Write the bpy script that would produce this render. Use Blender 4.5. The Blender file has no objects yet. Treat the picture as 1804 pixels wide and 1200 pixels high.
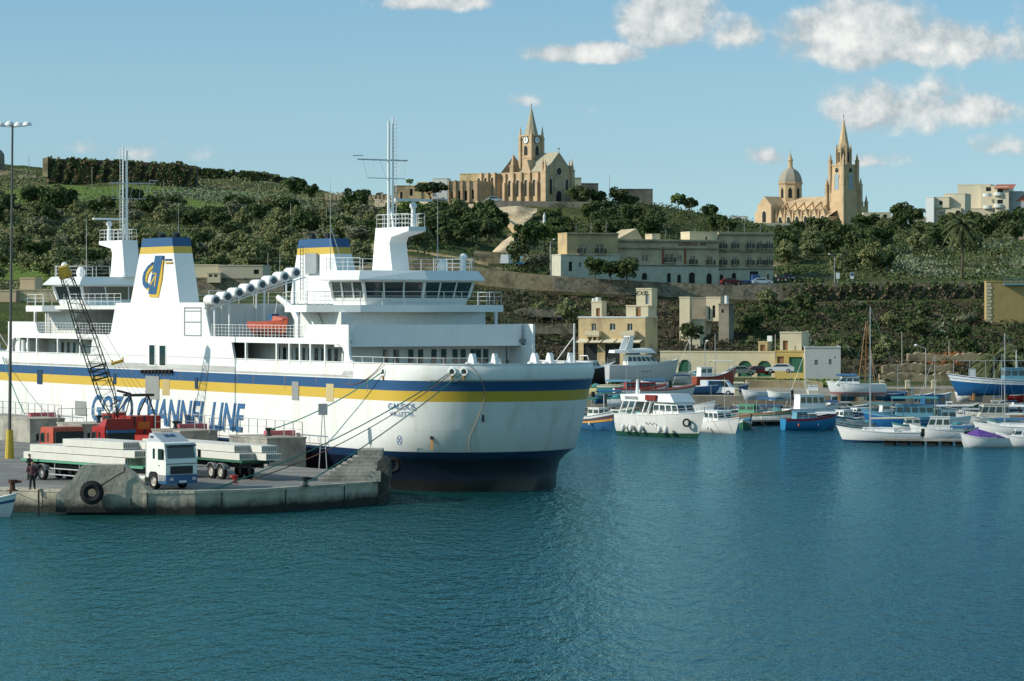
import bpy, math, random
import numpy as np
from mathutils import Vector, Matrix

rnd = random.Random(7)
F = 5262.0; H = 13.0; CX = 902.0; CY = 544.0       # lens in photo pixels, eye height, centre column, horizon row
sc = bpy.context.scene
col = sc.collection
R = math.radians
# ---------------- camera
cam = bpy.data.cameras.new("camera"); camo = bpy.data.objects.new("camera", cam); col.objects.link(camo)
camo.location = (0, 0, H); camo.rotation_euler = (R(90), 0, 0)
cam.sensor_width = 36; cam.lens = 36 * F / 1804; cam.shift_y = -(600 - CY) / 1804
cam.clip_start = 1; cam.clip_end = 30000
sc.camera = camo
# ---------------- light
SUN_EL, SUN_AZ = R(30), R(12)           # azimuth: angle behind pure left, towards the viewer
sd = Vector((-math.cos(SUN_AZ) * math.cos(SUN_EL), -math.sin(SUN_AZ) * math.cos(SUN_EL), math.sin(SUN_EL)))
sun = bpy.data.lights.new("sun", 'SUN'); sun.energy = 4.2; sun.angle = R(0.53); sun.color = (1, .93, .8)
suno = bpy.data.objects.new("sun", sun); col.objects.link(suno)
suno.rotation_euler = sd.to_track_quat('Z', 'Y').to_euler()
w = bpy.data.worlds.new("World"); sc.world = w; w.use_nodes = True
nt = w.node_tree; nt.nodes.clear()
def nd(t, typ, **k):
    n = t.nodes.new(typ)
    for a, b in k.items(): setattr(n, a, b)
    return n
out = nd(nt, 'ShaderNodeOutputWorld'); bg = nd(nt, 'ShaderNodeBackground'); sky = nd(nt, 'ShaderNodeTexSky')
sky.sky_type = 'NISHITA'; sky.sun_disc = False; sky.sun_elevation = SUN_EL
sky.sun_rotation = math.atan2(sd.x, sd.y)
sky.air_density = 1.2; sky.dust_density = .3; sky.ozone_density = 2.5; sky.altitude = 0
bg.inputs[1].default_value = .105
def math_(t, op, a, b=None, c=None):
    n = nd(t, 'ShaderNodeMath', operation=op)
    for i, v in enumerate((a, b, c)):
        if v is None: continue
        if isinstance(v, (int, float)): n.inputs[i].default_value = v
        else: t.links.new(v, n.inputs[i])
    return n.outputs[0]
def mixc(t, fac, a, b, mode='MIX'):
    n = nd(t, 'ShaderNodeMix', data_type='RGBA', blend_type=mode)
    for i, v in ((0, fac), (6, a), (7, b)):
        if isinstance(v, (int, float)): n.inputs[i].default_value = v
        elif isinstance(v, tuple): n.inputs[i].default_value = (*v[:3], 1)
        else: t.links.new(v, n.inputs[i])
    return n.outputs[2]
tc = nd(nt, 'ShaderNodeTexCoord'); sep = nd(nt, 'ShaderNodeSeparateXYZ'); nt.links.new(tc.outputs['Generated'], sep.inputs[0])
az = math_(nt, 'DIVIDE', sep.outputs[0], math_(nt, 'MAXIMUM', sep.outputs[1], .05))
el = math_(nt, 'DIVIDE', sep.outputs[2], math_(nt, 'MAXIMUM', sep.outputs[1], .05))
cmb = nd(nt, 'ShaderNodeCombineXYZ'); nt.links.new(az, cmb.inputs[0]); nt.links.new(el, cmb.inputs[1])
nz = nd(nt, 'ShaderNodeTexNoise'); nz.inputs['Scale'].default_value = 42; nz.inputs['Detail'].default_value = 7; nz.inputs['Roughness'].default_value = .62
nt.links.new(cmb.outputs[0], nz.inputs[0])
nz2 = nd(nt, 'ShaderNodeTexNoise'); nz2.inputs['Scale'].default_value = 90; nz2.inputs['Detail'].default_value = 4
nt.links.new(cmb.outputs[0], nz2.inputs[0])
# clouds: soft ellipses in azimuth / elevation tangents
CL = [(1520, 75, 118, 62, 1.05), (1640, 88, 150, 40, .9), (1455, 62, 60, 42, .9), (1180, 45, 78, 58, .98), (1030, 97, 95, 19, .85), (1280, 68, 55, 30, .55),
      (1585, 195, 125, 50, .62), (1700, 200, 80, 30, .6), (775, 6, 100, 20, .7), (255, 272, 85, 24, .4), (915, 178, 40, 13, .3), (1025, 192, 42, 12, .16),
      (1355, 278, 42, 17, .42), (1530, 285, 60, 17, .4), (1755, 262, 45, 20, .25), (1790, 100, 70, 60, .42), (150, 262, 60, 14, .22)]
tot = None
for (cx, cy, rx, ry, s) in CL:
    dx = math_(nt, 'DIVIDE', math_(nt, 'SUBTRACT', az, (cx - CX) / F), rx / F * 1.5)
    dy = math_(nt, 'DIVIDE', math_(nt, 'SUBTRACT', el, (CY - cy) / F), ry / F * 1.75)
    dyn = math_(nt, 'MULTIPLY', math_(nt, 'MINIMUM', dy, 0), 1.7)
    dy2 = math_(nt, 'ADD', math_(nt, 'MAXIMUM', dy, 0), dyn)
    d = math_(nt, 'SQRT', math_(nt, 'ADD', math_(nt, 'MULTIPLY', dx, dx), math_(nt, 'MULTIPLY', dy2, dy2)))
    v = math_(nt, 'MULTIPLY', math_(nt, 'SUBTRACT', 1.0, d), s)
    tot = v if tot is None else math_(nt, 'MAXIMUM', tot, v)
nn = math_(nt, 'MULTIPLY', math_(nt, 'SUBTRACT', nz.outputs[0], .5), 1.35)
body = math_(nt, 'ADD', tot, nn)
mr = nd(nt, 'ShaderNodeMapRange'); mr.interpolation_type = 'SMOOTHSTEP'
nt.links.new(math_(nt, 'MULTIPLY', body, math_(nt, 'MINIMUM', math_(nt, 'MAXIMUM', math_(nt, 'MULTIPLY', math_(nt, 'ADD', tot, .12), 5), 0), 1)), mr.inputs[0])
mr.inputs[1].default_value = .07; mr.inputs[2].default_value = .42
alpha = mr.outputs[0]
nz3 = nd(nt, 'ShaderNodeTexNoise'); nz3.inputs['Scale'].default_value = 42; nz3.inputs['Detail'].default_value = 7; nz3.inputs['Roughness'].default_value = .62
mpc = nd(nt, 'ShaderNodeMapping'); mpc.inputs['Location'].default_value = (-.0035, .003, 0); nt.links.new(cmb.outputs[0], mpc.inputs[0]); nt.links.new(mpc.outputs[0], nz3.inputs[0])
sh = math_(nt, 'ADD', math_(nt, 'ADD', math_(nt, 'MULTIPLY', body, .42), math_(nt, 'MULTIPLY', nz2.outputs[0], .3)), math_(nt, 'MULTIPLY', math_(nt, 'SUBTRACT', nz.outputs[0], nz3.outputs[0]), 1.6))
mr2 = nd(nt, 'ShaderNodeMapRange'); nt.links.new(sh, mr2.inputs[0]); mr2.inputs[1].default_value = .15; mr2.inputs[2].default_value = .62
cc = mixc(nt, mr2.outputs[0], (4.5, 5.1, 5.4), (8.9, 8.9, 8.5))
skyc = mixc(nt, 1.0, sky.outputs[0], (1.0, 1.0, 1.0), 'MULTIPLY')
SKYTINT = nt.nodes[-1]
elr = nd(nt, 'ShaderNodeMapRange'); nt.links.new(el, elr.inputs[0]); elr.inputs[1].default_value = 0; elr.inputs[2].default_value = .11
rmp = nd(nt, 'ShaderNodeValToRGB'); nt.links.new(elr.outputs[0], rmp.inputs[0])
cr_ = rmp.color_ramp; cr_.elements[0].position = 0; cr_.elements[0].color = (.34, .60, 1.0, 1); cr_.elements[1].position = 1; cr_.elements[1].color = (.31, .44, .57, 1)
for p_, c_ in ((.45, (.325, .47, .70, 1)), (.7, (.33, .46, .62, 1))): e_ = cr_.elements.new(p_); e_.color = c_
# sky above the frame and behind the camera brightened as added fill light
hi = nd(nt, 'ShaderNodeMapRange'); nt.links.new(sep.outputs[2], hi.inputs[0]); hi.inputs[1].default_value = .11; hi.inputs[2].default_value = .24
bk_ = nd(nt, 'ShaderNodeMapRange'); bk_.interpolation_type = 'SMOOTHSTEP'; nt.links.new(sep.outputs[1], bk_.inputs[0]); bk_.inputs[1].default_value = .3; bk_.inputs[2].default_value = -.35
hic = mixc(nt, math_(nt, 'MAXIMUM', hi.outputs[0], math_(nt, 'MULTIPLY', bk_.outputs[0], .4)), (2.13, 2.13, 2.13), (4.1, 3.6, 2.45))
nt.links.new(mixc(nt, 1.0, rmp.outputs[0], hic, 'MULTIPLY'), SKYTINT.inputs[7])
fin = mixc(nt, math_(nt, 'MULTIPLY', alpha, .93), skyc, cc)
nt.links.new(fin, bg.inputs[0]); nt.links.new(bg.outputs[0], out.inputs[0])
sc.view_settings.view_transform = 'Standard'; sc.view_settings.look = 'None'; sc.view_settings.gamma = 1; sc.view_settings.exposure = 0
sc.cycles.max_bounces = 6; sc.cycles.caustics_reflective = False; sc.cycles.caustics_refractive = False

# ---------------- helpers
def P(px, py, Y):                       # point seen at a photo pixel at depth Y
    return Vector(((px - CX) / F * Y, Y, H - (py - CY) / F * Y))
def G(px, py, z=0.0):                   # point of the level z seen at a photo pixel
    return P(px, py, (H - z) * F / (py - CY))
MATS = {}
def mat(name, c, rough=.6, var=.12, scale=1.5, metal=0, bump=0, c2=None, streak=0, spec=.3, c2amt=.5, obj=False):
    if name in MATS: return MATS[name]
    m = bpy.data.materials.new(name); m.use_nodes = True; t = m.node_tree; p = t.nodes['Principled BSDF']
    p.inputs['Roughness'].default_value = rough; p.inputs['Metallic'].default_value = metal; p.inputs['Specular IOR Level'].default_value = spec
    tcn = nd(t, 'ShaderNodeTexCoord'); n = nd(t, 'ShaderNodeTexNoise'); n.inputs['Scale'].default_value = scale; n.inputs['Detail'].default_value = 5
    mp = nd(t, 'ShaderNodeMapping'); t.links.new(tcn.outputs['Object'], mp.inputs[0])
    t.links.new(mp.outputs[0], n.inputs[0])
    fac = math_(t, 'MULTIPLY_ADD', n.outputs[0], 2 * var * 2, 1 - 2 * var)
    cv = mixc(t, 1.0, tuple(c), (1, 1, 1), 'MULTIPLY'); mn = t.nodes[-1]
    cb = nd(t, 'ShaderNodeCombineColor')
    for i in range(3): t.links.new(fac, cb.inputs[i])
    t.links.new(cb.outputs[0], mn.inputs[7])
    if c2:
        n2 = nd(t, 'ShaderNodeTexNoise'); n2.inputs['Scale'].default_value = scale * .37; n2.inputs['Detail'].default_value = 6; n2.inputs['Roughness'].default_value = .6
        t.links.new(mp.outputs[0], n2.inputs[0])
        r = nd(t, 'ShaderNodeMapRange'); t.links.new(n2.outputs[0], r.inputs[0]); r.inputs[1].default_value = .62 - c2amt * .3; r.inputs[2].default_value = .78 - c2amt * .3
        cv = mixc(t, r.outputs[0], cv, tuple(c2))
    if streak:
        mp2 = nd(t, 'ShaderNodeMapping'); mp2.inputs['Scale'].default_value = (2.2, 2.2, .22); t.links.new(tcn.outputs['Object'], mp2.inputs[0])
        n3 = nd(t, 'ShaderNodeTexNoise'); n3.inputs['Scale'].default_value = 1.6; n3.inputs['Detail'].default_value = 6; t.links.new(mp2.outputs[0], n3.inputs[0])
        r = nd(t, 'ShaderNodeMapRange'); t.links.new(n3.outputs[0], r.inputs[0]); r.inputs[1].default_value = .52; r.inputs[2].default_value = .8; r.inputs[4].default_value = streak
        cv = mixc(t, r.outputs[0], cv, tuple(x * .55 for x in c[:1]) + tuple(x * .48 for x in c[1:3]))
    t.links.new(cv, p.inputs['Base Color'])
    if bump:
        b = nd(t, 'ShaderNodeBump'); b.inputs['Strength'].default_value = bump; b.inputs['Distance'].default_value = .08
        n4 = nd(t, 'ShaderNodeTexNoise'); n4.inputs['Scale'].default_value = scale * 4; n4.inputs['Detail'].default_value = 4; t.links.new(tcn.outputs['Object'], n4.inputs[0])
        t.links.new(n4.outputs[0], b.inputs['Height']); t.links.new(b.outputs[0], p.inputs['Normal'])
    MATS[name] = m
    return m
WHITE = mat('white paint', (.80, .80, .78), .35, .03, .5, streak=.12)
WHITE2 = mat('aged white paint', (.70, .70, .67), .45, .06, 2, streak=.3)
NAVY = mat('navy paint', (.03, .10, .22), .4, .08, 2)
YEL = mat('mustard paint', (.62, .40, .05), .45, .06, 2)
GLASS = mat('tinted glass', (.012, .03, .03), .05, .1, 1, spec=.8)
BLACKG = mat('dark opening', (.012, .014, .015), .5, .2, 1)
GREYM = mat('grey metal', (.30, .32, .33), .45, .1, 2)
DARK = mat('black metal', (.02, .022, .024), .5, .2, 3)
STEEL = mat('galvanised steel', (.45, .46, .46), .4, .08, 3, metal=.3)
RUST = mat('rusty iron', (.10, .045, .025), .8, .25, 4)
DECK = mat('grey deck', (.22, .24, .24), .7, .12, 1)
TYRE = mat('black rubber', (.016, .016, .017), .85, .2, 5)
RED = mat('red paint', (.36, .025, .02), .4, .12, 2)
ORANGE = mat('orange red paint', (.46, .09, .05), .45, .1, 2)
GREEN = mat('green paint', (.03, .12, .07), .5, .12, 2)
LGREEN = mat('light green paint', (.10, .30, .18), .5, .12, 2)
BLUE = mat('blue paint', (.035, .12, .26), .4, .1, 2)
LBLUE = mat('light blue paint', (.12, .29, .38), .45, .1, 2)
TEAL = mat('teal paint', (.05, .22, .23), .45, .12, 2)
CREAM = mat('cream canvas', (.62, .56, .42), .7, .08, 2)
WOOD = mat('varnished wood', (.28, .14, .06), .5, .2, 3)
PURPLE = mat('purple canvas', (.13, .06, .28), .7, .1, 2)
CONC = mat('pale concrete', (.36, .34, .29), .85, .16, 1.2, bump=.5, c2=(.20, .19, .17), c2amt=.5)
PINK = mat('faded pink fender panel', (.42, .12, .14), .7, .15, 2, streak=.5)
ROPEG = mat('green rope', (.05, .20, .15), .8, .15, 4)
ROPEB = mat('brown rope', (.16, .08, .05), .8, .15, 4)

class MB:
    def __init__(s, M=None): s.v = []; s.f = []; s.M = M
    def add(s, vs, fs):
        n = len(s.v)
        s.v += [tuple(s.M @ Vector(v)) if s.M else tuple(v) for v in vs]
        s.f += [tuple(i + n for i in f) for f in fs]; return s
    def box(s, x0, x1, y0, y1, z0, z1):
        return s.add([(x0, y0, z0), (x1, y0, z0), (x1, y1, z0), (x0, y1, z0), (x0, y0, z1), (x1, y0, z1), (x1, y1, z1), (x0, y1, z1)],
                     [(0, 3, 2, 1), (4, 5, 6, 7), (0, 1, 5, 4), (1, 2, 6, 5), (2, 3, 7, 6), (3, 0, 4, 7)])
    def prism(s, pts, z0, z1, pts1=None):       # plan polygon, extruded upwards (optionally to another polygon)
        n = len(pts); p1 = pts1 or pts
        return s.add([(x, y, z0) for x, y in pts] + [(x, y, z1) for x, y in p1],
                     [tuple(range(n))[::-1], tuple(range(n, 2 * n))] + [(i, (i + 1) % n, n + (i + 1) % n, n + i) for i in range(n)])
    def plate(s, pts, y0, y1):                   # (x,z) polygon extruded in y
        n = len(pts)
        return s.add([(x, y0, z) for x, z in pts] + [(x, y1, z) for x, z in pts],
                     [tuple(range(n)), tuple(range(n, 2 * n))[::-1]] + [(i, n + i, n + (i + 1) % n, (i + 1) % n) for i in range(n)])
    def tube(s, p, q, r, r2=None, n=6, cap=True):
        p = Vector(p); q = Vector(q); d = (q - p)
        if d.length < 1e-6: return s
        d.normalize(); a = d.orthogonal().normalized(); b = d.cross(a); r2 = r if r2 is None else r2
        vs = [p + (a * math.cos(t) + b * math.sin(t)) * r for t in [2 * math.pi * i / n for i in range(n)]] + \
             [q + (a * math.cos(t) + b * math.sin(t)) * r2 for t in [2 * math.pi * i / n for i in range(n)]]
        fs = [(i, (i + 1) % n, n + (i + 1) % n, n + i) for i in range(n)]
        if cap: fs += [tuple(range(n))[::-1], tuple(range(n, 2 * n))]
        return s.add(vs, fs)
    def path(s, pts, r, n=5):
        for a, b in zip(pts[:-1], pts[1:]): s.tube(a, b, r, n=n)
        return s
    def loft(s, rings, closed=True, cap=True):
        n = len(rings[0]); vs = [v for r in rings for v in r]; fs = []
        for k in range(len(rings) - 1):
            for i in range(n if closed else n - 1):
                j = (i + 1) % n; fs.append((k * n + i, k * n + j, (k + 1) * n + j, (k + 1) * n + i))
        if cap and closed: fs += [tuple(range(n))[::-1], tuple(range((len(rings) - 1) * n, len(rings) * n))]
        return s.add(vs, fs)
    def ball(s, c, r, nu=8, nv=6, sz=1, z0=-1.0):
        c = Vector(c); rings = []
        a0 = math.asin(z0)
        for k in range(nv + 1):
            a = a0 + (math.pi / 2 - a0) * k / nv
            rr = max(r * math.cos(a), .002)
            rings.append([(c.x + rr * math.cos(2 * math.pi * i / nu), c.y + rr * math.sin(2 * math.pi * i / nu), c.z + r * sz * math.sin(a)) for i in range(nu)])
        return s.loft(rings)
    def torus(s, c, R_, r, axis=(0, 1, 0), n=20, m=8):
        c = Vector(c); ax = Vector(axis).normalized(); a = ax.orthogonal().normalized(); b = ax.cross(a); rings = []
        for i in range(n + 1):
            t = 2 * math.pi * i / n; d = a * math.cos(t) + b * math.sin(t)
            rings.append([c + d * (R_ + r * math.cos(u)) + ax * r * math.sin(u) for u in [2 * math.pi * k / m for k in range(m)]])
        return s.loft(rings, cap=False)
    def disc(s, c, r, axis, n=16):
        c = Vector(c); ax = Vector(axis).normalized(); a = ax.orthogonal().normalized(); b = ax.cross(a)
        return s.add([c + (a * math.cos(2 * math.pi * i / n) + b * math.sin(2 * math.pi * i / n)) * r for i in range(n)], [tuple(range(n))])
    def build(s, name, m, parent=None, smooth=False, M=None):
        me = bpy.data.meshes.new(name); me.from_pydata(s.v, [], s.f); me.materials.append(m)
        if smooth:
            me.shade_smooth()
            me.set_sharp_from_angle(angle=R(40))
        me.update()
        o = bpy.data.objects.new(name, me); col.objects.link(o)
        if parent: o.parent = parent
        return o
def empty(name, loc=(0, 0, 0), rz=0):
    o = bpy.data.objects.new(name, None); col.objects.link(o); o.location = loc; o.rotation_euler = (0, 0, rz); o.empty_display_size = .5
    return o
def tag(o, label=None, cat=None, group=None, kind=None):
    if label: o['label'] = label
    if cat: o['category'] = cat
    if group: o['group'] = group
    if kind: o['kind'] = kind
    return o
def thing(name, label, cat, loc=(0, 0, 0), rz=0, group=None): return tag(empty(name, loc, rz), label, cat, group)
KIDS = {}
def copy_tree(o, parent=None):
    c = o.copy(); col.objects.link(c)
    if parent: c.parent = parent
    for ch in list(o.children): copy_tree(ch, c)
    return c
def rail(mb, pts, h=1.0, bars=3, step=1.4, r=.028, closed=False):
    pts = [Vector(p) for p in pts]
    if closed: pts = pts + [pts[0]]
    up = Vector((0, 0, 1))
    for a, b in zip(pts[:-1], pts[1:]):
        L = (b - a).length; n = max(1, round(L / step))
        for i in range(n + 1):
            q = a.lerp(b, i / n); mb.tube(q, q + up * h, r * 1.15, n=4, cap=False)
        for k in range(bars):
            z = h * (k + 1) / bars; mb.tube(a + up * z, b + up * z, r if k == bars - 1 else r * .7, n=4, cap=False)
    return mb
def text_mesh(name, s, size, m, M, parent=None, shear=0, bold=0, sx=1.0, ext=.012):
    cu = bpy.data.curves.new(name, 'FONT'); cu.body = s; cu.size = size; cu.shear = shear; cu.offset = bold; cu.extrude = ext
    cu.resolution_u = 3; cu.align_x = 'CENTER'; cu.align_y = 'CENTER'
    t = bpy.data.objects.new('tmp', cu); col.objects.link(t)
    dg = bpy.context.evaluated_depsgraph_get(); me = bpy.data.meshes.new_from_object(t.evaluated_get(dg))
    bpy.data.objects.remove(t); bpy.data.curves.remove(cu)
    me.transform(M @ Matrix.Diagonal((sx, 1, 1, 1))); me.name = name
    me.materials.clear(); me.materials.append(m)
    o = bpy.data.objects.new(name, me); col.objects.link(o)
    if parent: o.parent = parent
    return o

# ---------------- water
wm = bpy.data.materials.new('sea water'); wm.use_nodes = True; t = wm.node_tree; p = t.nodes['Principled BSDF']
p.inputs['Roughness'].default_value = .05; p.inputs['IOR'].default_value = 1.75; p.inputs['Specular Tint'].default_value = (.42, .86, 1.0, 1)
tcn = nd(t, 'ShaderNodeTexCoord')
def wn(scale, sx, sy, det, dis):
    mp = nd(t, 'ShaderNodeMapping'); mp.inputs['Scale'].default_value = (sx, sy, 1); mp.inputs['Rotation'].default_value = (0, 0, R(dis)); t.links.new(tcn.outputs['Object'], mp.inputs[0])
    n = nd(t, 'ShaderNodeTexNoise'); n.inputs['Scale'].default_value = scale; n.inputs['Detail'].default_value = det; n.inputs['Roughness'].default_value = .62
    t.links.new(mp.outputs[0], n.inputs[0]); return n.outputs[0]
big = wn(.035, 1, 1, 3, 10)
wcol = mixc(t, big, (.002, .024, .038), (.003, .034, .046))
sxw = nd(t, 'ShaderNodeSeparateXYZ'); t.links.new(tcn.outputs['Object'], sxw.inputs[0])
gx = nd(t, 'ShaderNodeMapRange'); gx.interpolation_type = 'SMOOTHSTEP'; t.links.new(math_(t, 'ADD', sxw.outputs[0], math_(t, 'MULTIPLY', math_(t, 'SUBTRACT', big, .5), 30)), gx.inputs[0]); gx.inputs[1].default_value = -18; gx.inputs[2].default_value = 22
wcol = mixc(t, gx.outputs[0], (.008, .062, .058), wcol)          # greener turbid water towards the quay; hull's pale reflection put into the colour
h1 = wn(1.0, 1.5, .5, 4, 12); h2 = wn(3.5, 1.4, .55, 2, -16); h3 = wn(.3, 1.2, .5, 3, 8)
hh = math_(t, 'ADD', math_(t, 'ADD', math_(t, 'MULTIPLY', h1, .52), math_(t, 'MULTIPLY', h2, .12)), math_(t, 'MULTIPLY', h3, .55))
bp = nd(t, 'ShaderNodeBump'); bp.inputs['Strength'].default_value = 1; bp.inputs['Distance'].default_value = 1.5; t.links.new(hh, bp.inputs['Height'])
dif = nd(t, 'ShaderNodeBsdfDiffuse'); glo = nd(t, 'ShaderNodeBsdfGlossy'); fr = nd(t, 'ShaderNodeFresnel'); mxs = nd(t, 'ShaderNodeMixShader')
fr.inputs[0].default_value = 2.0; glo.inputs['Roughness'].default_value = .06; glo.inputs['Color'].default_value = (.46, .86, .98, 1)
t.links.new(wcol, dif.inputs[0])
for n_ in (fr, glo): t.links.new(bp.outputs[0], n_.inputs['Normal'])
t.links.new(fr.outputs[0], mxs.inputs[0]); t.links.new(dif.outputs[0], mxs.inputs[1]); t.links.new(glo.outputs[0], mxs.inputs[2]); t.nodes.remove(p)
t.links.new(mxs.outputs[0], next(n_ for n_ in t.nodes if n_.type == 'OUTPUT_MATERIAL').inputs[0])
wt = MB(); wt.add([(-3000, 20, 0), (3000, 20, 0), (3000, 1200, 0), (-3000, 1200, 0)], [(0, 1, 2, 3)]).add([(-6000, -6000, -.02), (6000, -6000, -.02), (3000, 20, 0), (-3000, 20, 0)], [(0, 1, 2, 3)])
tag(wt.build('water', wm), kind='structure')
# ---------------- ferry (local x forward to the bow, y to port, near side is y=-8)
TH = R(58.3)
fa = (math.cos(TH), -math.sin(TH)); fb = (math.sin(TH), math.cos(TH))
FO = (-8.1 - 32.1 * fa[0] + 8 * fb[0], 211.0 - 32.1 * fa[1] + 8 * fb[1])
ferry = thing('ferry', 'large white double-ended car ferry with navy and yellow stripes moored behind the quay', 'ferry', (FO[0], FO[1], 0), -TH)
def S(px, py, y):                       # photo pixel -> (x, z) on the ship's lengthwise plane y
    k = (px - CX) / F; ox = FO[0] + y * fb[0]; oy = FO[1] + y * fb[1]
    u = (k * oy - ox) / (fa[0] - k * fa[1]); Y = oy + u * fa[1]
    return (u, H - (py - CY) * Y / F)
def SW(u, y, z): return Vector((FO[0] + u * fa[0] + y * fb[0], FO[1] + u * fa[1] + y * fb[1], z))
UC = -7.5
# hull levels: z, bow ellipse start, length, half breadth
LV = [(-2, 26.5, 7.2, 6.4), (0, 27.1, 8, 6.8), (1, 26.93, 8, 7.0), (1.9, 27.06, 8, 7.25), (2.35, 27.6, 7.8, 7.5), (2.85, 28.71, 7.2, 7.86), (4.8, 29.69, 7.0, 8), (6.45, 30.4, 6.85, 8), (7.2, 30.7, 6.8, 8), (7.95, 31.2, 6.6, 8), (8.5, 31.5, 6.5, 8), (9.08, 31.4, 6.45, 7.93)]
NE = 18
def hull_ring(u0, L, b, z):
    r = []
    for i in range(NE + 1):                       # bow half, starboard to port
        t_ = -math.pi / 2 + math.pi * i / NE
        r.append((u0 + L * math.cos(t_), b * math.sin(t_), z))
    for x in (20, 5, UC, -20, -35): r.append((x, b if z > 2.5 else min(8, b + .9), z))
    for i in range(NE + 1):
        t_ = math.pi / 2 + math.pi * i / NE
        r.append((2 * UC - u0 + L * math.cos(t_), b * math.sin(t_), z))
    for x in (-35, -20, UC, 5, 20): r.append((x, -(b if z > 2.5 else min(8, b + .9)), z))
    return r
hm = bpy.data.materials.new('ferry hull paint'); hm.use_nodes = True; t = hm.node_tree; p = t.nodes['Principled BSDF']
tcn = nd(t, 'ShaderNodeTexCoord'); sx_ = nd(t, 'ShaderNodeSeparateXYZ'); t.links.new(tcn.outputs['Object'], sx_.inputs[0])
zz = sx_.outputs[2]
def above(z): return math_(t, 'GREATER_THAN', zz, z)
ns = nd(t, 'ShaderNodeTexNoise'); ns.inputs['Scale'].default_value = .9; ns.inputs['Detail'].default_value = 8; t.links.new(tcn.outputs['Object'], ns.inputs[0])
nr = nd(t, 'ShaderNodeTexNoise'); nr.inputs['Scale'].default_value = .6; nr.inputs['Detail'].default_value = 7
mpp = nd(t, 'ShaderNodeMapping'); mpp.inputs['Scale'].default_value = (1.6, 1.6, .18); t.links.new(tcn.outputs['Object'], mpp.inputs[0]); t.links.new(mpp.outputs[0], nr.inputs[0])
rr = nd(t, 'ShaderNodeMapRange'); t.links.new(nr.outputs[0], rr.inputs[0]); rr.inputs[1].default_value = .53; rr.inputs[2].default_value = .8; rr.inputs[4].default_value = .62
bk = nd(t, 'ShaderNodeTexBrick'); cbk = nd(t, 'ShaderNodeCombineXYZ'); t.links.new(math_(t, 'ADD', sx_.outputs[0], sx_.outputs[1]), cbk.inputs[0]); t.links.new(sx_.outputs[2], cbk.inputs[1]); t.links.new(cbk.outputs[0], bk.inputs[0])
bk.inputs['Scale'].default_value = 1; bk.inputs['Brick Width'].default_value = 4.2; bk.inputs['Row Height'].default_value = 1.45; bk.inputs['Mortar Size'].default_value = .025; bk.inputs['Mortar Smooth'].default_value = .6
bk.inputs['Color1'].default_value = (.80, .80, .77, 1); bk.inputs['Color2'].default_value = (.78, .785, .76, 1); bk.inputs['Mortar'].default_value = (.71, .71, .68, 1)
white = mixc(t, rr.outputs[0], bk.outputs[0], (.55, .50, .38))
boot = mixc(t, ns.outputs[0], (.014, .009, .008), (.006, .006, .007))
c = mixc(t, above(.75), boot, (.003, .007, .018))  # navy darkened here; the flare's shade is put into the paint colour
c = mixc(t, above(2.3), c, (.008, .032, .085))
c = mixc(t, above(2.86), c, white)
c = mixc(t, above(6.45), c, (.60, .40, .055))
c = mixc(t, above(7.2), c, (.025, .085, .20))
c = mixc(t, above(7.93), c, white)
t.links.new(c, p.inputs['Base Color']); p.inputs['Roughness'].default_value = .38; p.inputs['Specular IOR Level'].default_value = .35
# slight dents between the frames
wv = nd(t, 'ShaderNodeTexNoise'); wv.inputs['Scale'].default_value = .8; wv.inputs['Detail'].default_value = 2; t.links.new(tcn.outputs['Object'], wv.inputs[0])
bpn = nd(t, 'ShaderNodeBump'); bpn.inputs['Strength'].default_value = .12; bpn.inputs['Distance'].default_value = .2; t.links.new(wv.outputs[0], bpn.inputs['Height']); t.links.new(bpn.outputs[0], p.inputs['Normal'])
hb = MB(); hb.loft([hull_ring(u0, L, b, z) for z, u0, L, b in LV], cap=False)
hull = hb.build('hull', hm, ferry, smooth=True)
zi = MB(); zi.loft([hull_ring(31.5, 6.3, 7.8, 9.08), hull_ring(31.5, 6.3, 7.8, 8.0)], cap=False); zi.build('bulwark_lining', WHITE, ferry)
MB().prism([(x, y) for x, y, z in hull_ring(31.5, 6.35, 7.85, 8)], 7.9, 8.02).build('main_deck', DECK, ferry)
# bulwark cap rail
MB().loft([hull_ring(31.4, 6.5, 8.0, 9.08), hull_ring(31.4, 6.5, 8.0, 9.14), hull_ring(31.4, 6.2, 7.7, 9.14), hull_ring(31.4, 6.2, 7.7, 9.08)], cap=False).build('cap_rail', WHITE, ferry)
def mx(pts): return [(2 * UC - x, z) for x, z in pts][::-1]
for side, (ya, yb) in enumerate(((-8, -7.82), (7.82, 8))):
    mb = MB()
    mb.plate([(-22.0, 8.0), (6.9, 8.0), (6.6, 8.25), (5.8, 10.38), (-21.0, 10.38), (-21.7, 8.25)], ya, yb)
    mb.plate([(-39.9, 10.38), (24.9, 10.38), (24.9, 10.82), (-39.9, 10.82)], ya, yb)
    mb.plate([(6.9, 8.0), (23.9, 8.0), (23.9, 8.16), (6.85, 8.16)], ya, yb)
    mb.plate(mx([(6.9, 8.0), (23.9, 8.0), (23.9, 8.16), (6.85, 8.16)]), ya, yb)
    ctr = [(-17.4, 10.82), (2.1, 10.82), (1.95, 11.1), (.9, 13.5), (-16.1, 13.5), (-17.1, 11.1)]
    mb.plate(ctr, ya, yb)
    fw = [(17.75, 10.82), (24.9, 10.82), (24.9, 11.84), (18.7, 11.84), (18.3, 11.6), (18.05, 11.0)]
    pil = [(23.7, 8.0), (25.6, 8.0), (25.6, 9.1), (25.15, 9.3), (24.95, 9.7), (24.9, 10.38), (23.5, 10.38), (24.0, 10.15), (24.2, 9.8), (24.1, 8.4)]
    for q in (fw, pil): mb.plate(q, ya, yb); mb.plate(mx(q), ya, yb)
    mb.build('side_wall', WHITE, ferry)
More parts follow.
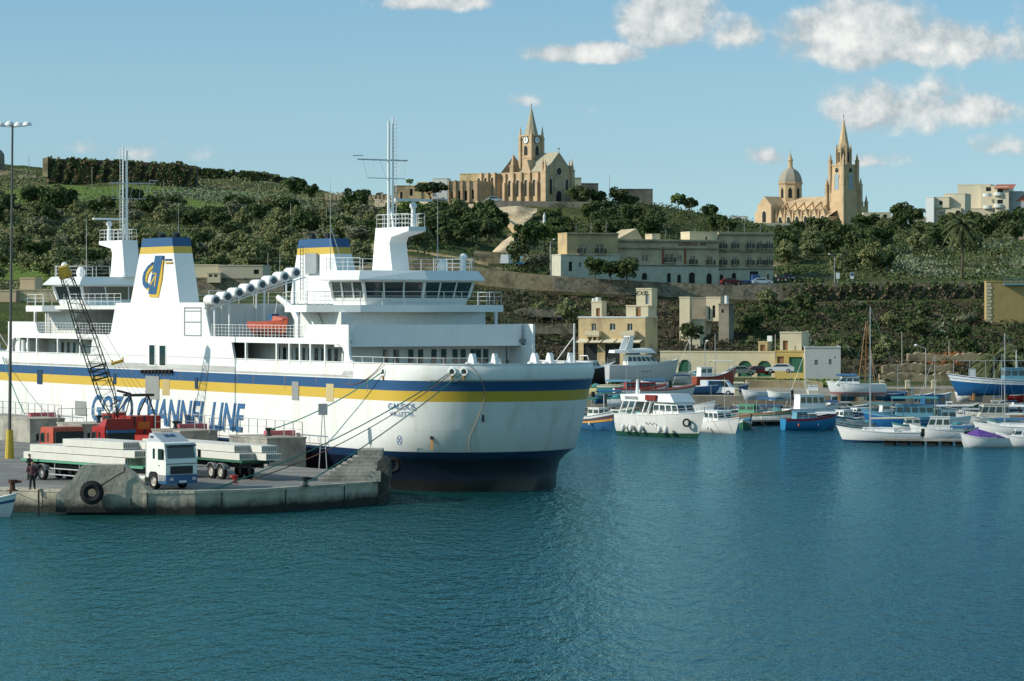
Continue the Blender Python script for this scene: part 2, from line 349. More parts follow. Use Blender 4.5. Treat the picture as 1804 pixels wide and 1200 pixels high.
# thin posts in the side openings, with rails
for side, y in ((0, -7.9), (1, 7.9)):
    rl = MB()
    for x in (8.2, 13.4, 15.5, 17.2, 18.9, 21.2, -23.7, -28.6, -33.3, -35.4, -37.3):
        MB().box(x - .1, x + .1, y - .09, y + .09, 8.0, 10.5).build('post', WHITE, ferry)
    for a_, b_, z_ in ((6.6, 24.0, 8.1), (-39, -21.8, 8.1), (2.1, 18, 10.75), (-33, -17.2, 10.75)):
        rail(MB(), [(a_, y, z_), (b_, y, z_)], 1.0, 4, .61, .02).build('railing', WHITE, ferry)
# inner deckhouse with windows
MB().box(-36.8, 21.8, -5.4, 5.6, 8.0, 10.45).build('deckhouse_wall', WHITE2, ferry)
for x in list(np.arange(8.5, 20.5, 1.05)) + list(np.arange(-35, -22.5, 1.3)):
    if rnd.random() < .85: MB().box(x, x + .5, -5.43, -5.4, 8.6, 10.0).build('window', GLASS, ferry)
# upper deck slab
up = [(x, y) for x, y in [(-39, -7.8), (23.9, -7.8), (23.9, 7.8), (-39, 7.8)]]
MB().prism(up, 10.42, 10.7).build('upper_deck', DECK, ferry)
def house(T):                            # everything that exists once at each end
    def M(mb): mb.M = T; return mb
    def MT(): return MB(T)
    # curved front screen above the foredeck
    pa = [(24.9 - 2.3, -8.0)] + [(22.75 + 1.2 * math.sin(a), -6.8 - 1.2 * math.cos(a)) for a in [i * math.pi / 2 / 6 for i in range(7)]]
    pa = [(22.75, -8.0)] + [(22.75 + 1.25 * math.sin(a), -6.75 - 1.25 * math.cos(a)) for a in [i * math.pi / 2 / 6 for i in range(1, 7)]]
    full = pa + [(x, -y) for x, y in pa[::-1]]
    inn = [(x - .18, y * .978) for x, y in full]
    MT().prism(full + inn[::-1], 10.25, 11.82).build('front_screen', WHITE, ferry)
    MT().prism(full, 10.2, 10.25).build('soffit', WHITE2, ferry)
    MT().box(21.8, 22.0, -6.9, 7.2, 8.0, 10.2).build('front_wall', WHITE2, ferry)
    MT().box(22.0, 25.4, 7.45, 7.65, 8.0, 10.24).build('side_shield', WHITE, ferry)
    for y in (-3.5, -2.6, -1.35, -.5, .65, 1.5, 2.5, 3.2, 4.05, 4.55, 5.2):
        MT().box(22.0, 22.05, y, y + .42, 8.9, 9.95).build('window', GLASS, ferry)
    # house below the bridge
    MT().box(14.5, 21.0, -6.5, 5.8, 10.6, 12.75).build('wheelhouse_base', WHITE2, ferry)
    MT().box(20.6, 20.8, 7.0, 7.2, 10.6, 12.75).box(20.6, 20.8, 5.95, 6.1, 10.6, 12.75).build('pillar', WHITE, ferry)
    st = MT()
    for i in range(9): st.box(18.9 - i * .2, 19.15 - i * .2, -7.3, -6.6, 10.8 + i * .22, 10.84 + i * .22)
    st.plate([(19.1, 10.7), (19.3, 10.7), (17.4, 12.8), (17.2, 12.8)], -7.35, -7.3).plate([(19.1, 10.7), (19.3, 10.7), (17.4, 12.8), (17.2, 12.8)], -6.6, -6.55)
    M(st).build('stairs', WHITE, ferry)
    slab = [(13.6, -5), (15.8, -8.5), (19.3, -8.5), (21.6, -5.2), (22.4, 0), (21.6, 5.2), (19.5, 8.5), (15.8, 8.5), (13.6, 5)]
    MT().prism(slab, 12.75, 13.28).build('bridge_deck', WHITE, ferry)
    rl = MT(); rail(rl, [(15.9, -8.4, 13.28), (19.2, -8.4, 13.28), (21.5, -5.15, 13.28), (22.3, 0, 13.28), (21.5, 5.15, 13.28), (19.4, 8.4, 13.28), (15.9, 8.4, 13.28)], 1.0, 3, 1.5, .025)
    M(rl).build('railing', WHITE, ferry)
    # wheelhouse: sill, window band, head
    b0 = [(16.2, -4.2), (18.3, -5.7), (20.8, -4.3), (21.65, 0), (20.9, 4.3), (18.3, 5.7), (16.2, 4.2)]
    b1 = [(16.2, -4.6), (18.75, -6.25), (21.15, -4.75), (22.1, 0), (21.3, 4.75), (18.75, 6.25), (16.2, 4.6)]
    def lv(f): return [(a[0] * (1 - f) + b[0] * f, a[1] * (1 - f) + b[1] * f) for a, b in zip(b0, b1)]
    zf = lambda f: 13.26 + f * (15.12 - 13.26)
    MT().prism(lv(0), zf(0), zf(.3), lv(.3)).build('wheelhouse_sill', WHITE, ferry)
    MT().prism(lv(.93), zf(.93), zf(1), lv(1)).build('wheelhouse_head', WHITE, ferry)
    gl = [(x * .985 + .27, y * .985) for x, y in lv(.3)], [(x * .985 + .27, y * .985) for x, y in lv(.93)]
    MT().prism(gl[0], zf(.3), zf(.93), gl[1]).build('wheelhouse_glass', GLASS, ferry)
    A, B = lv(.3), lv(.93)
    for i, n in enumerate((2, 3, 3, 3, 3, 2, 4)):
        j = (i + 1) % 7
        for k in range(n):
            f = k / n; a = [A[i][q] * (1 - f) + A[j][q] * f for q in (0, 1)]; b = [B[i][q] * (1 - f) + B[j][q] * f for q in (0, 1)]
            MT().tube((*a, zf(.3)), (*b, zf(.93)), .14 if k == 0 else .07, n=4, cap=False).build('window_mullion', WHITE, ferry)
    e0 = [(15.6, -5), (18.6, -7.25), (21.9, -5.5), (22.5, 0), (21.8, 5.5), (18.6, 7.25), (15.6, 5)]
    e1 = [(15.9, -4.6), (18.4, -6.5), (21.4, -5.1), (22.1, 0), (21.4, 5.1), (18.4, 6.5), (15.9, 4.6)]
    MT().prism(e0, 15.12, 15.2, e0).prism(e0, 15.2, 15.86, e1).build('wheelhouse_roof', WHITE, ferry)
    rl = MT(); rail(rl, [(16.0, -4.6, 15.86), (18.3, -6.3, 15.86), (21.0, -4.9, 15.86)], .95, 3, 1.3, .022)
    rail(rl, [(21.4, 1.2, 15.86), (21.0, 4.9, 15.86), (18.3, 6.2, 15.86), (16.0, 4.5, 15.86), (16, -4.5, 15.86)], .95, 3, 1.3, .022)
    M(rl).build('railing', WHITE, ferry)
    # radar mast
    q = [(15.35, 15.86), (18.5, 15.86), (18.05, 18.0), (18.35, 18.45), (21.0, 18.85), (21.0, 19.17), (15.9, 19.17)]
    MT().plate(q, -.75, .75).build('mast_base', WHITE, ferry, )
    rl = MT(); rail(rl, [(16.0, -.7, 19.17), (20.9, -.7, 19.17), (20.9, .7, 19.17), (16, .7, 19.17)], 1.0, 3, .9, .022, closed=True); M(rl).build('railing', WHITE, ferry)
    pm = MT(); pm.tube((16.9, -.16, 19.1), (16.9, -.16, 27.3), .13, .09, 8).tube((16.9, .2, 19.1), (16.9, .2, 27.6), .1, .07, 6)
    pm.tube((17.4, 0, 19.1), (16.95, 0, 20.6), .12, .08, 5)
    for i in range(26): pm.tube((16.9, .2, 19.6 + i * .3), (16.9, .5, 19.6 + i * .3), .018, n=3, cap=False)
    pm.tube((16.9, .5, 19.2), (16.9, .5, 27.4), .025, n=4); M(pm).build('mast_pole', WHITE, ferry)
    yd = MT(); yd.tube((16.9, -2.9, 24.35), (16.9, 1.5, 24.35), .06, n=5).tube((16.9, -2.0, 22.95), (16.9, 1.3, 22.95), .04, n=4)
    for a, b in ((-2.4, -2.0), (-1.5, -1.4), (-.9, -.4), (.8, .7), (1.2, 1.3)): yd.tube((16.9, a, 24.35), (16.9, b, 22.95), .02, n=3)
    yd.tube((16.9, -3.3, 24.6), (16.9, -2.4, 24.65), .05, n=4); M(yd).build('yard', STEEL, ferry)
    rd = MT(); rd.tube((20.4, 0, 19.17), (20.4, 0, 20.7), .22, .16, 8).ball((20.4, 0, 20.75), .3, 8, 5).box(20.3, 20.5, -1.6, 1.6, 21.1, 21.28)
    M(rd).build('radar', WHITE, ferry)
    for (x, y, z0, z1, r_) in ((19.0, 3.4, 15.86, 16.5, .42), (20.4, 4.4, 15.86, 16.75, .0)):
        d = MT()
        if r_: d.tube((x, y, z0), (x, y, z0 + .35), .38, n=8).ball((x, y, z0 + .4), .42, 10, 6, 1.3).build
        else: d.tube((x, y, z0), (x, y, z1), .22, n=8).ball((x, y, z1 + .15), .32, 8, 6)
        M(d).build('antenna_dome' if r_ else 'searchlight', WHITE, ferry)
    an = MT(); an.tube((19.6, 2.6, 15.86), (19.6, 2.6, 21.3), .04, .015, 4).tube((18.4, -6.0, 15.9), (18.4, -6.0, 22.6), .035, .012, 4).tube((18.4, -6, 19.2), (18.6, -5.0, 16.1), .03, n=4).tube((17.2, -6.0, 16.8), (18.6, -6, 16.8), .03, n=4)
    M(an).build('whip_antenna', STEEL, ferry)
    # foredeck gear
    def gear(x, y, s):
        g = MT(); g.plate([(x - 1.0 * s, 8.0), (x + .7 * s, 8.0), (x + .2 * s, 9.6), (x + .05 * s, 9.82), (x - .2 * s, 9.82), (x - .35 * s, 9.6)], y - .15, y + .15)
        g.tube((x - .1 * s, y - .5, 9.0), (x - .1 * s, y + .5, 9.0), .22, n=8); M(g).build('winch_frame', WHITE, ferry)
    gear(34.5, -3.2, 1); gear(34.9, -1.6, .75); gear(34.2, 2.2, 1.1); gear(34.0, 3.6, .9); gear(34.2, 5.2, .6)
    jm = MT(); jm.tube((35.0, 5.0, 8.0), (35.0, 5.0, 11.95), .08, .06, 6).tube((33.0, 4.2, 8.6), (35.0, 5.0, 11.0), .04, n=4); M(jm).build('jackstaff', WHITE2, ferry)
    rl = MT(); c_ = [(31.4 + 6.3 * math.cos(a), 7.8 * math.sin(a), 9.12) for a in [-1.57, -1.2, -.9, -.6, -.35]]
    rail(rl, [(25.0, -7.8, 9.12)] + c_, .42, 1, 1.6, .02); M(rl).build('railing', WHITE, ferry)
I4 = Matrix.Identity(4)
TR = Matrix.Translation((2 * UC, 0, 0)) @ Matrix.Rotation(math.pi, 4, 'Z')
house(I4); house(TR)
# machinery casing in the middle
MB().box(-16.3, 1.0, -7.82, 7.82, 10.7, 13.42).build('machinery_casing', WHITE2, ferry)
MB().prism([(1.0, -1.0), (14, -1.0), (14, 6), (1.0, 6)], 13.1, 13.28).build('walkway', WHITE2, ferry)
for pth in ([(1.0, -7.6, 13.45), (1.0, -1, 13.3), (14, -1.0, 13.28), (15.9, -6, 13.28)], [(-5, 7.6, 13.45), (1, 7.6, 13.4)], [(-29, -6, 13.28), (-28.5, -7.4, 13.28), (-16.4, -7.4, 13.28)]): rail(MB(), pth, 1.0, 3, 1.3, .022).build('railing', WHITE, ferry)
MB().box(-30, -16.3, -7.6, 4, 12.95, 13.28).build('walkway', WHITE2, ferry)
fr_ = MB(); a_ = S(325, 541, -8); b_ = S(355, 592, -8)
for (x0, x1, z0, z1) in ((a_[0], b_[0], a_[1] - .1, a_[1]), (a_[0], b_[0], a_[1] - .35, a_[1] - .28), (a_[0], b_[0], 11.9, 11.98), (a_[0], b_[0], b_[1], b_[1] + .08), (a_[0], a_[0] + .1, b_[1], a_[1]), (b_[0] - .1, b_[0], b_[1], a_[1])):
    fr_.box(x0, x1, -8.05, -8.0, z0, z1)
fr_.build('boarding_ladder_frame', GREYM, ferry)
# funnels
fm = bpy.data.materials.new('funnel paint'); fm.use_nodes = True; t = fm.node_tree; p = t.nodes['Principled BSDF']
tcn = nd(t, 'ShaderNodeTexCoord'); sx_ = nd(t, 'ShaderNodeSeparateXYZ'); t.links.new(tcn.outputs['Object'], sx_.inputs[0]); zz = sx_.outputs[2]
def above(z): return math_(t, 'GREATER_THAN', zz, z)
c = mixc(t, above(17.55), (.8, .8, .78), (.60, .40, .055)); c = mixc(t, above(18.12), c, (.025, .085, .20)); t.links.new(c, p.inputs['Base Color']); p.inputs['Roughness'].default_value = .4
def funnel(T, logo):
    mb = MB(); mb.M = T
    lo = [(-14.7, -7.3), (-5.1, -7.3), (-5.1, -5.5), (-14.7, -5.5)]; hi = [(-12.5, -7.2), (-6.75, -7.2), (-6.75, -5.55), (-12.5, -5.55)]
    mb.prism(lo, 13.4, 18.85, hi); f = mb.build('funnel', fm, ferry)
    for x in (-10.4, -7.6):
        m_ = MB(); m_.M = T; m_.tube((x, -6.4, 18.8), (x + .1, -6.4, 19.25), .33, n=10).build('exhaust_pipe', DARK, f)
    yy = -7.36
    if logo:
        def q(l): return [S(220 + a / 7.5, 400 + b / 7.5, yy) for a, b in l]
        def pl(l, m, d, nm): MB().plate([(x, z) for x, z in q(l)], yy - d, yy + .08).build(nm, m, f)
        arc = [(365, 462), (300, 520), (250, 600), (233, 680), (240, 760), (262, 800), (290, 815), (325, 790), (335, 745), (300, 745), (275, 720), (268, 670), (285, 600), (320, 545), (372, 500)]
        sh_ = [(a + 18, b + 26) for a, b in arc]
        pl(sh_, YEL, .0, 'logo'); pl(arc, NAVY, .03, 'logo')
        pl([(340, 640 + 50), (505, 430), (485, 690), (440, 930), (322, 925)], YEL, .012, 'logo')
        pl([(405, 378), (507, 378), (415, 890), (312, 885)], NAVY, .04, 'logo')
        pl([(515, 422), (610, 420), (608, 437), (513, 439)], NAVY, .03, 'logo'); pl([(527, 462), (622, 460), (620, 477), (525, 479)], YEL, .03, 'logo')
        pl([(335, 765), (348, 770), (412, 655), (400, 645)], YEL, .06, 'logo'); pl([(370, 612), (425, 604), (424, 618), (372, 626)], YEL, .06, 'logo'); pl([(412, 610), (426, 610), (404, 790), (392, 785)], YEL, .06, 'logo')
    else:
        q = MB(); a = S(539, 447, 5.3); b = S(558, 482, 5.3); q.box(a[0], b[0], 5.24, 5.4, b[1], a[1]).build('vent_grille', GREYM, f)
        q = MB(); x0, z0 = S(530, 530, 5.2); x1, z1 = S(534, 435, 5.2)
        for d in (0, .5): q.tube((x0 + d, 5.15, z0), (x0 + d, 5.15, z1), .03, n=4)
        for k in range(14): q.tube((x0, 5.15, z0 + k * .35), (x0 + .5, 5.15, z0 + k * .35), .02, n=3)
        q.build('ladder', DARK, f)
funnel(I4, True)
T2 = Matrix.Translation((2 * -7.75, 0, 0)) @ Matrix.Rotation(math.pi, 4, 'Z'); funnel(T2, False)
# life rafts on a sloping rack
LR = mat('white plastic', (.82, .82, .80), .4, .03, 3)
rk = MB(); rk.tube((2.6, -8.2, 13.0), (2.6, .2, 15.55), .06, n=4).tube((1.2, -8.2, 13.0), (1.2, .2, 15.55), .06, n=4)
for y, z in ((-7.9, 13.0), (-6.6, 13.4), (-3.5, 14.4), (-.8, 15.3)): rk.tube((2.6, y, 10.8), (2.6, y, z), .09, n=5).tube((1.2, y, 10.8), (1.2, y, z), .07, n=5)
rk.build('life_raft_rack', WHITE, ferry)
for i in range(8):
    y = -7.75 + i * 1.02; z = 13.62 + i * .325 + (0 if i else .05)
    g = MB(); rings = []
    for k in range(15):
        x = 1.0 + k * .115; rr_ = .40 + (.035 if k % 4 == 1 else 0) - (.12 if k in (0, 14) else 0)
        rings.append([(x, y + rr_ * math.cos(a), z + rr_ * math.sin(a)) for a in [2 * math.pi * j / 12 for j in range(12)]])
    o = g.loft(rings).build('life_raft', LR, ferry, smooth=True)
    MB().disc((2.64, y, z), .27, (1, 0, 0), 12).box(2.62, 2.7, y - .34, y + .34, z - .03, z + .03).build('end_cap', mat('shadow grey cap', (.09, .11, .12), .5, .1, 2), o)  # dark disc puts the shade of the raft end into its colour
# rescue boat and davit
def boat_rings(L, B, D, z0, fl=.75, n=9, tr=.8, sheer=.25, keel=.35):
    out_ = []
    for i in range(n):
        f = i / (n - 1); w_ = B / 2 * (tr + (1 - tr) * math.sin(min(1, f * 2.2) * math.pi / 2)) * (1 - max(0, (f - .45) / .55) ** 2.1)
        w_ = max(w_, .03); x = -L / 2 + L * f; zt = z0 + D * (1 + sheer * max(0, (f - .3) / .7) ** 2); zb = z0 - keel * (1 - max(0, (f - .7) / .3) ** 2 * .9)
        xs = x - (0 if f < .7 else 0); xb = x - L * .10 * max(0, (f - .6) / .4)
        zm = z0 + D * .35
        out_.append([(x, w_, zt), (x * .5 + xb * .5, w_ * (fl + (1 - fl) * .55), zm), (xb, w_ * fl * .55, z0 - keel * .2), (xb, 0, zb), (xb, -w_ * fl * .55, z0 - keel * .2), (x * .5 + xb * .5, -w_ * (fl + (1 - fl) * .55), zm), (x, -w_, zt)])
    return out_
T3 = Matrix.Translation((9.9, -6.6, 11.25))
g = MB(); g.M = T3; g.loft(boat_rings(5.6, 1.8, .75, 0)).loft([[(1.2, -.6, .8), (1.2, .6, .8), (1.2, .5, 1.2), (1.2, -.5, 1.2)], [(2.4, -.3, .9), (2.4, .3, .9), (2.4, .25, 1.0), (2.4, -.25, 1.0)]])
rb = g.build('rescue_boat', ORANGE, ferry)
g = MB(); g.M = T3; g.box(.1, .7, -.3, .3, .6, 1.35).build('console', NAVY, rb)
g = MB(); g.tube((10.6, -6.4, 13.9), (12.3, -6.0, 13.0), .22, .26, 6).tube((12.3, -6.0, 13.0), (13.2, -5.9, 11.9), .26, .3, 6).tube((13.2, -5.9, 10.7), (13.2, -5.9, 12.2), .38, n=8).tube((10.6, -6.4, 13.9), (10.2, -6.5, 12.3), .02, n=3)
g.build('davit', WHITE, ferry)
g = MB()
for x in (8.4, 11.4): g.box(x - .06, x + .06, -7.2, -6.0, 10.7, 11.15)
g.build('boat_cradle', DARK, ferry)
# hull side openings and doors: plates with recess shade in their colour; marks too
RECESS = mat('recess shade grey', (.26, .27, .26), .6, .08, 1)
def hp(name, x0, y0, x1, y1, m, d=.05, y=-8.0):
    a = S(x0, y0, y); b = S(x1, y1, y); return MB().box(a[0], b[0], y - d, y + .1, min(a[1], b[1]), max(a[1], b[1])).build(name, m, ferry)
RN = mat('recess shade navy', (.012, .04, .09), .5, .1, 1)
hp('side_hatch', 66, 651, 75, 677, RN); hp('side_hatch', 200, 658, 205, 677, RN); hp('side_door', 257, 662, 281, 704, RECESS); hp('side_hatch', 344, 665, 349, 685, RN)
hp('side_hatch', 515, 672, 527, 705, RECESS); hp('side_hatch', 133, 706, 152, 732, RECESS); hp('louvre', 286, 668, 299, 697, mat('weathered yellow', (.45, .36, .16), .5, .1, 1), .02)
hp('side_hatch', 575, 676, 588, 708, mat('door outline', (.52, .42, .22), .5, .05, 1), .02); 
g = MB()
for i in range(9): a = S(252 + i * 6.2, 654, -8.1); g.box(a[0] - .16, a[0] + .16, -8.3, -8.0, a[1] - .2, a[1] + .12)
g.build('rubber_fender_row', TYRE, ferry)
for (x0, y0, x1, y1) in ((263, 608, 272, 643), (281, 609, 291, 644)):
    a = S(x0 - 2, y0 - 2, -8); b = S(x1 + 2, y1 + 2, -8); wf = MB().box(a[0], b[0], -8.04, -7.9, b[1], a[1]).build('window', WHITE, ferry)
    a = S(x0, y0, -8.05); b = S(x1, y1, -8.05); MB().box(a[0], b[0], -8.06, -7.95, b[1], a[1]).build('pane', GLASS, wf)
BL = mat('lettering blue', (.04, .13, .28), .4, .05, 2)
def side_M(px, py, y=-8.03):
    a = S(px, py, y); return Matrix.Translation((a[0], y, a[1])) @ Matrix.Rotation(R(90), 4, 'X')
def fit_text(name, s, x0, x1, ya, yb, m, bold, shear=0, par=ferry, y=-8.03):
    a = S(x0, ya, y); b = S(x1, ya, y); c_ = S((x0 + x1) / 2, (ya + yb) / 2, y)
    h = abs(S(x0, ya, y)[1] - S(x0, yb, y)[1])
    o = text_mesh(name, s, 1, m, Matrix.Identity(4), None, shear, bold)
    xs = [v.co.x for v in o.data.vertices]; ys = [v.co.y for v in o.data.vertices]
    o.data.transform(Matrix.Translation((-(max(xs) + min(xs)) / 2, -(max(ys) + min(ys)) / 2, 0)))
    o.data.transform(Matrix.Diagonal(((b[0] - a[0]) / (max(xs) - min(xs)), h / (max(ys) - min(ys)), 1, 1)))
    o.data.transform(Matrix.Translation((c_[0], y, c_[1])) @ Matrix.Rotation(R(90), 4, 'X')); o.parent = par
    return o
fit_text('company_name', 'GOZO CHANNEL LINE', 155, 424, 703.5, 749.5, BL, .02, .35)
# the letters follow the level of the stripes
a = S(704, 776, -8.0)
g = MB(); g.torus((a[0], -8.0, a[1]), .33, .03, (0, 1, 0), 20, 5).tube((a[0] - .23, -8.0, a[1] - .23), (a[0] + .23, -8.0, a[1] + .23), .028, n=4).tube((a[0] - .23, -8.0, a[1] + .23), (a[0] + .23, -8.0, a[1] - .23), .028, n=4)
g.build('thruster_mark', BL, ferry)
for i in range(16):
    x_ = -38 + i * 4.4 + rnd.uniform(-1.5, 1.5); l_ = rnd.uniform(.3, 1.1)
    if x_ < 30: MB().add([(x_ - .05, -8.012, 7.93), (x_ + .05, -8.012, 7.93), (x_ + .02, -8.012, 7.93 - l_), (x_ - .02, -8.012, 7.93 - l_)], [(0, 1, 2, 3)]).build('rust_streak', mat('faint rust', (.22, .17, .12), .7, .2, 4), ferry)
# fairleads
def bow_pt(px, py, z):                  # point on the curved bow plating seen at a pixel column
    best = None
    for i in range(0, 400):
        a_ = -math.pi / 2 + i * math.pi / 2 / 400; u0, L, b = 31.5, 6.5, 8.0
        q = (u0 + L * math.cos(a_), b * math.sin(a_)); wv_ = SW(q[0], q[1], z); e = abs(CX + F * wv_.x / wv_.y - px)
        if best is None or e < best[0]: best = (e, q)
    return best[1]
FL = []
for px, py in ((676, 655), (797, 654), (818, 654)):
    if px < 690: q = (S(px, py, -8)[0], -8.0); z = S(px, py, -8)[1]
    else:
        q = bow_pt(px, py, 8.65); z = 8.6
    n_ = Vector((q[0] - 31.5, q[1] * 1.0, 0)).normalized() if px > 690 else Vector((0, -1, 0))
    g = MB(); c_ = Vector((q[0], q[1], z)); g.torus(c_, .24, .09, n_, 14, 6); fl = g.build('fairlead', WHITE, ferry, smooth=True)
    MB().disc(c_ + n_ * .03, .22, n_, 14).build('fairlead_hole', DARK, fl); FL.append(SW(c_.x + n_.x * .1, c_.y + n_.y * .1, z))
    q2 = c_ + n_ * .04
    MB().tube(q2 + Vector((0, 0, -.32)), q2 + Vector((0, 0, -.62)), .12, .05, 5).build('rust_stain', mat('rust stain', (.45, .25, .08), .8, .2, 5), fl)
def bowp(px, z, k=1.0):
    best = None
    for i in range(0, 400):
        a_ = -math.pi / 2 + i * math.pi / 2 / 400
        u0 = np.interp(z, [l[0] for l in LV], [l[1] for l in LV]); L = np.interp(z, [l[0] for l in LV], [l[2] for l in LV]); b = np.interp(z, [l[0] for l in LV], [l[3] for l in LV])
        q = (u0 + L * math.cos(a_), b * math.sin(a_)); wv_ = SW(q[0], q[1], z); e = abs(CX + F * wv_.x / wv_.y - px)
        if best is None or e < best[0]: best = (e, q, Vector((math.cos(a_) / L, math.sin(a_) / b, 0)).normalized())
    return Vector((best[1][0], best[1][1], z)), best[2]
def hull_text(name, s_, x0, x1, z0, z1):
    o = text_mesh(name, s_, 1, BL, Matrix.Identity(4), None, 0, .0, 1, .0)
    xs = [v.co.x for v in o.data.vertices]; ys = [v.co.y for v in o.data.vertices]; c0 = {}
    for v in o.data.vertices:
        px = x0 + (v.co.x - min(xs)) / (max(xs) - min(xs)) * (x1 - x0); z = z0 + (v.co.y - min(ys)) / (max(ys) - min(ys)) * (z1 - z0); k_ = round(px * 2)
        if k_ not in c0: c0[k_] = bowp(px, (z0 + z1) / 2)
        c_, n_ = c0[k_]; v.co = Vector((c_.x, c_.y, z)) + n_ * .035
    o.parent = ferry
hull_text('ship_name', 'GAUDOS', 684, 731, 5.88, 6.3)
hull_text('home_port', 'VALLETTA', 687, 728, 5.4, 5.72)
c_, n_ = bowp(761, 3.9); g = MB().tube(c_ - n_ * .05, c_ + n_ * .06, .13, n=10).build('discharge_pipe', DARK, ferry)
MB().box(-.09, .09, -.02, .02, -.75, 0).build('rust_streak', MATS['rust stain'], ferry).matrix_local = Matrix.Translation(c_ + Vector((0, 0, -.1)) + n_ * .0) @ Matrix.Rotation(math.atan2(n_.y, n_.x) + R(90), 4, 'Z')
c_, n_ = bowp(851, 5.3); MB().tube(c_ + Vector((0, 0, -.25)), c_ + Vector((0, 0, .25)), .08, n=6).build('draught_slot', DARK, ferry)
pts = [SW(*(bowp(825, 9.1)[0])) for _ in (0,)]
g = MB(); hp_ = []
for px, z in ((822, 9.2), (843, 8.4), (853, 7.4), (853, 6.6), (843, 5.4), (830, 4.2), (826, 3.6), (827, 2.9)):
    c_, n_ = bowp(px, min(z, 9.0)); hp_.append(Vector((c_.x, c_.y, z)) + n_ * .06)
g.path(hp_, .025, 4).build('hanging_rope', mat('hemp rope', (.35, .28, .18), .8, .1, 3), ferry)
# ---------------- the quay in front of the ferry
QZ = 1.5
def g2(px, py, z=QZ): v = G(px, py, z); return (v.x, v.y)
QF = [(-75, 215), (-45, 196), (-33.5, 192), (-31.4, 191.2), (-29.5, 190.2), (-26.5, 189), (-23, 188.3), (-20, 188.4), (-17.5, 189.2), (-15.2, 191), (-13, 193.8), (-11, 196.2), (-9.4, 198.2), (-8.6, 200.5), (-8.4, 206), (-10, 209.5), (-13.3, 213), (-16.4, 217), (-18, 224), (-30, 243), (-44, 264), (-75, 315), (-120, 330), (-120, 230)]
qt = mat('quay asphalt', (.17, .17, .165), .9, .2, .7, c2=(.25, .24, .21), bump=.3)
qs = bpy.data.materials.new('quay concrete face'); qs.use_nodes = True; t = qs.node_tree; p = t.nodes['Principled BSDF']
tcn = nd(t, 'ShaderNodeTexCoord'); sx_ = nd(t, 'ShaderNodeSeparateXYZ'); t.links.new(tcn.outputs['Object'], sx_.inputs[0])
n1 = nd(t, 'ShaderNodeTexNoise'); n1.inputs['Scale'].default_value = .9; n1.inputs['Detail'].default_value = 9; n1.inputs['Roughness'].default_value = .65; t.links.new(tcn.outputs['Object'], n1.inputs[0])
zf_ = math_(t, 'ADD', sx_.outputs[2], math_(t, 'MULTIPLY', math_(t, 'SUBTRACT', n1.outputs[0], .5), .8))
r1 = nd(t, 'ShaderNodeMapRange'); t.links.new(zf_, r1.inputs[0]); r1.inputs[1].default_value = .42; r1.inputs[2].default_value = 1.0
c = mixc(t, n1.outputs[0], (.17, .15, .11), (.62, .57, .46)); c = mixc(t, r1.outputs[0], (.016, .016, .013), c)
t.links.new(c, p.inputs['Base Color']); p.inputs['Roughness'].default_value = .9
b = nd(t, 'ShaderNodeBump'); b.inputs['Strength'].default_value = .9; b.inputs['Distance'].default_value = .15; t.links.new(n1.outputs[0], b.inputs['Height']); t.links.new(b.outputs[0], p.inputs['Normal'])
QF2 = []
for i, (x, y) in enumerate(QF[:14]):
    QF2.append((x, y))
    if i < 13 and i >= 2:
        x2, y2 = QF[i + 1]
        for k in (1, 2): QF2.append((x + (x2 - x) * k / 3 + rnd.uniform(-.08, .08), y + (y2 - y) * k / 3 + rnd.uniform(-.1, .1)))
QF2 += QF[14:]
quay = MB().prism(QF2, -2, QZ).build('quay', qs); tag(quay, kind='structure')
edge = QF2[2:-8]
cxm = [(x * .985 - .1, y + .9) for x, y in QF2]
tag(MB().prism(cxm[1:-6] + [(-18.2, 223), (-44, 263), (-75, 312), (-115, 325), (-115, 235)], QZ, QZ + .01).build('quay_surface', qt), kind='structure')
cop = MB(); ed = QF2[2:-11]
cop.loft([[(x, y - .04, QZ - .16), (x, y - .04, QZ + .03), (x - .05, y + .55, QZ + .03), (x - .05, y + .55, QZ - .16)] for x, y in ed]); tag(cop.build('quay_coping', mat('worn coping stone', (.46, .42, .34), .9, .25, 1.4, c2=(.26, .24, .2), bump=1)), kind='structure')
for i in range(2, len(ed) - 2, 5):
    x, y = ed[i]; MB().box(x - .03, x + .03, y - .07, y + .1, .1, QZ - .1).build('joint', DARK, quay)
# broken parapet wall on the quay edge
prof = [(98, 872), (104, 866), (110, 862), (116, 856), (122, 850), (127, 846), (131, 838), (136, 833), (139, 825), (143, 821), (150, 819), (217, 819), (222, 822), (229, 830), (238, 837), (246, 850), (255, 860), (262, 868), (262, 902), (98, 902)]
pw = MB(); ys = 188.35
def pz(l, Y): return [((x - CX) / F * Y, H - (y - CY) / F * Y) for x, y in l]
pw.plate(pz(prof[:-2] + [(262, 903), (98, 903)], ys), ys + .02, ys + 1.3)
par = pw.build('parapet_wall', qs); tag(par, 'broken grey concrete parapet wall with a jagged left edge on the quay', 'wall')
def tyre(px, py, Y, r, label, axis=(0, 1, 0), group=None):
    c = P(px, py, Y); o = thing('tyre', label, 'tyre', c, 0, group)
    g = MB(); g.torus((0, 0, 0), r * .68, r * .34, axis, 26, 8)
    for i in range(26):
        a = 2 * math.pi * i / 26; g.box(0, 0, 0, 0, 0, 0) if 0 else None
        d = Vector((math.cos(a), 0, math.sin(a))) if axis == (0, 1, 0) else None
        if d: g.tube(d * r * .9 + Vector((0, -.12, 0)), d * r * 1.04 + Vector((0, -.12, 0)), .05, n=4)
    g.build('tread', TYRE, o, smooth=True); return o
tyre(162, 868, 187.9, .74, 'large black truck tyre hanging as a fender on the parapet wall')
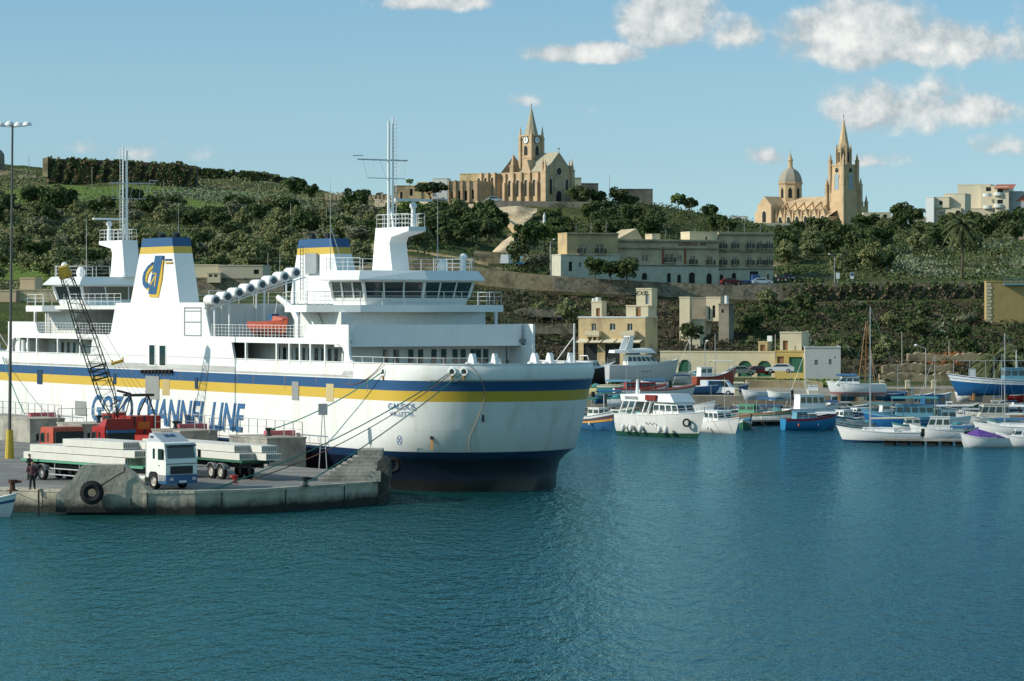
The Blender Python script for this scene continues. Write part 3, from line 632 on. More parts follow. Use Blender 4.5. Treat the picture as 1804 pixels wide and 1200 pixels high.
g = MB().path([P(176, 857, 188.0), P(190, 848, 188.1), P(206, 838, 188.2), P(220, 830, 188.2), P(219, 822, 188.2)], .045, 5)
tag(g.build('tyre_rope', DARK), 'dark rope running from the black tyre up to the parapet top', 'rope')
for px, a, b in ((68, 862, 925), (75, 872, 905), (231, 878, 905)):
    v = P(px, a, 188.1); g = MB().tube(v, P(px, b - 8, 188.1), .06 if px != 75 else .035, n=5)
    tag(g.build('hanging_chain', DARK), {68: 'thick dark rope hanging from the quay edge near the standing man', 75: 'thin rusty chain hanging down the sunlit quay face', 231: 'short rusty iron bar fixed to the shaded quay face right of the tyre'}[px], 'rope' if px == 68 else 'chain' if px == 75 else 'bar')
# steps
st = MB(); n_st = 7
for i in range(n_st):
    x0 = -12.9 + i * .36; y0 = 198.6 + i * .35; z1 = QZ + .22 * (i + 1)
    st.box(x0, -8.75, y0, 203.5, QZ + .22 * i, z1)
st.box(-10.4, -8.75, 201.2, 204, QZ + 1.54, QZ + 2.0)
tag(st.build('quay_steps', CONC), 'weathered concrete steps rising to a block at the right end of the quay', 'steps')
MBx = MB(); MBx.plate(pz([(660, 850), (666, 812), (676, 806), (684, 818), (686, 842), (680, 870), (670, 890), (660, 890)], 199.6), 199.6, 204)
tag(MBx.build('quay_end_block', mat('wet dark concrete', (.07, .07, .06), .8, .3, 2, bump=1)), 'dark rounded concrete block closing the quay beside the ferry bow', 'block')
tag(tyre(692, 820, 206, .6, 'pale worn tyre fender hanging between the quay end and the bow'), group=None)
# mooring dolphins with pink fender panels
def dolphin(x0, x1, fx0, fx1, label, flabel, top=3.45):
    ua, ub = S(x0, 770, -11.6)[0], S(x1, 770, -11.6)[0]
    o = thing('mooring_block', label, 'concrete block', (FO[0], FO[1], 0), -TH)
    MB().box(ua, ub, -12.6, -9.4, QZ - 2, top).build('block', CONC, o)
    MB().box(ua - .05, ub + .05, -12.65, -9.35, top, top + .12).build('coping', CONC, o)
    if fx0:
        p_ = thing('fender_panel', flabel, 'fender', (FO[0], FO[1], 0), -TH)
        fa_, fb_ = S(fx0, 770, -8.6)[0], S(fx1, 770, -8.6)[0]
        MB().box(fb_ - .6, fb_, -10.6, -8.25, 1.0, top + .45).build('panel', PINK, p_)
        MB().box(fb_ - .3, fb_ - .1, -9.3, -8.1, .2, top - .1).build('backing', TYRE, p_)
    return ua, ub
D1 = dolphin(-30, 72, 68, 92, 'tan and grey concrete mooring block at the far left beside the lamp mast', 'pink fender panel on the leftmost mooring block')
D2 = dolphin(120, 165, 0, 0, 'low concrete mooring block behind the orange lorry cab', '', 3.35)
D3 = dolphin(288, 338, 330, 358, 'grey concrete mooring block right of the red crane', 'pink fender panel on the block right of the red crane')
D4 = dolphin(425, 492, 485, 513, 'brown stained concrete mooring block nearest the ferry bow', 'pink fender panel on the mooring block nearest the bow')
def ship_level(px, py, y, z): return Vector((S(px, py, y)[0], y, z))
def brail(u0, u1, z, label, y=-12.3, y2=-9.7):
    o = MB(); rail(o, [(u0, y, z), (u0, y2, z), (u1, y2, z)], 1.1, 2, 1.5, .035)
    q = o.build('railing', STEEL); q.location = (FO[0], FO[1], 0); q.rotation_euler = (0, 0, -TH); tag(q, label, 'railing')
brail(D1[0], D1[1], 3.57, 'grey pipe railing on the leftmost mooring block'); brail(D2[0] - .5, D2[1] + 2, 3.47, 'grey pipe railing behind the orange lorry cab')
brail(D3[0], D3[1], 3.57, 'grey pipe railing on the block right of the red crane'); brail(D4[0] - 4, D4[1], 3.57, 'grey pipe railing on the block nearest the bow')
def bollard(v, s, m, label, rz=0):
    o = MB().tube((0, 0, 0), (0, 0, .42 * s), .17 * s, .13 * s, 10).tube((0, 0, .42 * s), (0, 0, .62 * s), .22 * s, .26 * s, 10).tube((-.1 * s, 0, .5 * s), (.5 * s, 0, .52 * s), .11 * s, .07 * s, 6).tube((0, 0, 0), (0, 0, .06), .3 * s, n=10)
    b = o.build('bollard', m); b.location = v; b.rotation_euler = (0, 0, rz); tag(b, label, 'bollard'); return b
bollard(G(22, 865, QZ), 1.15, RUST, 'rusty brown bollard at the left corner of the quay')
bollard(G(538, 857, QZ), 1.0, DARK, 'black bollard at the quay edge in front of the steps')
bollard(G(414, 852, QZ), .9, RED, 'red bollard on the quay behind the second lorry trailer', 2.5)
for (u, lab) in ((D2[1] - .3, 'dark bollard on the block behind the orange lorry cab'), ((D3[0] + .9), 'dark bollard on the block right of the red crane'), ((D4[0] + D4[1]) / 2 + .2, 'dark bollard on the block nearest the bow')):
    b_ = bollard(SW(u, -11, 3.55), 1.0, DARK, lab)
bD4 = SW((D4[0] + D4[1]) / 2 + .2, -11, 4.0)
# small access stairs/platform between blocks
o = MB(); 
for i in range(7): o.box(-3.6, -2.6, -12.6 + i * .0, -12.3, 1.6 + i * .28, 1.66 + i * .28)
# mooring ropes
def rope(name, a, b, sag, r, m, label):
    n = 14; a = Vector(a); b = Vector(b)
    pts = [a.lerp(b, i / n) - Vector((0, 0, sag * 4 * (i / n) * (1 - i / n))) for i in range(n + 1)]
    return tag(MB().path(pts, r, 5).build(name, m), label, 'rope')
rope('mooring_rope', FL[0], bD4, .45, .045, ROPEG, 'green mooring rope from the aftmost fairlead to the bollard on the block nearest the bow')
rope('mooring_rope', FL[1], G(414, 848, QZ + .4), .55, .04, ROPEG, 'green mooring rope from the middle fairlead to the red bollard')
rope('mooring_rope', FL[1] + Vector((.1, 0, -.05)), G(440, 846, QZ + .1), .8, .035, ROPEB, 'brown mooring rope, lower of the two running towards the red bollard')
rope('mooring_rope', FL[2], G(538, 852, QZ + .4), .3, .04, ROPEG, 'green mooring rope from the foremost fairlead down to the black bollard by the steps')
rope('mooring_rope', G(414, 848, QZ + .35), G(372, 862, QZ + .02), .05, .06, ROPEG, 'green rope tail lying from the red bollard to the quay edge')
rope('mooring_rope', FL[0] + Vector((0, 0, .6)), SW(22.5, -7.95, 7.9), .9, .03, ROPEB, 'thin slack brown line hanging below the promenade opening near the bow')
rope('mooring_rope', SW(-41, -8.1, 8.6), SW(-27.6, -11.5, 3.9), .3, .045, ROPEG, 'green mooring rope coming down left of the first pink fender')
# mast with floodlights
lm = thing('floodlight_mast', 'tall dark mast with white floodlights and a yellow concrete base at the left', 'lamp mast', (*g2(17, 808), QZ))
MB().tube((0, 0, 0), (0, 0, 2.2), .36, .26, 10).build('base', mat('yellow base paint', (.50, .36, .05), .7, .2, 3), lm)
MB().tube((0, 0, 2.1), (.22, 0, 25.6), .13, .075, 8).build('pole', mat('dark galvanised pole', (.10, .10, .09), .7, .2, 3), lm)
for (dx, dy) in ((-1.0, .4), (-.1, -.7), (.35, .6), (1.15, -.1)):
    f = MB().ball((.22 + dx, dy, 25.55), .36, 10, 5, .9, z0=0.0).build('lamp_head', WHITE, lm, smooth=True)
    MB().tube((.22, 0, 25.45), (.22 + dx, dy, 25.55), .045, n=5).build('arm', GREYM, lm)
# people
SKIN = mat('skin', (.35, .20, .13), .6, .05, 2)
def person(px, py, h, label, shirt, trousers, arms='hips', face=0, z=QZ):
    v = G(px, py, z); o = thing('person', label, 'person', v, face); s = h / 1.75
    def limb(name, pts, m, par=o):
        me = bpy.data.meshes.new(name); bm_v = [p_[0] for p_ in pts['v']]; me.from_pydata([tuple(Vector(q) * s) for q in pts['p']], pts['e'], []); ob = bpy.data.objects.new(name, me); col.objects.link(ob)
        ob.modifiers.new('skin', 'SKIN'); me.skin_vertices if me.skin_vertices else None
        return ob
    # body as one continuous surface: tapered rings along torso, arms and legs joined with a remesh
    g = MB()
    def ring(c, rx, ry, n=10): return [(c[0] * s + rx * s * math.cos(a), c[1] * s + ry * s * math.sin(a), c[2] * s) for a in [2 * math.pi * i / n for i in range(n)]]
    g.loft([ring((0, 0, .84), .13, .10), ring((0, 0, .92), .165, .12), ring((0, 0, 1.05), .14, .10), ring((0, .01, 1.25), .18, .12), ring((0, .01, 1.40), .20, .11), ring((0, .01, 1.47), .10, .08), ring((0, 0, 1.52), .055, .06), ring((0, -.01, 1.57), .055, .06)])
    g.loft([ring((0, -.015, 1.53), .05, .06), ring((0, -.02, 1.60), .075, .09), ring((0, -.01, 1.67), .082, .10), ring((0, 0, 1.73), .065, .08), ring((0, 0, 1.76), .02, .03)])
    for sx in (-1, 1):
        k = [Vector((sx * .085, 0, .90)), Vector((sx * .11, -.02, .50)), Vector((sx * .14, .01, .09)), Vector((sx * .15, -.15, .035))]
        for a, b_, r1_, r2_ in ((k[0], k[1], .095, .065), (k[1], k[2], .068, .045), (k[2], k[3], .05, .04)): g.tube(a * s, b_ * s, r1_ * s, r2_ * s, 8)
        sh_ = Vector((sx * .20, .01, 1.41))
        if arms == 'hips': k = [sh_, Vector((sx * .36, .05, 1.16)), Vector((sx * .19, -.07, 1.0))]
        elif arms == 'down': k = [sh_, Vector((sx * .25, .02, 1.13)), Vector((sx * .24, -.05, .88))]
        else: k = [sh_, Vector((sx * .25, -.10, 1.16)), Vector((sx * .10, -.30, 1.12))]
        g.tube(k[0] * s, k[1] * s, .055 * s, .042 * s, 7); g.tube(k[1] * s, k[2] * s, .042 * s, .03 * s, 7)
        d = (k[2] - k[1]).normalized(); pn = d.cross(Vector((0, 0, 1))).normalized() if abs(d.z) < .95 else Vector((0, -1, 0))
        g.tube(k[2] * s, (k[2] + d * .09) * s, .035 * s, .03 * s, 6)
        for q in range(4): f0 = k[2] + d * .085 + pn * (q - 1.5) * .018; g.tube(f0 * s, (f0 + d * (.06 + .012 * (q in (1, 2))) + Vector((0, -.01, -.01))) * s, .010 * s, .007 * s, 5)
        g.tube((k[2] + d * .02 + pn * .03) * s, (k[2] + d * .07 + pn * .06) * s, .012 * s, .008 * s, 5)
    g.ball((-.0 * s, -.115 * s, 1.645 * s), .016 * s, 6, 4)                       # nose
    body = g.build('body', SKIN, o, smooth=True)
    md = body.modifiers.new('join', 'REMESH'); md.mode = 'VOXEL'; md.voxel_size = .014
    g = MB(); g.loft([ring((0, 0, .86), .185, .135), ring((0, 0, .95), .18, .13), ring((0, 0, 1.08), .16, .12), ring((0, .01, 1.26), .20, .135), ring((0, .01, 1.41), .215, .125), ring((0, .01, 1.48), .11, .09), ring((0, 0, 1.5), .07, .07)])
    for sx in (-1, 1):
        sh_ = Vector((sx * .19, .01, 1.41)); e = {'hips': Vector((sx * .36, .05, 1.16)), 'down': Vector((sx * .25, .02, 1.13))}.get(arms, Vector((sx * .25, -.10, 1.16)))
        g.tube(sh_ * s, e * s, .075 * s, .06 * s, 8)
        if arms == 'hips': g.tube(e * s, Vector((sx * .22, -.05, 1.03)) * s, .06 * s, .045 * s, 8)
    g.build('shirt', shirt, o, smooth=True)
    g = MB(); g.loft([ring((0, 0, .80), .15, .12), ring((0, 0, .93), .18, .13), ring((0, 0, .97), .165, .12)])
    for sx in (-1, 1):
        k = [Vector((sx * .085, 0, .92)), Vector((sx * .11, -.02, .50)), Vector((sx * .14, .01, .08))]
        g.tube(k[0] * s, k[1] * s, .115 * s, .082 * s, 9); g.tube(k[1] * s, k[2] * s, .082 * s, .07 * s, 9)
    g.build('trousers', trousers, o, smooth=True)
    g = MB().ball((0, .015 * s, 1.685 * s), .098 * s, 9, 5, 1.0, z0=-.25); g.build('hair', mat('dark hair', (.02, .015, .012), .8, .1, 4), o, smooth=True)
    g = MB()
    for sx in (-1, 1): g.box((sx * .15 - .05) * s, (sx * .15 + .05) * s, -.20 * s, .08 * s, 0, .08 * s)
    g.build('shoes', DARK, o); return o
CHECK = mat('reddish checked shirt', (.12, .05, .055), .8, .3, 12)
person(57, 862, 1.78, 'man in a reddish shirt and black trousers standing hands on hips at the quay edge', CHECK, DARK, 'hips', R(15))
person(52, 846, 1.74, 'person in dark clothes half hidden behind the man with hands on hips', DARK, DARK, 'front', R(60))
person(135, 838, 1.72, 'person in black standing between the parapet wall and the loaded trailer', DARK, DARK, 'down', R(-60))
# lorries
WT = {}
def wheel(par, x, y, r=.5, wid=.3, white_rim=True):
    sgn = 1 if y > 0 else -1
    o = empty('wheel', (x, y, r)); o.parent = par
    g = MB(); g.loft([[(q[0], yy * sgn, q[1]) for q in [(rr * math.cos(a), rr * math.sin(a)) for a in [2 * math.pi * i / 18 for i in range(18)]]] for yy, rr in ((-wid, r * .9), (-wid * .9, r), (-.04, r), (0, r * .9), (.0, r * .6))], cap=False)
    g.build('tyre', TYRE, o, smooth=True)
    g = MB(); g.loft([[(rr * math.cos(a), yy * sgn, rr * math.sin(a)) for a in [2 * math.pi * i / 14 for i in range(14)]] for yy, rr in ((-.12, r * .62), (-.01, r * .62), (-.02, r * .55), (-.10, r * .42), (-.02, r * .22), (-.01, r * .02))], cap=False)
    g.build('rim', mat('dusty wheel rim', (.45, .43, .38), .6, .15, 4), o, smooth=True); return o
BED = mat('trailer green', (.10, .30, .19), .6, .15, 2)
SLABC = mat('pale precast concrete', (.62, .60, .54), .85, .08, 1.5)
def trailer(par, x0, x1, wheels, m=BED, z=1.22):
    MB().box(x0, x1, -1.22, 1.22, z, z + .16).box(x0, x1, -1.25, 1.25, z + .02, z + .13).build('flat_bed', m, par)
    g = MB()
    for y in (-.5, .5): g.box(x0 + .2, x1 - .1, y - .07, y + .07, z - .38, z)
    for i in range(int((x1 - x0) / 1.1)): g.box(x0 + .4 + i * 1.1, x0 + .48 + i * 1.1, -1.1, 1.1, z - .12, z)
    g.build('chassis', DARK, par)
    for x in wheels:
        for y in (-1.2, 1.2): wheel(par, x, y)
        for y0, y1 in ((-1.24, -.75), (.75, 1.24)):
            q = MB(); q.loft([[(x + .62 * math.cos(a), y0, .5 + .62 * math.sin(a)), (x + .62 * math.cos(a), y1, .5 + .62 * math.sin(a)), (x + .58 * math.cos(a), y1, .5 + .58 * math.sin(a)), (x + .58 * math.cos(a), y0, .5 + .58 * math.sin(a))] for a in [R(20 + i * 14) for i in range(11)]]); q.build('mudguard', GREYM, par)
    return par
def lorry(name, label, loc, rz, cabm, trm, x_rear, wheels, deflector=True, number=None, bumper=NAVY):
    o = thing(name, label, 'lorry', loc, rz)
    trailer(o, x_rear, -1.1, wheels, trm)
    # cab: local x forward, front axle at x=0
    g = MB(); pr = [(1.38, .55), (1.42, 1.75), (1.22, 2.95), (1.0, 3.02), (-.75, 3.02), (-.78, .75), (-.55, .75), (-.5, 1.0), (-.3, 1.13), (.3, 1.13), (.52, .98), (.56, .55)]
    g.plate(pr, -1.2, 1.2); cab = g.build('cab', cabm, o)
    MB().prism([(1.43, -1.2), (1.55, -1.05), (1.55, 1.05), (1.43, 1.2), (.58, 1.2), (.58, -1.2)], .38, .95).build('bumper', bumper, o)
    MB().add([(1.42, -1.05, 2.0), (1.42, 1.05, 2.0), (1.27, 1.02, 2.72), (1.27, -1.02, 2.72)], [(0, 1, 2, 3)]).build('windscreen', GLASS, o)
    MB().box(1.405, 1.45, -.85, .85, 1.0, 1.5).build('grille', DARK, o); MB().box(1.25, 1.5, -1.1, 1.1, 2.76, 2.84).build('sun_visor', DARK, o); MB().box(1.545, 1.57, -.28, .28, .45, .58).build('number_plate', WHITE2, o); MB().box(1.40, 1.44, -1.15, 1.15, 1.62, 1.66).build('trim_strip', DARK, o)
    for y in (-1.0, .72): MB().box(1.54, 1.575, y, y + .28, .6, .78).build('headlight', STEEL, o)
    for sy in (-1, 1):
        d = MB().plate([(.55, 1.15), (1.28, 1.15), (1.28, 1.8), (1.16, 2.72), (.42, 2.72), (.42, 1.3)], sy * 1.2 - .005, sy * 1.2 + .012 * sy + .005).build('door', cabm, o)
        MB().plate([(.55, 1.9), (1.22, 1.9), (1.14, 2.6), (.55, 2.6)], sy * 1.222 - .006, sy * 1.222 + .006).build('side_window', GLASS, d)
        MB().box(.6, .72, sy * 1.215 - .02, sy * 1.215 + .02, 1.5, 1.56).build('handle', DARK, d)
        MB().plate([(-.05, 1.95), (.18, 1.95), (.18, 2.6), (-.05, 2.6)], sy * 1.21 - .006, sy * 1.21 + .006).build('side_window', GLASS, cab)
        MB().tube((1.2, sy * 1.2, 2.5), (1.35, sy * 1.42, 2.5), .02, n=4).box(1.3, 1.38, sy * 1.42 - .1, sy * 1.42 + .1, 2.0, 2.5).build('mirror', DARK, o)
        MB().tube((-1.9, sy * 1.0, .62), (-.85, sy * 1.0, .62), .3, n=14).build('fuel_tank', mat('aluminium tank', (.62, .60, .55), .35, .06, 3, metal=.6), o, smooth=True)
        wheel(o, 0, sy * 1.18)
    if deflector:
        g = MB(); g.loft([[(-.72, -1.15, 3.0), (-.72, 1.15, 3.0), (-.72, 1.0, 3.55), (-.72, -1.0, 3.55)], [(-.35, -1.15, 3.0), (-.35, 1.15, 3.0), (-.35, .98, 3.55), (-.35, -.98, 3.55)], [(.75, -1.1, 3.0), (.75, 1.1, 3.0), (.75, 1.0, 3.06), (.75, -1.0, 3.06)]])
        d = g.build('roof_deflector', mat('deflector blue grey paint', (.38, .42, .46), .45, .05, 2) if number else cabm, o)
        if number:
            tm = text_mesh('fleet_number', number, .42, NAVY, Matrix.Translation((.06, 0, 3.40)) @ Matrix.Rotation(R(90), 4, 'Z') @ Matrix.Rotation(R(24), 4, 'X'), d, 0, .012)
            for sy in (-1, 1): MB().plate([(-.5, 3.28), (-.22, 3.28), (-.2, 3.38), (-.5, 3.38)], sy * 1.10 - .02, sy * 1.10 + .02).build('vent', DARK, d)
    MB().box(-1.0, -.8, -1.1, 1.1, .8, 2.7).build('rear_panel', DARK, o) if not number else MB().tube((-.95, -1.05, .8), (-.95, -1.05, 2.9), .08, n=8).build('exhaust_pipe', STEEL, o)
    return o
ANG = -R(55)
wf = G(270, 862, QZ); dL = Vector((math.cos(R(55)), -math.sin(R(55)), 0)); dN = Vector((-math.sin(R(55)), -math.cos(R(55)), 0))   # forward, near side
ANG1 = -R(49); dN1 = Vector((-math.sin(R(49)), -math.cos(R(49)), 0))
L1 = lorry('flatbed_lorry', 'white and blue articulated lorry carrying precast slabs in the foreground of the quay', wf - dN1 * 1.2, ANG1, mat('lorry white', (.80, .79, .74), .4, .05, 2, streak=.2), BED, -15.8, (-13.3, -14.6), True, '2348')
g = MB(); 
for z in (.45, .85): g.tube((-12.2, -1.2, z), (-8.0, -1.2, z), .045, n=5)
for x in (-11.6, -8.6): g.tube((x, -1.2, .45), (x, -1.2, 1.2), .035, n=5)
g.build('side_guard', STEEL, L1)
def slab(Lr, x0, x1, y, z, label, w_=1.18, h=.46, grp='precast concrete slabs loaded on the lorries'):
    M_ = Matrix.Translation(Lr.location) @ Matrix.Rotation(Lr.rotation_euler.z, 4, 'Z')
    v = M_ @ Vector(((x0 + x1) / 2, y, z)); o = MB(); hl = abs(x1 - x0) / 2
    o.box(-hl, hl, -w_ / 2, w_ / 2, h - .08, h).box(-hl, hl, -w_ / 2, w_ / 2, 0, .09)
    nw = 7
    for i in range(nw + 1): yy = -w_ / 2 + i * (w_ - .055) / nw; o.box(-hl, hl, yy, yy + .055, .09, h - .08)
    b = o.build('concrete_slab', SLABC); b.location = v; b.rotation_euler = (0, 0, Lr.rotation_euler.z); tag(b, label, 'concrete slab', grp); return b
Z0 = 1.40
slab(L1, -15.5, -3.2, -.62, Z0, 'hollow precast slab, lower near side one on the lorry with the white cab')
slab(L1, -15.4, -1.9, .62, Z0, 'hollow precast slab, lower far side one on the lorry with the white cab')
slab(L1, -14.8, -2.2, -.55, Z0 + .5, 'hollow precast slab, middle near side one on the lorry with the white cab')
slab(L1, -14.5, -1.4, .68, Z0 + .5, 'hollow precast slab, middle far side one on the lorry with the white cab')
slab(L1, -10.8, -3.6, -.5, Z0 + 1.0, 'hollow precast slab, short topmost one on the lorry with the white cab')
slab(L1, -10.2, -1.8, .7, Z0 + 1.0, 'hollow precast slab, topmost far side one on the lorry with the white cab')
# second lorry faces away: rear axle pair near photo column 388
w2 = G(388, 845, QZ)
L2 = lorry('flatbed_lorry', 'red lorry facing away with slabs on its green trailer beside the mooring ropes', w2 - dN * 1.2 - dL * 17.6, ANG + math.pi, RED, GREEN, -20.6, (-17.6, -16.3), True, None, DARK)
slab(L2, -20.2, -6.0, .62, Z0, 'hollow precast slab, lower near side one on the green trailer behind the white cab')
slab(L2, -21.6, -6.0, -.62, Z0, 'hollow precast slab, lower far side one on the green trailer behind the white cab')
slab(L2, -19.4, -6.4, .55, Z0 + .5, 'hollow precast slab, upper near side one on the green trailer behind the white cab')
slab(L2, -20.9, -6.4, -.68, Z0 + .5, 'hollow precast slab, upper far side one on the green trailer behind the white cab')
MB().box(-1.06, -.9, -1.15, 1.15, 2.55, 2.75).build('wind_band', BLUE, L2)
L3 = lorry('flatbed_lorry', 'orange red lorry cab facing away behind the slabs at the left of the quay', G(112, 826, QZ), ANG + math.pi, ORANGE, BED, -15, (-12.5, -11.2), False, None, DARK)
slab(L3, -14.0, -3.5, .6, Z0, 'hollow precast slab, near side one on the trailer of the orange red lorry')
slab(L3, -14.0, -3.0, -.62, Z0, 'hollow precast slab, far side one on the trailer of the orange red lorry')
# crane
cv = G(238, 797, QZ)
cr = thing('mobile_crane', 'red mobile crane with a black lattice boom and yellow boom head', 'crane', (cv.x, cv.y, QZ), ANG + R(6))
MB().box(-3.6, 4.2, -1.25, 1.25, .9, 1.5).build('carrier', RED, cr)
MB().box(-.7, 1.5, -1.45, 1.45, 1.3, 2.95).build('machinery_house', RED, cr)
g = MB()
for y in (-1.15, -.2, .75): g.box(1.5, 1.53, y, y + .18, 1.5, 2.95)
g.build('door_frame', DARK, cr)
MB().box(1.5, 1.54, -.75, .35, 1.9, 2.5).build('warning_panel', mat('orange panel', (.45, .14, .03), .6, .3, 6), cr)
for x, y in ((-3.0, -1.25), (-1.7, -1.25), (1.6, -1.25), (2.9, -1.25), (-3.0, 1.25), (-1.7, 1.25), (1.6, 1.25), (2.9, 1.25)): wheel(cr, x, y)
cb = MB().loft([[(-2.6, -1.5, 1.2), (-2.6, -.2, 1.2), (-2.5, -.25, 3.1), (-2.5, -1.45, 3.1)], [(-.8, -1.5, 1.2), (-.8, -.2, 1.2), (-.9, -.25, 3.15), (-.9, -1.45, 3.15)]]).build('cab', RED, cr)
MB().box(-2.55, -1.0, -1.5, -.2, 3.12, 3.26).build('cab_roof', WHITE, cb); MB().box(-2.3, -1.3, -1.53, -1.5, 2.1, 2.95).build('side_window', GLASS, cb)
MB().box(1.3, 1.6, -1.4, 1.4, 1.05, 1.25).build('hazard_strip', YEL, cr)
g = MB()
for y in (-1.1, 1.1): g.tube((1.2, y, 2.9), (.6, y * .75, 4.6), .07, n=5).tube((-1.2, y, 2.9), (.5, y * .75, 4.6), .06, n=5).tube((.2, y, 2.9), (.6, y * .75, 4.6), .045, n=5)
g.box(.1, 1.1, -1.2, 1.1, 4.5, 4.7).tube((-.6, -1.3, 4.95), (.6, -.8, 4.7), .1, n=6).tube((-2.2, -.9, 3.7), (-.8, -.9, 4.2), .07, n=5); g.build('gantry', DARK, cr)
BM = mat('crane boom paint', (.018, .03, .025), .6, .2, 2)
foot = P(203, 738, cv.y - 1.0); tip = P(115, 482, cv.y - 4.5)
Mi = (Matrix.Translation(cr.location) @ Matrix.Rotation(cr.rotation_euler.z, 4, 'Z')).inverted()
foot = Mi @ foot; tip = Mi @ tip; ax = (tip - foot).normalized(); sx1 = (Mi.to_3x3() @ Vector((1, 0, .1))); sx1 = (sx1 - ax * sx1.dot(ax)).normalized(); sx2 = ax.cross(sx1)
g = MB(); Lb = (tip - foot).length; nb = 17
def bw(f): return .62 * min(1, .35 + f * 4) * (1 - .35 * max(0, (f - .55) / .45)) if f < .97 else .38
def bc(f, i): a, b_ = ((-1, -1), (1, -1), (1, 1), (-1, 1))[i]; q = foot + ax * Lb * f; w_ = bw(f); return q + sx1 * a * w_ + sx2 * b_ * w_
for k in range(nb):
    f0, f1 = k / nb, (k + 1) / nb
    for i in range(4):
        j = (i + 1) % 4; g.tube(bc(f0, i), bc(f1, i), .046, n=5, cap=False)
        g.tube(bc(f0, i), bc((f0 + f1) / 2, j), .018, n=3, cap=False).tube(bc((f0 + f1) / 2, j), bc(f1, i), .018, n=3, cap=False)
        if k in (5, 6): g.tube(bc(f0, i), bc(f0, j), .08, n=4, cap=False)
g.build('boom', BM, cr)
g = MB(); g.tube(tip - sx1 * .4, tip + sx1 * .4, .4, n=12).loft([[tip + sx1 * a * .5 + sx2 * b_ * .45 - ax * .2 for a, b_ in ((-1, -1), (1, -1), (1, 1), (-1, 1))], [tip + sx1 * a * .35 + sx2 * b_ * .3 + ax * .6 for a, b_ in ((-1, -1), (1, -1), (1, 1), (-1, 1))]])
g.build('boom_head', mat('worn dark yellow', (.34, .24, .03), .6, .35, 5), cr)
bar = Mi @ P(207, 638, cv.y - 1.5); gn = Vector((.5, 0, 4.7)); g = MB()
for d in (-.38, .38):
    g.tube(tip + sx1 * d * .8, bar + sx1 * d, .018, n=3); g.tube(bar + sx1 * d, gn + Vector((0, d * 2, 0)), .014, n=3); g.tube(bar + sx1 * d * .4, gn + Vector((0, d * .6, 0)), .014, n=3)
g.tube(tip + Vector((0, 0, -.3)), foot + Vector((.8, 0, -.2)) + ax * 2, .014, n=3)
g.build('boom_cable', DARK, cr)
MB().tube(bar - sx1 * .5, bar + sx1 * .5, .13, n=6).tube(bar - sx1 * .45, bar - sx1 * .45 + Vector((0, 0, .3)), .06, n=4).tube(bar + sx1 * .45, bar + sx1 * .45 + Vector((0, 0, .3)), .06, n=4).build('spreader_bar', YEL, cr)
# grey sign box on two thin legs at the inner quay edge
v = G(569, 827, QZ); o = thing('leg_box', 'small grey box on two thin legs beside the hull', 'light', (v.x, v.y, QZ))
o.name = 'navigation_light'
MB().box(-.32, .32, -.2, .2, 3.9, 4.7).build('box', GREYM, o); MB().tube((-.28, 0, 0), (-.05, 0, 3.9), .035, n=5).tube((.28, 0, 0), (.08, 0, 3.9), .035, n=5).tube((-.2, 0, 1.5), (.2, 0, 1.5), .02, n=4).build('legs', STEEL, o)
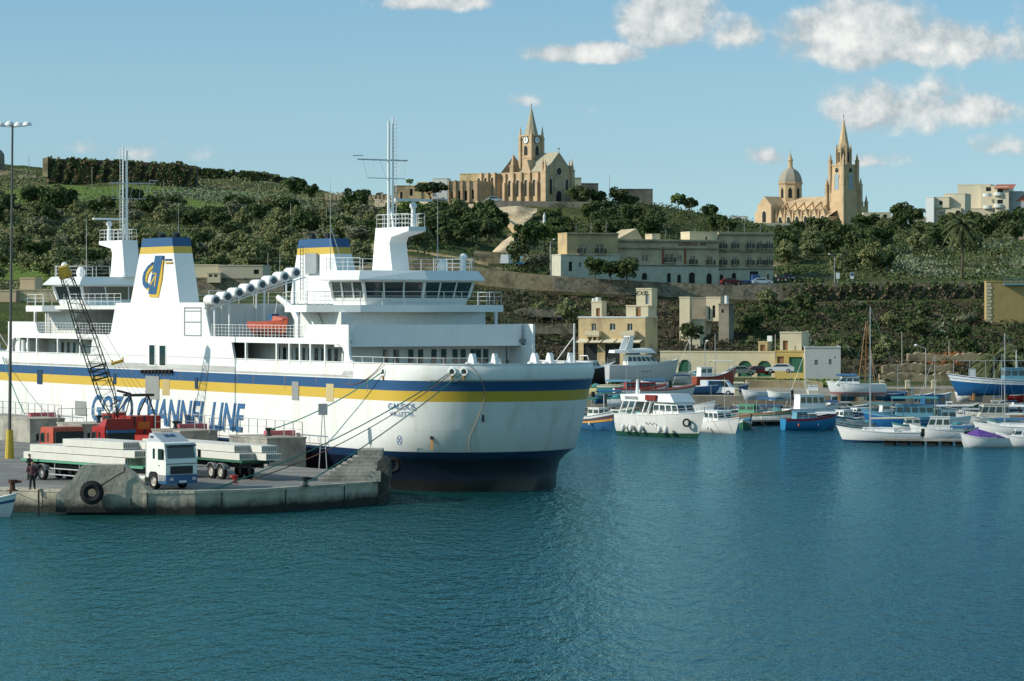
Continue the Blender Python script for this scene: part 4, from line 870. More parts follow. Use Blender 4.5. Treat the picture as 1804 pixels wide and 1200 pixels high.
# ---------------- boats
def boat(name, label, cat, px, py, L, B, head, hullm, D=.9, z=0, cabin=None, decks=None, stripe=None, canopy=None, mast=None, windows=True, extras=(), group=None, bow=.55, keel=.35, boot=None):
    """px,py: photo position of the middle of the waterline; head: heading in degrees, 0 = to the right, -90 = to the viewer"""
    v = G(px, py, z); o = thing(name, label, cat, (v.x, v.y, z), R(head), group)
    def K(mb, nm, m, par=None, sm=False): return mb.build(nm, m, par or o, smooth=sm)
    n = 12; rg = []
    for i in range(n):
        f = i / (n - 1); w_ = B / 2 * (.82 + .18 * math.sin(min(1, f * 2.2) * math.pi / 2)) * (1 - max(0, (f - .42) / .58) ** 2.3); w_ = max(w_, .02)
        x = -L / 2 + L * f; zt = D * (1 + bow * max(0, (f - .25) / .75) ** 2); xo = -L * .09 * max(0, (f - .55) / .45) ** 1.2
        rg.append([(x, w_, zt), (x + xo * .25, w_ * .97, zt * .72), (x + xo * .6, w_ * .86, zt * .3), (x + xo, w_ * .66, -.05), (x + xo, .0, -keel), (x + xo, -w_ * .66, -.05), (x + xo * .6, -w_ * .86, zt * .3), (x + xo * .25, -w_ * .97, zt * .72), (x, -w_, zt)])
    g = MB(); g.loft(rg, closed=False); g.add(rg[0], [tuple(range(9))]); hull_ = K(g, 'hull', hullm, None, True)
    g = MB(); g.loft([[(r[0][0], r[0][1] * 1.0, r[0][2] - .08), (r[-1][0], r[-1][1], r[-1][2] - .08)] for r in rg], closed=False); K(g, 'deck', decks or WHITE2)
    g = MB()
    for sdn in (0, -1):
        pts = [Vector(r[sdn]) for r in rg]; g.path([p_ + Vector((0, .0, .0)) for p_ in pts], .045, 4)
    K(g, 'gunwale', stripe[0] if stripe else WHITE)
    if stripe:
        for k, m_ in enumerate(stripe):
            g = MB(); za, zb = .93 - .16 * k, .80 - .16 * k
            for sgn in (1, -1):
                a = []
                for r in rg:
                    x, w_, zt = r[0]; x1, w1, z1 = r[1]; 
                    def at(f): k_ = (1 - f) / .28; return (x + (x1 - x) * k_, (w_ + (w1 - w_) * k_ + .012) * sgn, zt * f)
                    a.append([at(za), at(zb)])
                g.loft(a, closed=False)
            K(g, 'rubbing_strake', m_)
    if boot:
        g = MB()
        for sgn in (1, -1): g.loft([[(r[2][0], (r[2][1] * .985 + .012) * sgn, r[2][2] * .55), (r[3][0], (r[3][1] + .012) * sgn, r[3][2])] for r in rg], closed=False)
        K(g, 'boot_stripe', boot)
    cabs = cabin or []
    for (x0, x1, w0, h, rake, cm) in cabs:      # x as fraction of L, w as fraction of B
        xa, xb = x0 * L, x1 * L; wd = w0 * B / 2; zb = D * .95; rk_ = rake
        lo = [(xa, -wd), (xb, -wd * .85), (xb, wd * .85), (xa, wd)]; hi = [(xa + .1, -wd * .92), (xb - rk_, -wd * .78), (xb - rk_, wd * .78), (xa + .1, wd * .92)]
        c_ = K(MB().prism(lo, zb, zb + h, hi), 'cabin', cm)
        K(MB().prism([(x - .08 if x < (xa + xb) / 2 else x + .1, y * 1.06) for x, y in hi], zb + h, zb + h + .07), 'cabin_roof', cm)
        if windows and h > .55:
            f0, f1 = .45, .85
            def lerp(f, q): return [(a[0] * (1 - f) + b[0] * f + (q if a[0] > (xa + xb) / 2 else -q), (a[1] * (1 - f) + b[1] * f) * (1 + .03)) for a, b in zip(lo, hi)]
            W0, W1 = lerp(f0, .02), lerp(f1, .02)
            for (i, j, cnt) in ((0, 1, max(1, int((xb - xa) / .8))), (3, 2, max(1, int((xb - xa) / .8))), (1, 2, 2)):
                for k in range(cnt):
                    a0, a1 = (k + .12) / cnt, (k + .88) / cnt
                    q = []
                    for (Wq, zq) in ((W0, zb + h * f0), (W1, zb + h * f1)):
                        for ff in (a0, a1): q.append((Wq[i][0] + (Wq[j][0] - Wq[i][0]) * ff, Wq[i][1] + (Wq[j][1] - Wq[i][1]) * ff, zq))
                    K(MB().add(q, [(0, 1, 3, 2)]), 'window', GLASS, c_)
    if canopy:
        x0, x1, zc, cm = canopy; xa, xb = x0 * L, x1 * L; g = MB(); rr_ = []
        for i in range(7): f = i / 6; y = -B * .42 + B * .84 * f; zz_ = D + zc + .18 * math.sin(math.pi * f); rr_.append([(xa, y, zz_), (xb, y, zz_), (xb, y, zz_ - .05), (xa, y, zz_ - .05)])
        g.loft(rr_); K(g, 'canopy', cm)
        for x in (xa + .1, xb - .1):
            for y in (-B * .4, B * .4): K(MB().tube((x, y, D * .8), (x, y, D + zc), .025, n=4), 'canopy_post', STEEL)
    if mast:
        mxp, mh, mr = mast[:3]; mm = mast[3] if len(mast) > 3 else STEEL
        K(MB().tube((mxp * L, 0, D), (mxp * L, 0, D + mh), mr, mr * .7, 6), 'mast', mm)
        if mh > 6:
            g = MB(); g.tube((L * .48, 0, D * 1.4), (mxp * L, 0, D + mh * .97), .012, n=3).tube((-L * .48, 0, D), (mxp * L, 0, D + mh), .012, n=3)
            for sgn in (1, -1): g.tube((mxp * L, sgn * B * .45, D), (mxp * L, sgn * .5, D + mh * .55), .012, n=3).tube((mxp * L, sgn * .5, D + mh * .55), (mxp * L, 0, D + mh * .95), .012, n=3).tube((mxp * L, 0, D + mh * .55), (mxp * L, sgn * .5, D + mh * .55), .02, n=3)
            K(g, 'rigging', STEEL); K(MB().tube((mxp * L, 0, D + 1.3), (-L * .42, 0, D + 1.4), .09, n=6), 'boom', mast[4] if len(mast) > 4 else NAVY)
    if z == 0 and L > 4:
        for x in (-.28, .08): K(MB().ball((x * L, -B * .52, D * .45), .13, 6, 4, 1.6), 'fender', rnd.choice([WHITE2, NAVY, ORANGE]), None, True)
        a_ = Vector(rg[-1][0]); K(MB().path([a_, a_ + Vector((1.2, .3, -D * .55)), a_ + Vector((2.4, .6, -D * 1.25))], .02, 3), 'mooring_line', ROPEB)
        for y in (-1, 1): K(MB().path([(-L * .46, y * B * .43, D + .35), (-L * .2, y * B * .46, D + .35), (L * .05, y * B * .44, D + .42)], .018, 3).tube((-L * .46, y * B * .43, D), (-L * .46, y * B * .43, D + .35), .018, n=3).tube((-L * .2, y * B * .46, D), (-L * .2, y * B * .46, D + .35), .018, n=3).tube((L * .05, y * B * .44, D), (L * .05, y * B * .44, D + .42), .018, n=3), 'side_rail', STEEL)
    for e in extras:
        if e == 'outboard': K(MB().box(-L / 2 - .35, -L / 2 - .02, -.16, .16, D * .6, D + .35).box(-L / 2 - .25, -L / 2 - .1, -.06, .06, -.3, D * .6), 'outboard_motor', DARK)
        if e == 'bowrail': g = MB(); rail(g, [(r[0][0], r[0][1] * .92, r[0][2]) for r in rg[6:]] + [(r[0][0], -r[0][1] * .92, r[0][2]) for r in rg[6:][::-1]], .5, 2, 1.2, .018); K(g, 'bow_rail', STEEL)
        if e == 'arch': g = MB(); g.tube((-.1 * L, -B * .4, D), (-.16 * L, -B * .33, D + 1.9), .07, n=5).tube((-.1 * L, B * .4, D), (-.16 * L, B * .33, D + 1.9), .07, n=5).tube((-.16 * L, -B * .33, D + 1.9), (-.16 * L, B * .33, D + 1.9), .07, n=5); K(g, 'radar_arch', WHITE)
        if e == 'stand': [K(MB().box(x * L - .1, x * L + .1, -B * .3, B * .3, -.9, -.05), 'cradle', WOOD) for x in (-.3, 0, .28)]
        if e == 'fenders':
            for x in (-.34, -.24, -.12, .12, .2):
                K(MB().ball((x * L, -B * .52, .75), .28, 8, 6, 1.4), 'fender', WHITE2, None, True)
        if e == 'ports':
            for x in (-.05, .0, .05): K(MB().disc((x * L, -B * .5 - .03, D * .62), .09, (0, 1, 0), 8), 'porthole', BLACKG)
        if e == 'nets': K(MB().ball((-.2 * L, 0, D), .6, 9, 5, .7), 'net_heap', TEAL, None, True)
        if e == 'tyre': K(MB().torus((.1 * L, -B * .5, D * .6), .28, .1, (0, 1, 0), 12, 6), 'tyre_fender', TYRE)
    return o
W_ = WHITE
# large cruiser with a raised wheelhouse
b1 = boat('motor_cruiser', 'large white motor cruiser with raked roof posts and a red cover beside the ferry bow', 'boat', 1170, 768, 12.4, 3.7, -52, WHITE2, 2.15, cabin=[(-.02, .30, .74, 1.35, .6, WHITE)], boot=GREEN, bow=.22, extras=('bowrail', 'fenders', 'ports'))
MB().loft([[(-4.9, -1.6, 3.5), (-4.9, 1.6, 3.5), (-5.1, 1.6, 4.2), (-5.1, -1.6, 4.2)], [(3.2, -1.45, 3.5), (3.2, 1.45, 3.5), (2.4, 1.3, 4.35), (2.4, -1.3, 4.35)]]).build('flybridge', WHITE, b1)
for x in (-4.6, -3.6, -2.6, -.3):
    for y in (-1.55, 1.55): MB().tube((x - .7, y, 2.1), (x, y, 3.5), .08, n=4).build('roof_post', WHITE, b1)
MB().box(-1.0, .6, -1.72, -1.45, 3.65, 4.2).build('red_cover', mat('dark red canvas', (.22, .03, .025), .8, .15, 4), b1)
MB().tube((-4.2, 0, 4.2), (-4.2, 0, 5.6), .2, .12, 6).tube((-4.2, 0, 5.6), (-4.2, 0, 7.8), .02, n=3).build('mast', WHITE, b1)
tm = text_mesh('boat_name', 'SEAHORSE', .42, GREYM, Matrix.Translation((-3.3, -1.63, 3.85)) @ Matrix.Rotation(R(90), 4, 'X'), b1, 0, .01)
MB().torus((4.6, -1.0, 1.5), .35, .1, (.5, -.9, 0), 12, 6).build('tyre_fender', TYRE, b1)
boat('fishing_boat', 'blue fishing boat with an orange strake and green canopy close to the ferry bow', 'boat', 1052, 756, 6.6, 2.6, -58, BLUE, 1.35, cabin=[(-.12, .2, .6, 1.0, .1, WHITE2)], stripe=[mat('white strake', (.7, .7, .66), .5, .05, 2), mat('brown strake', (.10, .06, .06), .5, .05, 2), mat('orange strake', (.65, .32, .06), .5, .05, 2)], canopy=(-.42, .15, 1.9, GREEN), mast=(.2, 2.4, .05, W_))
boat('motor_boat', 'white motor boat with dark cabin windows just right of the large cruiser', 'boat', 1262, 762, 8.6, 3.0, -60, W_, 1.1, cabin=[(-.3, .22, .72, 1.2, .5, WHITE)], extras=('bowrail', 'outboard'))
boat('motor_boat', 'small white boat with a red brown deck behind the large cruiser', 'boat', 1222, 735, 6.5, 2.4, -40, W_, 1.3, decks=mat('red brown deck', (.25, .08, .05), .6, .1, 2))
boat('motor_boat', 'small white open boat with twin outboards at the stern of the dark windowed boat', 'boat', 1243, 748, 4.5, 1.9, -75, W_, .8, extras=('outboard',))
boat('wooden_boat', 'dark blue and brown wooden fishing boat left of the inner pontoon', 'boat', 1300, 752, 7, 2.4, -70, BLUE, 1.0, stripe=[WOOD, LBLUE], extras=('nets',))
boat('wooden_boat', 'wooden boat with a brown raised bow at the left end of the boats', 'boat', 1288, 738, 6, 2.2, 30, mat('brown blue hull', (.16, .09, .08), .5, .2, 2), 1.0, stripe=[LBLUE], mast=(.1, 1.6, .05, WOOD))
boat('fishing_boat', 'white and green fishing boat with a navy canopy on the inner pontoon', 'boat', 1345, 742, 7.6, 2.7, -35, WHITE2, .9, stripe=[WOOD, GREEN], canopy=(-.05, .28, 1.7, NAVY), cabin=[(-.4, -.12, .5, 1.0, .1, LGREEN)], extras=('nets',), mast=(-.3, 2.6, .04, STEEL))
boat('wooden_boat', 'green boat heaped with nets behind the navy canopy', 'boat', 1388, 738, 5.6, 2.2, -20, GREEN, .8, extras=('nets',))
boat('cabin_boat', 'white wheelhouse boat with three square windows and a navy bow cover', 'boat', 1432, 738, 7, 2.6, 20, W_, 1.2, cabin=[(-.3, .2, .66, 1.7, .3, WHITE)], canopy=(.2, .42, .8, NAVY))
boat('fishing_boat', 'bright blue boat with a red gunwale and white cuddy moored at the inner pontoon', 'boat', 1428, 757, 6.2, 2.6, 12, mat('bright blue hull', (.03, .22, .42), .4, .1, 2), 1.2, stripe=[RED], cabin=[(-.3, .1, .7, .75, .5, LBLUE)], canopy=(-.1, .42, .55, WHITE2))
boat('cabin_boat', 'small white boat with a teal strake and dark windows right of the bright blue boat', 'boat', 1488, 750, 4.8, 2.0, -130, W_, .8, stripe=[TEAL], cabin=[(-.15, .25, .7, .95, .2, WHITE)])
boat('motor_boat', 'white speed boat with a long raked windscreen behind the small teal striped boat', 'boat', 1480, 731, 7.5, 2.6, 8, W_, .85, cabin=[(-.2, .25, .7, .7, .8, WHITE)])
boat('motor_boat', 'white boat with a navy hull stripe beside the raked speed boat', 'boat', 1515, 740, 6, 2.2, -150, NAVY, .8, cabin=[(-.2, .2, .7, .6, .4, WHITE)])
sb = boat('sailing_yacht', 'white sailing yacht with a tall mast at the front of the marina', 'sailing boat', 1548, 779, 8.2, 2.7, 168, W_, 1.0, cabin=[(-.2, .25, .6, .42, .6, WHITE)], mast=(.1, 12.2, .07, STEEL, CREAM), extras=('bowrail', 'outboard'), boot=NAVY)
boat('trawler', 'big blue fishing boat with a light blue wheelhouse and railings behind the yacht', 'boat', 1592, 757, 9, 3.6, 175, mat('deep blue hull', (.015, .12, .30), .4, .1, 2), 1.4, cabin=[(-.35, .1, .7, 1.3, .1, LBLUE)], stripe=[LBLUE], canopy=(-.4, .15, 2.0, TEAL), mast=(-.1, 3.2, .06, LBLUE), bow=.6)
boat('fishing_boat', 'teal fishing boat with a dark wheelhouse behind the big blue one', 'boat', 1652, 735, 8.0, 2.8, 15, TEAL, 1.0, cabin=[(-.25, .1, .55, 1.7, .1, NAVY)], stripe=[GREEN], mast=(-.05, 2.4, .05, W_), extras=('nets',))
boat('wooden_boat', 'green hulled boat with a pale cover right of the teal fishing boat', 'boat', 1682, 736, 7.0, 2.4, 25, GREEN, 1.1, canopy=(-.4, .3, .3, WHITE2))
boat('cabin_boat', 'white cabin boat with a flat roof between the blue trawler and the outer pontoon', 'boat', 1664, 757, 6, 2.3, 5, W_, 1.0, cabin=[(-.1, .2, .7, 1.1, .15, WHITE)])
boat('cabin_boat', 'small white cuddy boat moored in the middle of the outer pontoon', 'boat', 1650, 775, 5.4, 2.1, 172, W_, 1.0, cabin=[(-.25, .2, .74, 1.3, .5, WHITE2)])
boat('motor_boat', 'grey inflatable style boat inside the left end of the outer pontoon', 'boat', 1600, 772, 5.5, 2.2, 170, GREYM, .7, decks=WHITE2, extras=('outboard', 'tyre'))
boat('cabin_boat', 'cream cabin cruiser with a large beige canopy behind the purple covered boat', 'boat', 1735, 752, 7.4, 2.9, 178, WHITE2, 1.0, cabin=[(-.35, .12, .8, 1.5, .7, mat('beige canopy', (.50, .48, .40), .7, .08, 2))], extras=('bowrail',))
pb = boat('motor_boat', 'small white motor boat under a purple cover at the right end of the outer pontoon', 'boat', 1732, 788, 4.5, 2.0, 188, W_, .85, extras=('outboard',))
MB().loft([[(-1.9, -.85, .95), (-1.9, .85, .95), (-1.9, 0, 1.05)], [(.6, -.9, 1.0), (.6, .9, 1.0), (.6, 0, 1.75)], [(1.5, -.6, 1.2), (1.5, .6, 1.2), (1.5, 0, 1.35)]]).build('cover', PURPLE, pb)
boat('sailing_yacht', 'white sailing yacht with a bare mast at the right edge', 'sailing boat', 1788, 768, 8.5, 2.6, 170, W_, .9, mast=(.12, 9.6, .07, STEEL, WHITE2), cabin=[(-.2, .2, .6, .4, .4, WHITE)])
boat('motor_boat', 'white motor boat cut by the right edge in front of the yacht', 'boat', 1806, 788, 5.5, 2.1, 175, W_, .9, cabin=[(-.1, .25, .7, .8, .5, WHITE)])
boat('motor_boat', 'white and brown open boat moored right of the cream cabin cruiser', 'boat', 1790, 745, 6, 2.2, 165, W_, .8, stripe=[WOOD], canopy=(-.2, .2, 1.1, WHITE2))
boat('motor_boat', 'white boat with a teal cover near the harbour wall left of the trawler', 'boat', 1548, 729, 5, 2, 8, W_, .8, canopy=(-.35, .3, .4, TEAL))
boat('cabin_boat', 'small white cabin boat in the back row by the harbour wall at the right', 'boat', 1795, 728, 5.6, 2.0, 20, W_, .9, cabin=[(-.2, .2, .7, .9, .3, WHITE)])
# small white launch left of the quay
boat('launch', 'grey and white launch with a dark stripe at the left edge below the quay', 'boat', -44, 911, 5.2, 1.9, 4, WHITE2, .95, stripe=[WHITE, NAVY])
# pontoons
def pontoon(x0, x1, ya, yb, label, legs=6):
    a = G(x0, ya, .55); b = G(x1, yb, .55); d = (b - a); d.z = 0; Lp = d.length; o = thing('pontoon', label, 'pontoon', (a.x, a.y, 0), math.atan2(d.y, d.x))
    MB().box(0, Lp, -.9, .9, .42, .6).build('walkway', CONC, o)
    for i in range(legs): x = (i + .5) / legs * Lp; MB().box(x - .45, x + .45, -.7, .7, -.4, .42).build('float', TYRE, o)
pontoon(1310, 1478, 741, 739, 'inner floating pontoon with grey deck and dark floats', 8)
pontoon(1556, 1706, 773, 775, 'outer floating pontoon in front of the cuddy boat', 6)
pontoon(1752, 1860, 777, 778, 'outer floating pontoon at the right edge', 4)
# boats laid up ashore
Zs = 2.0
yz = boat('motor_yacht', 'large grey white flybridge yacht laid up ashore above the red boats', 'boat', 1133, 672, 10.4, 3.6, 12, mat('yacht grey white', (.50, .52, .54), .3, .04, 1), 2.3, Zs + .8, cabin=[(-.25, .22, .8, 1.5, 1.4, WHITE)], extras=('bowrail', 'stand', 'ports'), bow=.35)
MB().loft([[(-4.6, -1.7, 4.0), (-4.6, 1.7, 4.0), (-4.5, 1.6, 4.4), (-4.5, -1.6, 4.4)], [(1.5, -1.7, 4.0), (1.5, 1.7, 4.0), (.8, 1.5, 4.7), (.8, -1.5, 4.7)]]).build('flybridge', WHITE, yz)
MB().plate([(-3.0, 4.5), (-2.0, 4.5), (-1.8, 6.3), (-2.3, 6.3)], -1.8, -1.6).plate([(-3.0, 4.5), (-2.0, 4.5), (-1.8, 6.3), (-2.3, 6.3)], 1.6, 1.8).box(-2.4, -1.7, -1.8, 1.8, 6.25, 6.4).build('radar_arch', WHITE, yz)
boat('motor_yacht', 'black hulled white topped motor boat ashore behind the ferry bow', 'boat', 1042, 672, 8, 3, 30, DARK, 1.8, Zs + .6, cabin=[(-.35, .15, .8, 1.2, .7, WHITE)], extras=('arch', 'bowrail', 'stand'))
boat('wooden_boat', 'red hulled wooden boat with a beige awning ashore in front of the arches', 'boat', 1260, 682, 5.8, 2.3, 18, mat('rust red hull', (.25, .05, .03), .6, .2, 2), 1.4, Zs + .9, cabin=[(-.4, -.1, .7, 1.2, .1, WHITE2)], canopy=(-.1, .4, 1.9, CREAM), mast=(.0, 5.5, .05, STEEL), extras=('stand',), bow=.9)
boat('wooden_boat', 'red topped white boat ashore, left of the pair behind the large cruiser', 'boat', 1128, 700, 6.5, 2.5, 5, W_, 1.1, Zs + .2, stripe=[RED], decks=RED, cabin=[(-.3, .3, .8, .7, .2, mat('maroon cover', (.28, .04, .04), .7, .1, 2))])
boat('wooden_boat', 'orange red trimmed boat ashore, right of the pair behind the large cruiser', 'boat', 1175, 700, 7.5, 2.4, 15, WHITE2, 1.0, Zs + .2, stripe=[ORANGE], decks=ORANGE)
boat('wooden_boat', 'teal and cream boat ashore left of the red boats', 'boat', 1092, 697, 5.5, 2.2, -20, TEAL, 1.3, Zs + .2, stripe=[CREAM], canopy=(-.3, .3, .5, LBLUE))
boat('wooden_boat', 'small yellow and green boat ashore nearest the ferry bow', 'boat', 1060, 694, 4.5, 1.9, -40, mat('pale yellow hull', (.50, .46, .25), .6, .1, 2), .9, Zs + .3, stripe=[GREEN], extras=('nets',))
boat('wooden_boat', 'small boat under a white tarpaulin ashore beside the yacht bow', 'boat', 1197, 676, 4.8, 2.2, 10, WHITE2, .8, Zs + .3, canopy=(-.45, .45, .6, WHITE2), cabin=[(-.4, .4, .9, .8, .3, mat('dirty tarpaulin', (.5, .48, .42), .8, .1, 2))], windows=False)
boat('wooden_boat', 'tiny teal and white boat ashore between the yacht and the red wooden boat', 'boat', 1216, 668, 3.8, 1.6, -60, TEAL, .9, Zs + .6)
boat('wooden_boat', 'blue boat with a blue cabin ashore behind the white van', 'boat', 1236, 692, 7.2, 2.2, 5, BLUE, .8, Zs + .3, cabin=[(.1, .4, .8, .7, .2, BLUE)])
boat('rowing_boat', 'white rowing boat with a teal inside on the quay edge', 'boat', 1333, 699, 3.9, 1.5, 185, W_, .6, Zs + .15, decks=TEAL)
boat('rowing_boat', 'white dinghy with an outboard on the quay edge right of the teal one', 'boat', 1372, 701, 2.9, 1.4, 180, W_, .6, Zs + .15, extras=('outboard',), decks=DARK)
boat('rowing_boat', 'cream boat on the quay between the first bollards below the yellow wall', 'boat', 1432, 699, 2.6, 1.6, 90, CREAM, .8, Zs + .15, cabin=[(-.2, .3, .8, .6, .1, WHITE2)])
boat('rowing_boat', 'light teal upturned boat on the quay below the pink striped motor boat', 'boat', 1488, 702, 3.2, 1.4, 0, LBLUE, .5, Zs + .1)
boat('rowing_boat', 'blue covered boat on the quay left of the lamp post', 'boat', 1578, 702, 2.9, 1.5, 0, BLUE, .55, Zs + .1, canopy=(-.4, .4, .15, BLUE))
boat('rowing_boat', 'dark blue rowing boat on the quay under the lamp post', 'boat', 1628, 703, 2.4, 1.3, 0, NAVY, .5, Zs + .1)
boat('rowing_boat', 'white rowing boat on the quay right of the lamp post', 'boat', 1661, 702, 2.2, 1.3, 0, W_, .5, Zs + .1)
boat('rowing_boat', 'white boat with a grey cover on the quay under the blue and white hull', 'boat', 1706, 703, 3.4, 1.4, 180, W_, .55, Zs + .1, canopy=(-.3, .4, .1, GREYM))
boat('motor_boat', 'white motor boat with a faded pink bottom and blue canopy ashore', 'boat', 1508, 694, 7.2, 2.7, 180, W_, 1.2, Zs + .7, boot=mat('faded pink antifouling', (.55, .25, .25), .6, .1, 2), cabin=[(-.05, .35, .75, .9, .8, WHITE)], canopy=(.0, .32, 1.05, BLUE), extras=('stand',), bow=.3)
boat('fishing_boat', 'long blue and white fishing boat with a blue wheelhouse ashore at the right', 'boat', 1770, 692, 14, 3.6, 183, mat('deep blue hull', (.015, .12, .30), .4, .1, 2), 1.5, Zs + .9, stripe=[W_, W_], cabin=[(-.22, .02, .6, 1.5, .1, LBLUE)], mast=(-.1, 3.6, .06, W_), extras=('stand',))
boat('rowing_boat', 'red rowing boat on the quay at the right edge', 'boat', 1795, 704, 2.6, 1.4, 0, RED, .55, Zs + .1)

EX = []
for i, (px, py) in enumerate([(1330, 736), (1352, 731), (1378, 733), (1398, 741), (1412, 731), (1446, 733), (1466, 728), (1494, 727), (1506, 748), (1538, 733), (1560, 736), (1590, 729), (1606, 734), (1630, 730), (1640, 745), (1668, 729), (1690, 748), (1716, 737), (1745, 735), (1770, 738), (1800, 737), (1606, 762), (1690, 771), (1115, 740), (1236, 728), (1258, 731)]):
    EX.append((px, py))
# smaller craft filling the rows of the marina and the yard
CO = {'white': (W_, 'white'), 'blue': (BLUE, 'blue'), 'green': (GREEN, 'green'), 'teal': (TEAL, 'teal'), 'pale blue': (LBLUE, 'pale blue'), 'cream': (CREAM, 'cream'), 'red': (RED, 'red'), 'navy': (NAVY, 'navy')}
for (px, py, L, hd, cn, z, kind, lab) in (
    (1320, 728, 4.6, 200, 'blue', 0, 'o', 'small blue boat behind the navy canopy boat, nearest the harbour wall'), (1365, 727, 4.8, 10, 'white', 0, 'c', 'small white cabin boat directly behind the navy canopy boat'), (1402, 727, 4.6, 30, 'green', 0, 'm', 'small green boat with a short mast left of the three windowed wheelhouse boat'),
    (1458, 728, 4.4, 190, 'teal', 0, 't', 'small teal boat with a tarpaulin in the back row behind the raked speed boat'), (1525, 727, 4.6, 165, 'navy', 0, 'o', 'small navy boat in the back row left of the teal covered white boat'), (1575, 728, 4.8, 5, 'white', 0, 'm', 'small white boat with a mast in the back row behind the blue trawler'),
    (1618, 727, 4.4, 185, 'green', 0, 't', 'small green boat with a tarpaulin in the back row left of the teal fishing boat'), (1705, 730, 5.0, 15, 'teal', 0, 'm', 'small teal boat with a mast in the back row left of the cream cruiser'), (1758, 729, 4.8, 178, 'blue', 0, 'c', 'small blue cabin boat in the back row behind the cream cruiser'),
    (1775, 757, 4.6, 170, 'white', 0, 't', 'small white boat with a tarpaulin between the cream cruiser and the right yacht'), (1700, 762, 4.2, -20, 'pale blue', 0, 'o', 'small pale blue boat between the cabin boat and the purple cover'), (1520, 757, 4.4, -150, 'teal', 0, 'o', 'small teal open boat left of the sailing yacht mast'),
    (1470, 741, 4.2, -30, 'blue', 0, 'o', 'small blue open boat moored behind the teal striped boat'), (1312, 757, 3.6, -100, 'green', 0, 'o', 'little green boat at the left tip of the inner pontoon'), (1275, 748, 4.4, -80, 'navy', 0, 'm', 'small navy boat with a mast squeezed right of the dark windowed boat'),
    (1100, 733, 4.4, -60, 'green', 0, 'm', 'small green boat with a mast behind the large cruiser stern'), (1078, 745, 4.0, -70, 'navy', 0, 'o', 'small navy boat between the orange striped boat and the large cruiser'),
    (1075, 706, 4.0, 20, 'blue', 2.1, 't', 'small blue boat ashore below the yellow and green one'), (1098, 712, 3.6, -10, 'white', 2.1, 'o', 'tiny white dinghy ashore at the quay edge behind the large cruiser'), (1150, 684, 4.4, 170, 'pale blue', 2.3, 't', 'small pale blue boat ashore under the yacht hull'), (1210, 690, 4.2, 15, 'green', 2.3, 'm', 'small green boat ashore left of the blue cabin boat'),
    (1066, 672, 4.4, 35, 'cream', 2.4, 'c', 'small cream cabin boat ashore right of the black hulled boat'), (1295, 690, 3.8, 10, 'navy', 2.2, 't', 'small navy boat ashore right of the rust red hull'), (1210, 655, 4.2, 160, 'white', 2.6, 'c', 'small white cabin boat ashore beside the boathouse wall'), (1545, 701, 2.6, 0, 'teal', 2.1, 'o', 'tiny teal boat on the quay right of the pink striped motor boat')):
    m_, nm_ = CO[cn]
    boat('small_boat', lab, 'boat', px, py if z == 0 else py, L, L * .4, hd, m_, .75, z, stripe=[WHITE2 if cn != 'white' else TEAL], decks=rnd.choice([WHITE2, WOOD, GREYM, LBLUE]), cabin=[(-.2, .2, .65, .85, .2, WHITE2)] if kind == 'c' else None, canopy=(-.4, .3, .35, rnd.choice([CREAM, GREYM, BLUE])) if kind == 't' else None, mast=(.1, rnd.uniform(2.4, 6.5), .035, STEEL) if kind in 'mc' else None, extras=('outboard', 'nets') if kind == 'o' else ('outboard',))

nbr = ['the inner pontoon', 'the harbour wall']
for i, (px, py) in enumerate(EX):
    cn = ['white', 'blue', 'teal', 'white', 'green', 'pale blue', 'navy', 'white', 'cream'][i % 9]; kind = 'cmot'[(i * 7 + i // 4) % 4]; L = 3.4 + (i * 37 % 10) * .13
    near = min([(1115, 'behind the large cruiser stern'), (1240, 'behind the dark windowed motor boat'), (1330, 'left of the navy canopy boat'), (1378, 'right of the navy canopy boat'), (1420, 'behind the bright blue boat'), (1470, 'by the teal striped boat'), (1520, 'left of the sailing yacht mast'), (1560, 'right of the sailing yacht mast'), (1600, 'beside the big blue fishing boat'), (1645, 'by the teal fishing boat'), (1690, 'left of the cream cabin cruiser'), (1745, 'behind the cream cabin cruiser'), (1795, 'near the right edge yacht')], key=lambda q: abs(q[0] - px))[1]
    kl = {'c': 'with a little cabin', 'm': 'with a thin mast', 'o': 'open, with nets', 't': 'under a tarpaulin'}[kind]
    boat('small_boat', f'{cn} little boat {kl} ' + near, 'boat', px, py, L, L * .4, (i * 53) % 60 - 30 + (180 if i % 2 else 0), CO[cn][0], .7, 0, stripe=[WHITE2 if cn != 'white' else [TEAL, NAVY, WOOD][i % 3]], decks=rnd.choice([WOOD, GREYM, DARK]), cabin=[(-.2, .2, .65, .8, .2, WHITE2)] if kind == 'c' else None, canopy=(-.4, .3, .35, rnd.choice([CREAM, GREYM, BLUE])) if kind == 't' else None, mast=(.1, 3 + i % 5, .035, STEEL) if kind == 'm' else None, extras=('outboard', 'nets') if kind == 'o' else ('outboard',))
# ---------------- land: heights given as photo rows along columns, turned into real heights on a grid
YS = [366, 372, 400, 440, 480, 520, 556, 575, 620, 700, 790, 820, 900, 950, 1100, 1300, 1345, 1500, 1900]
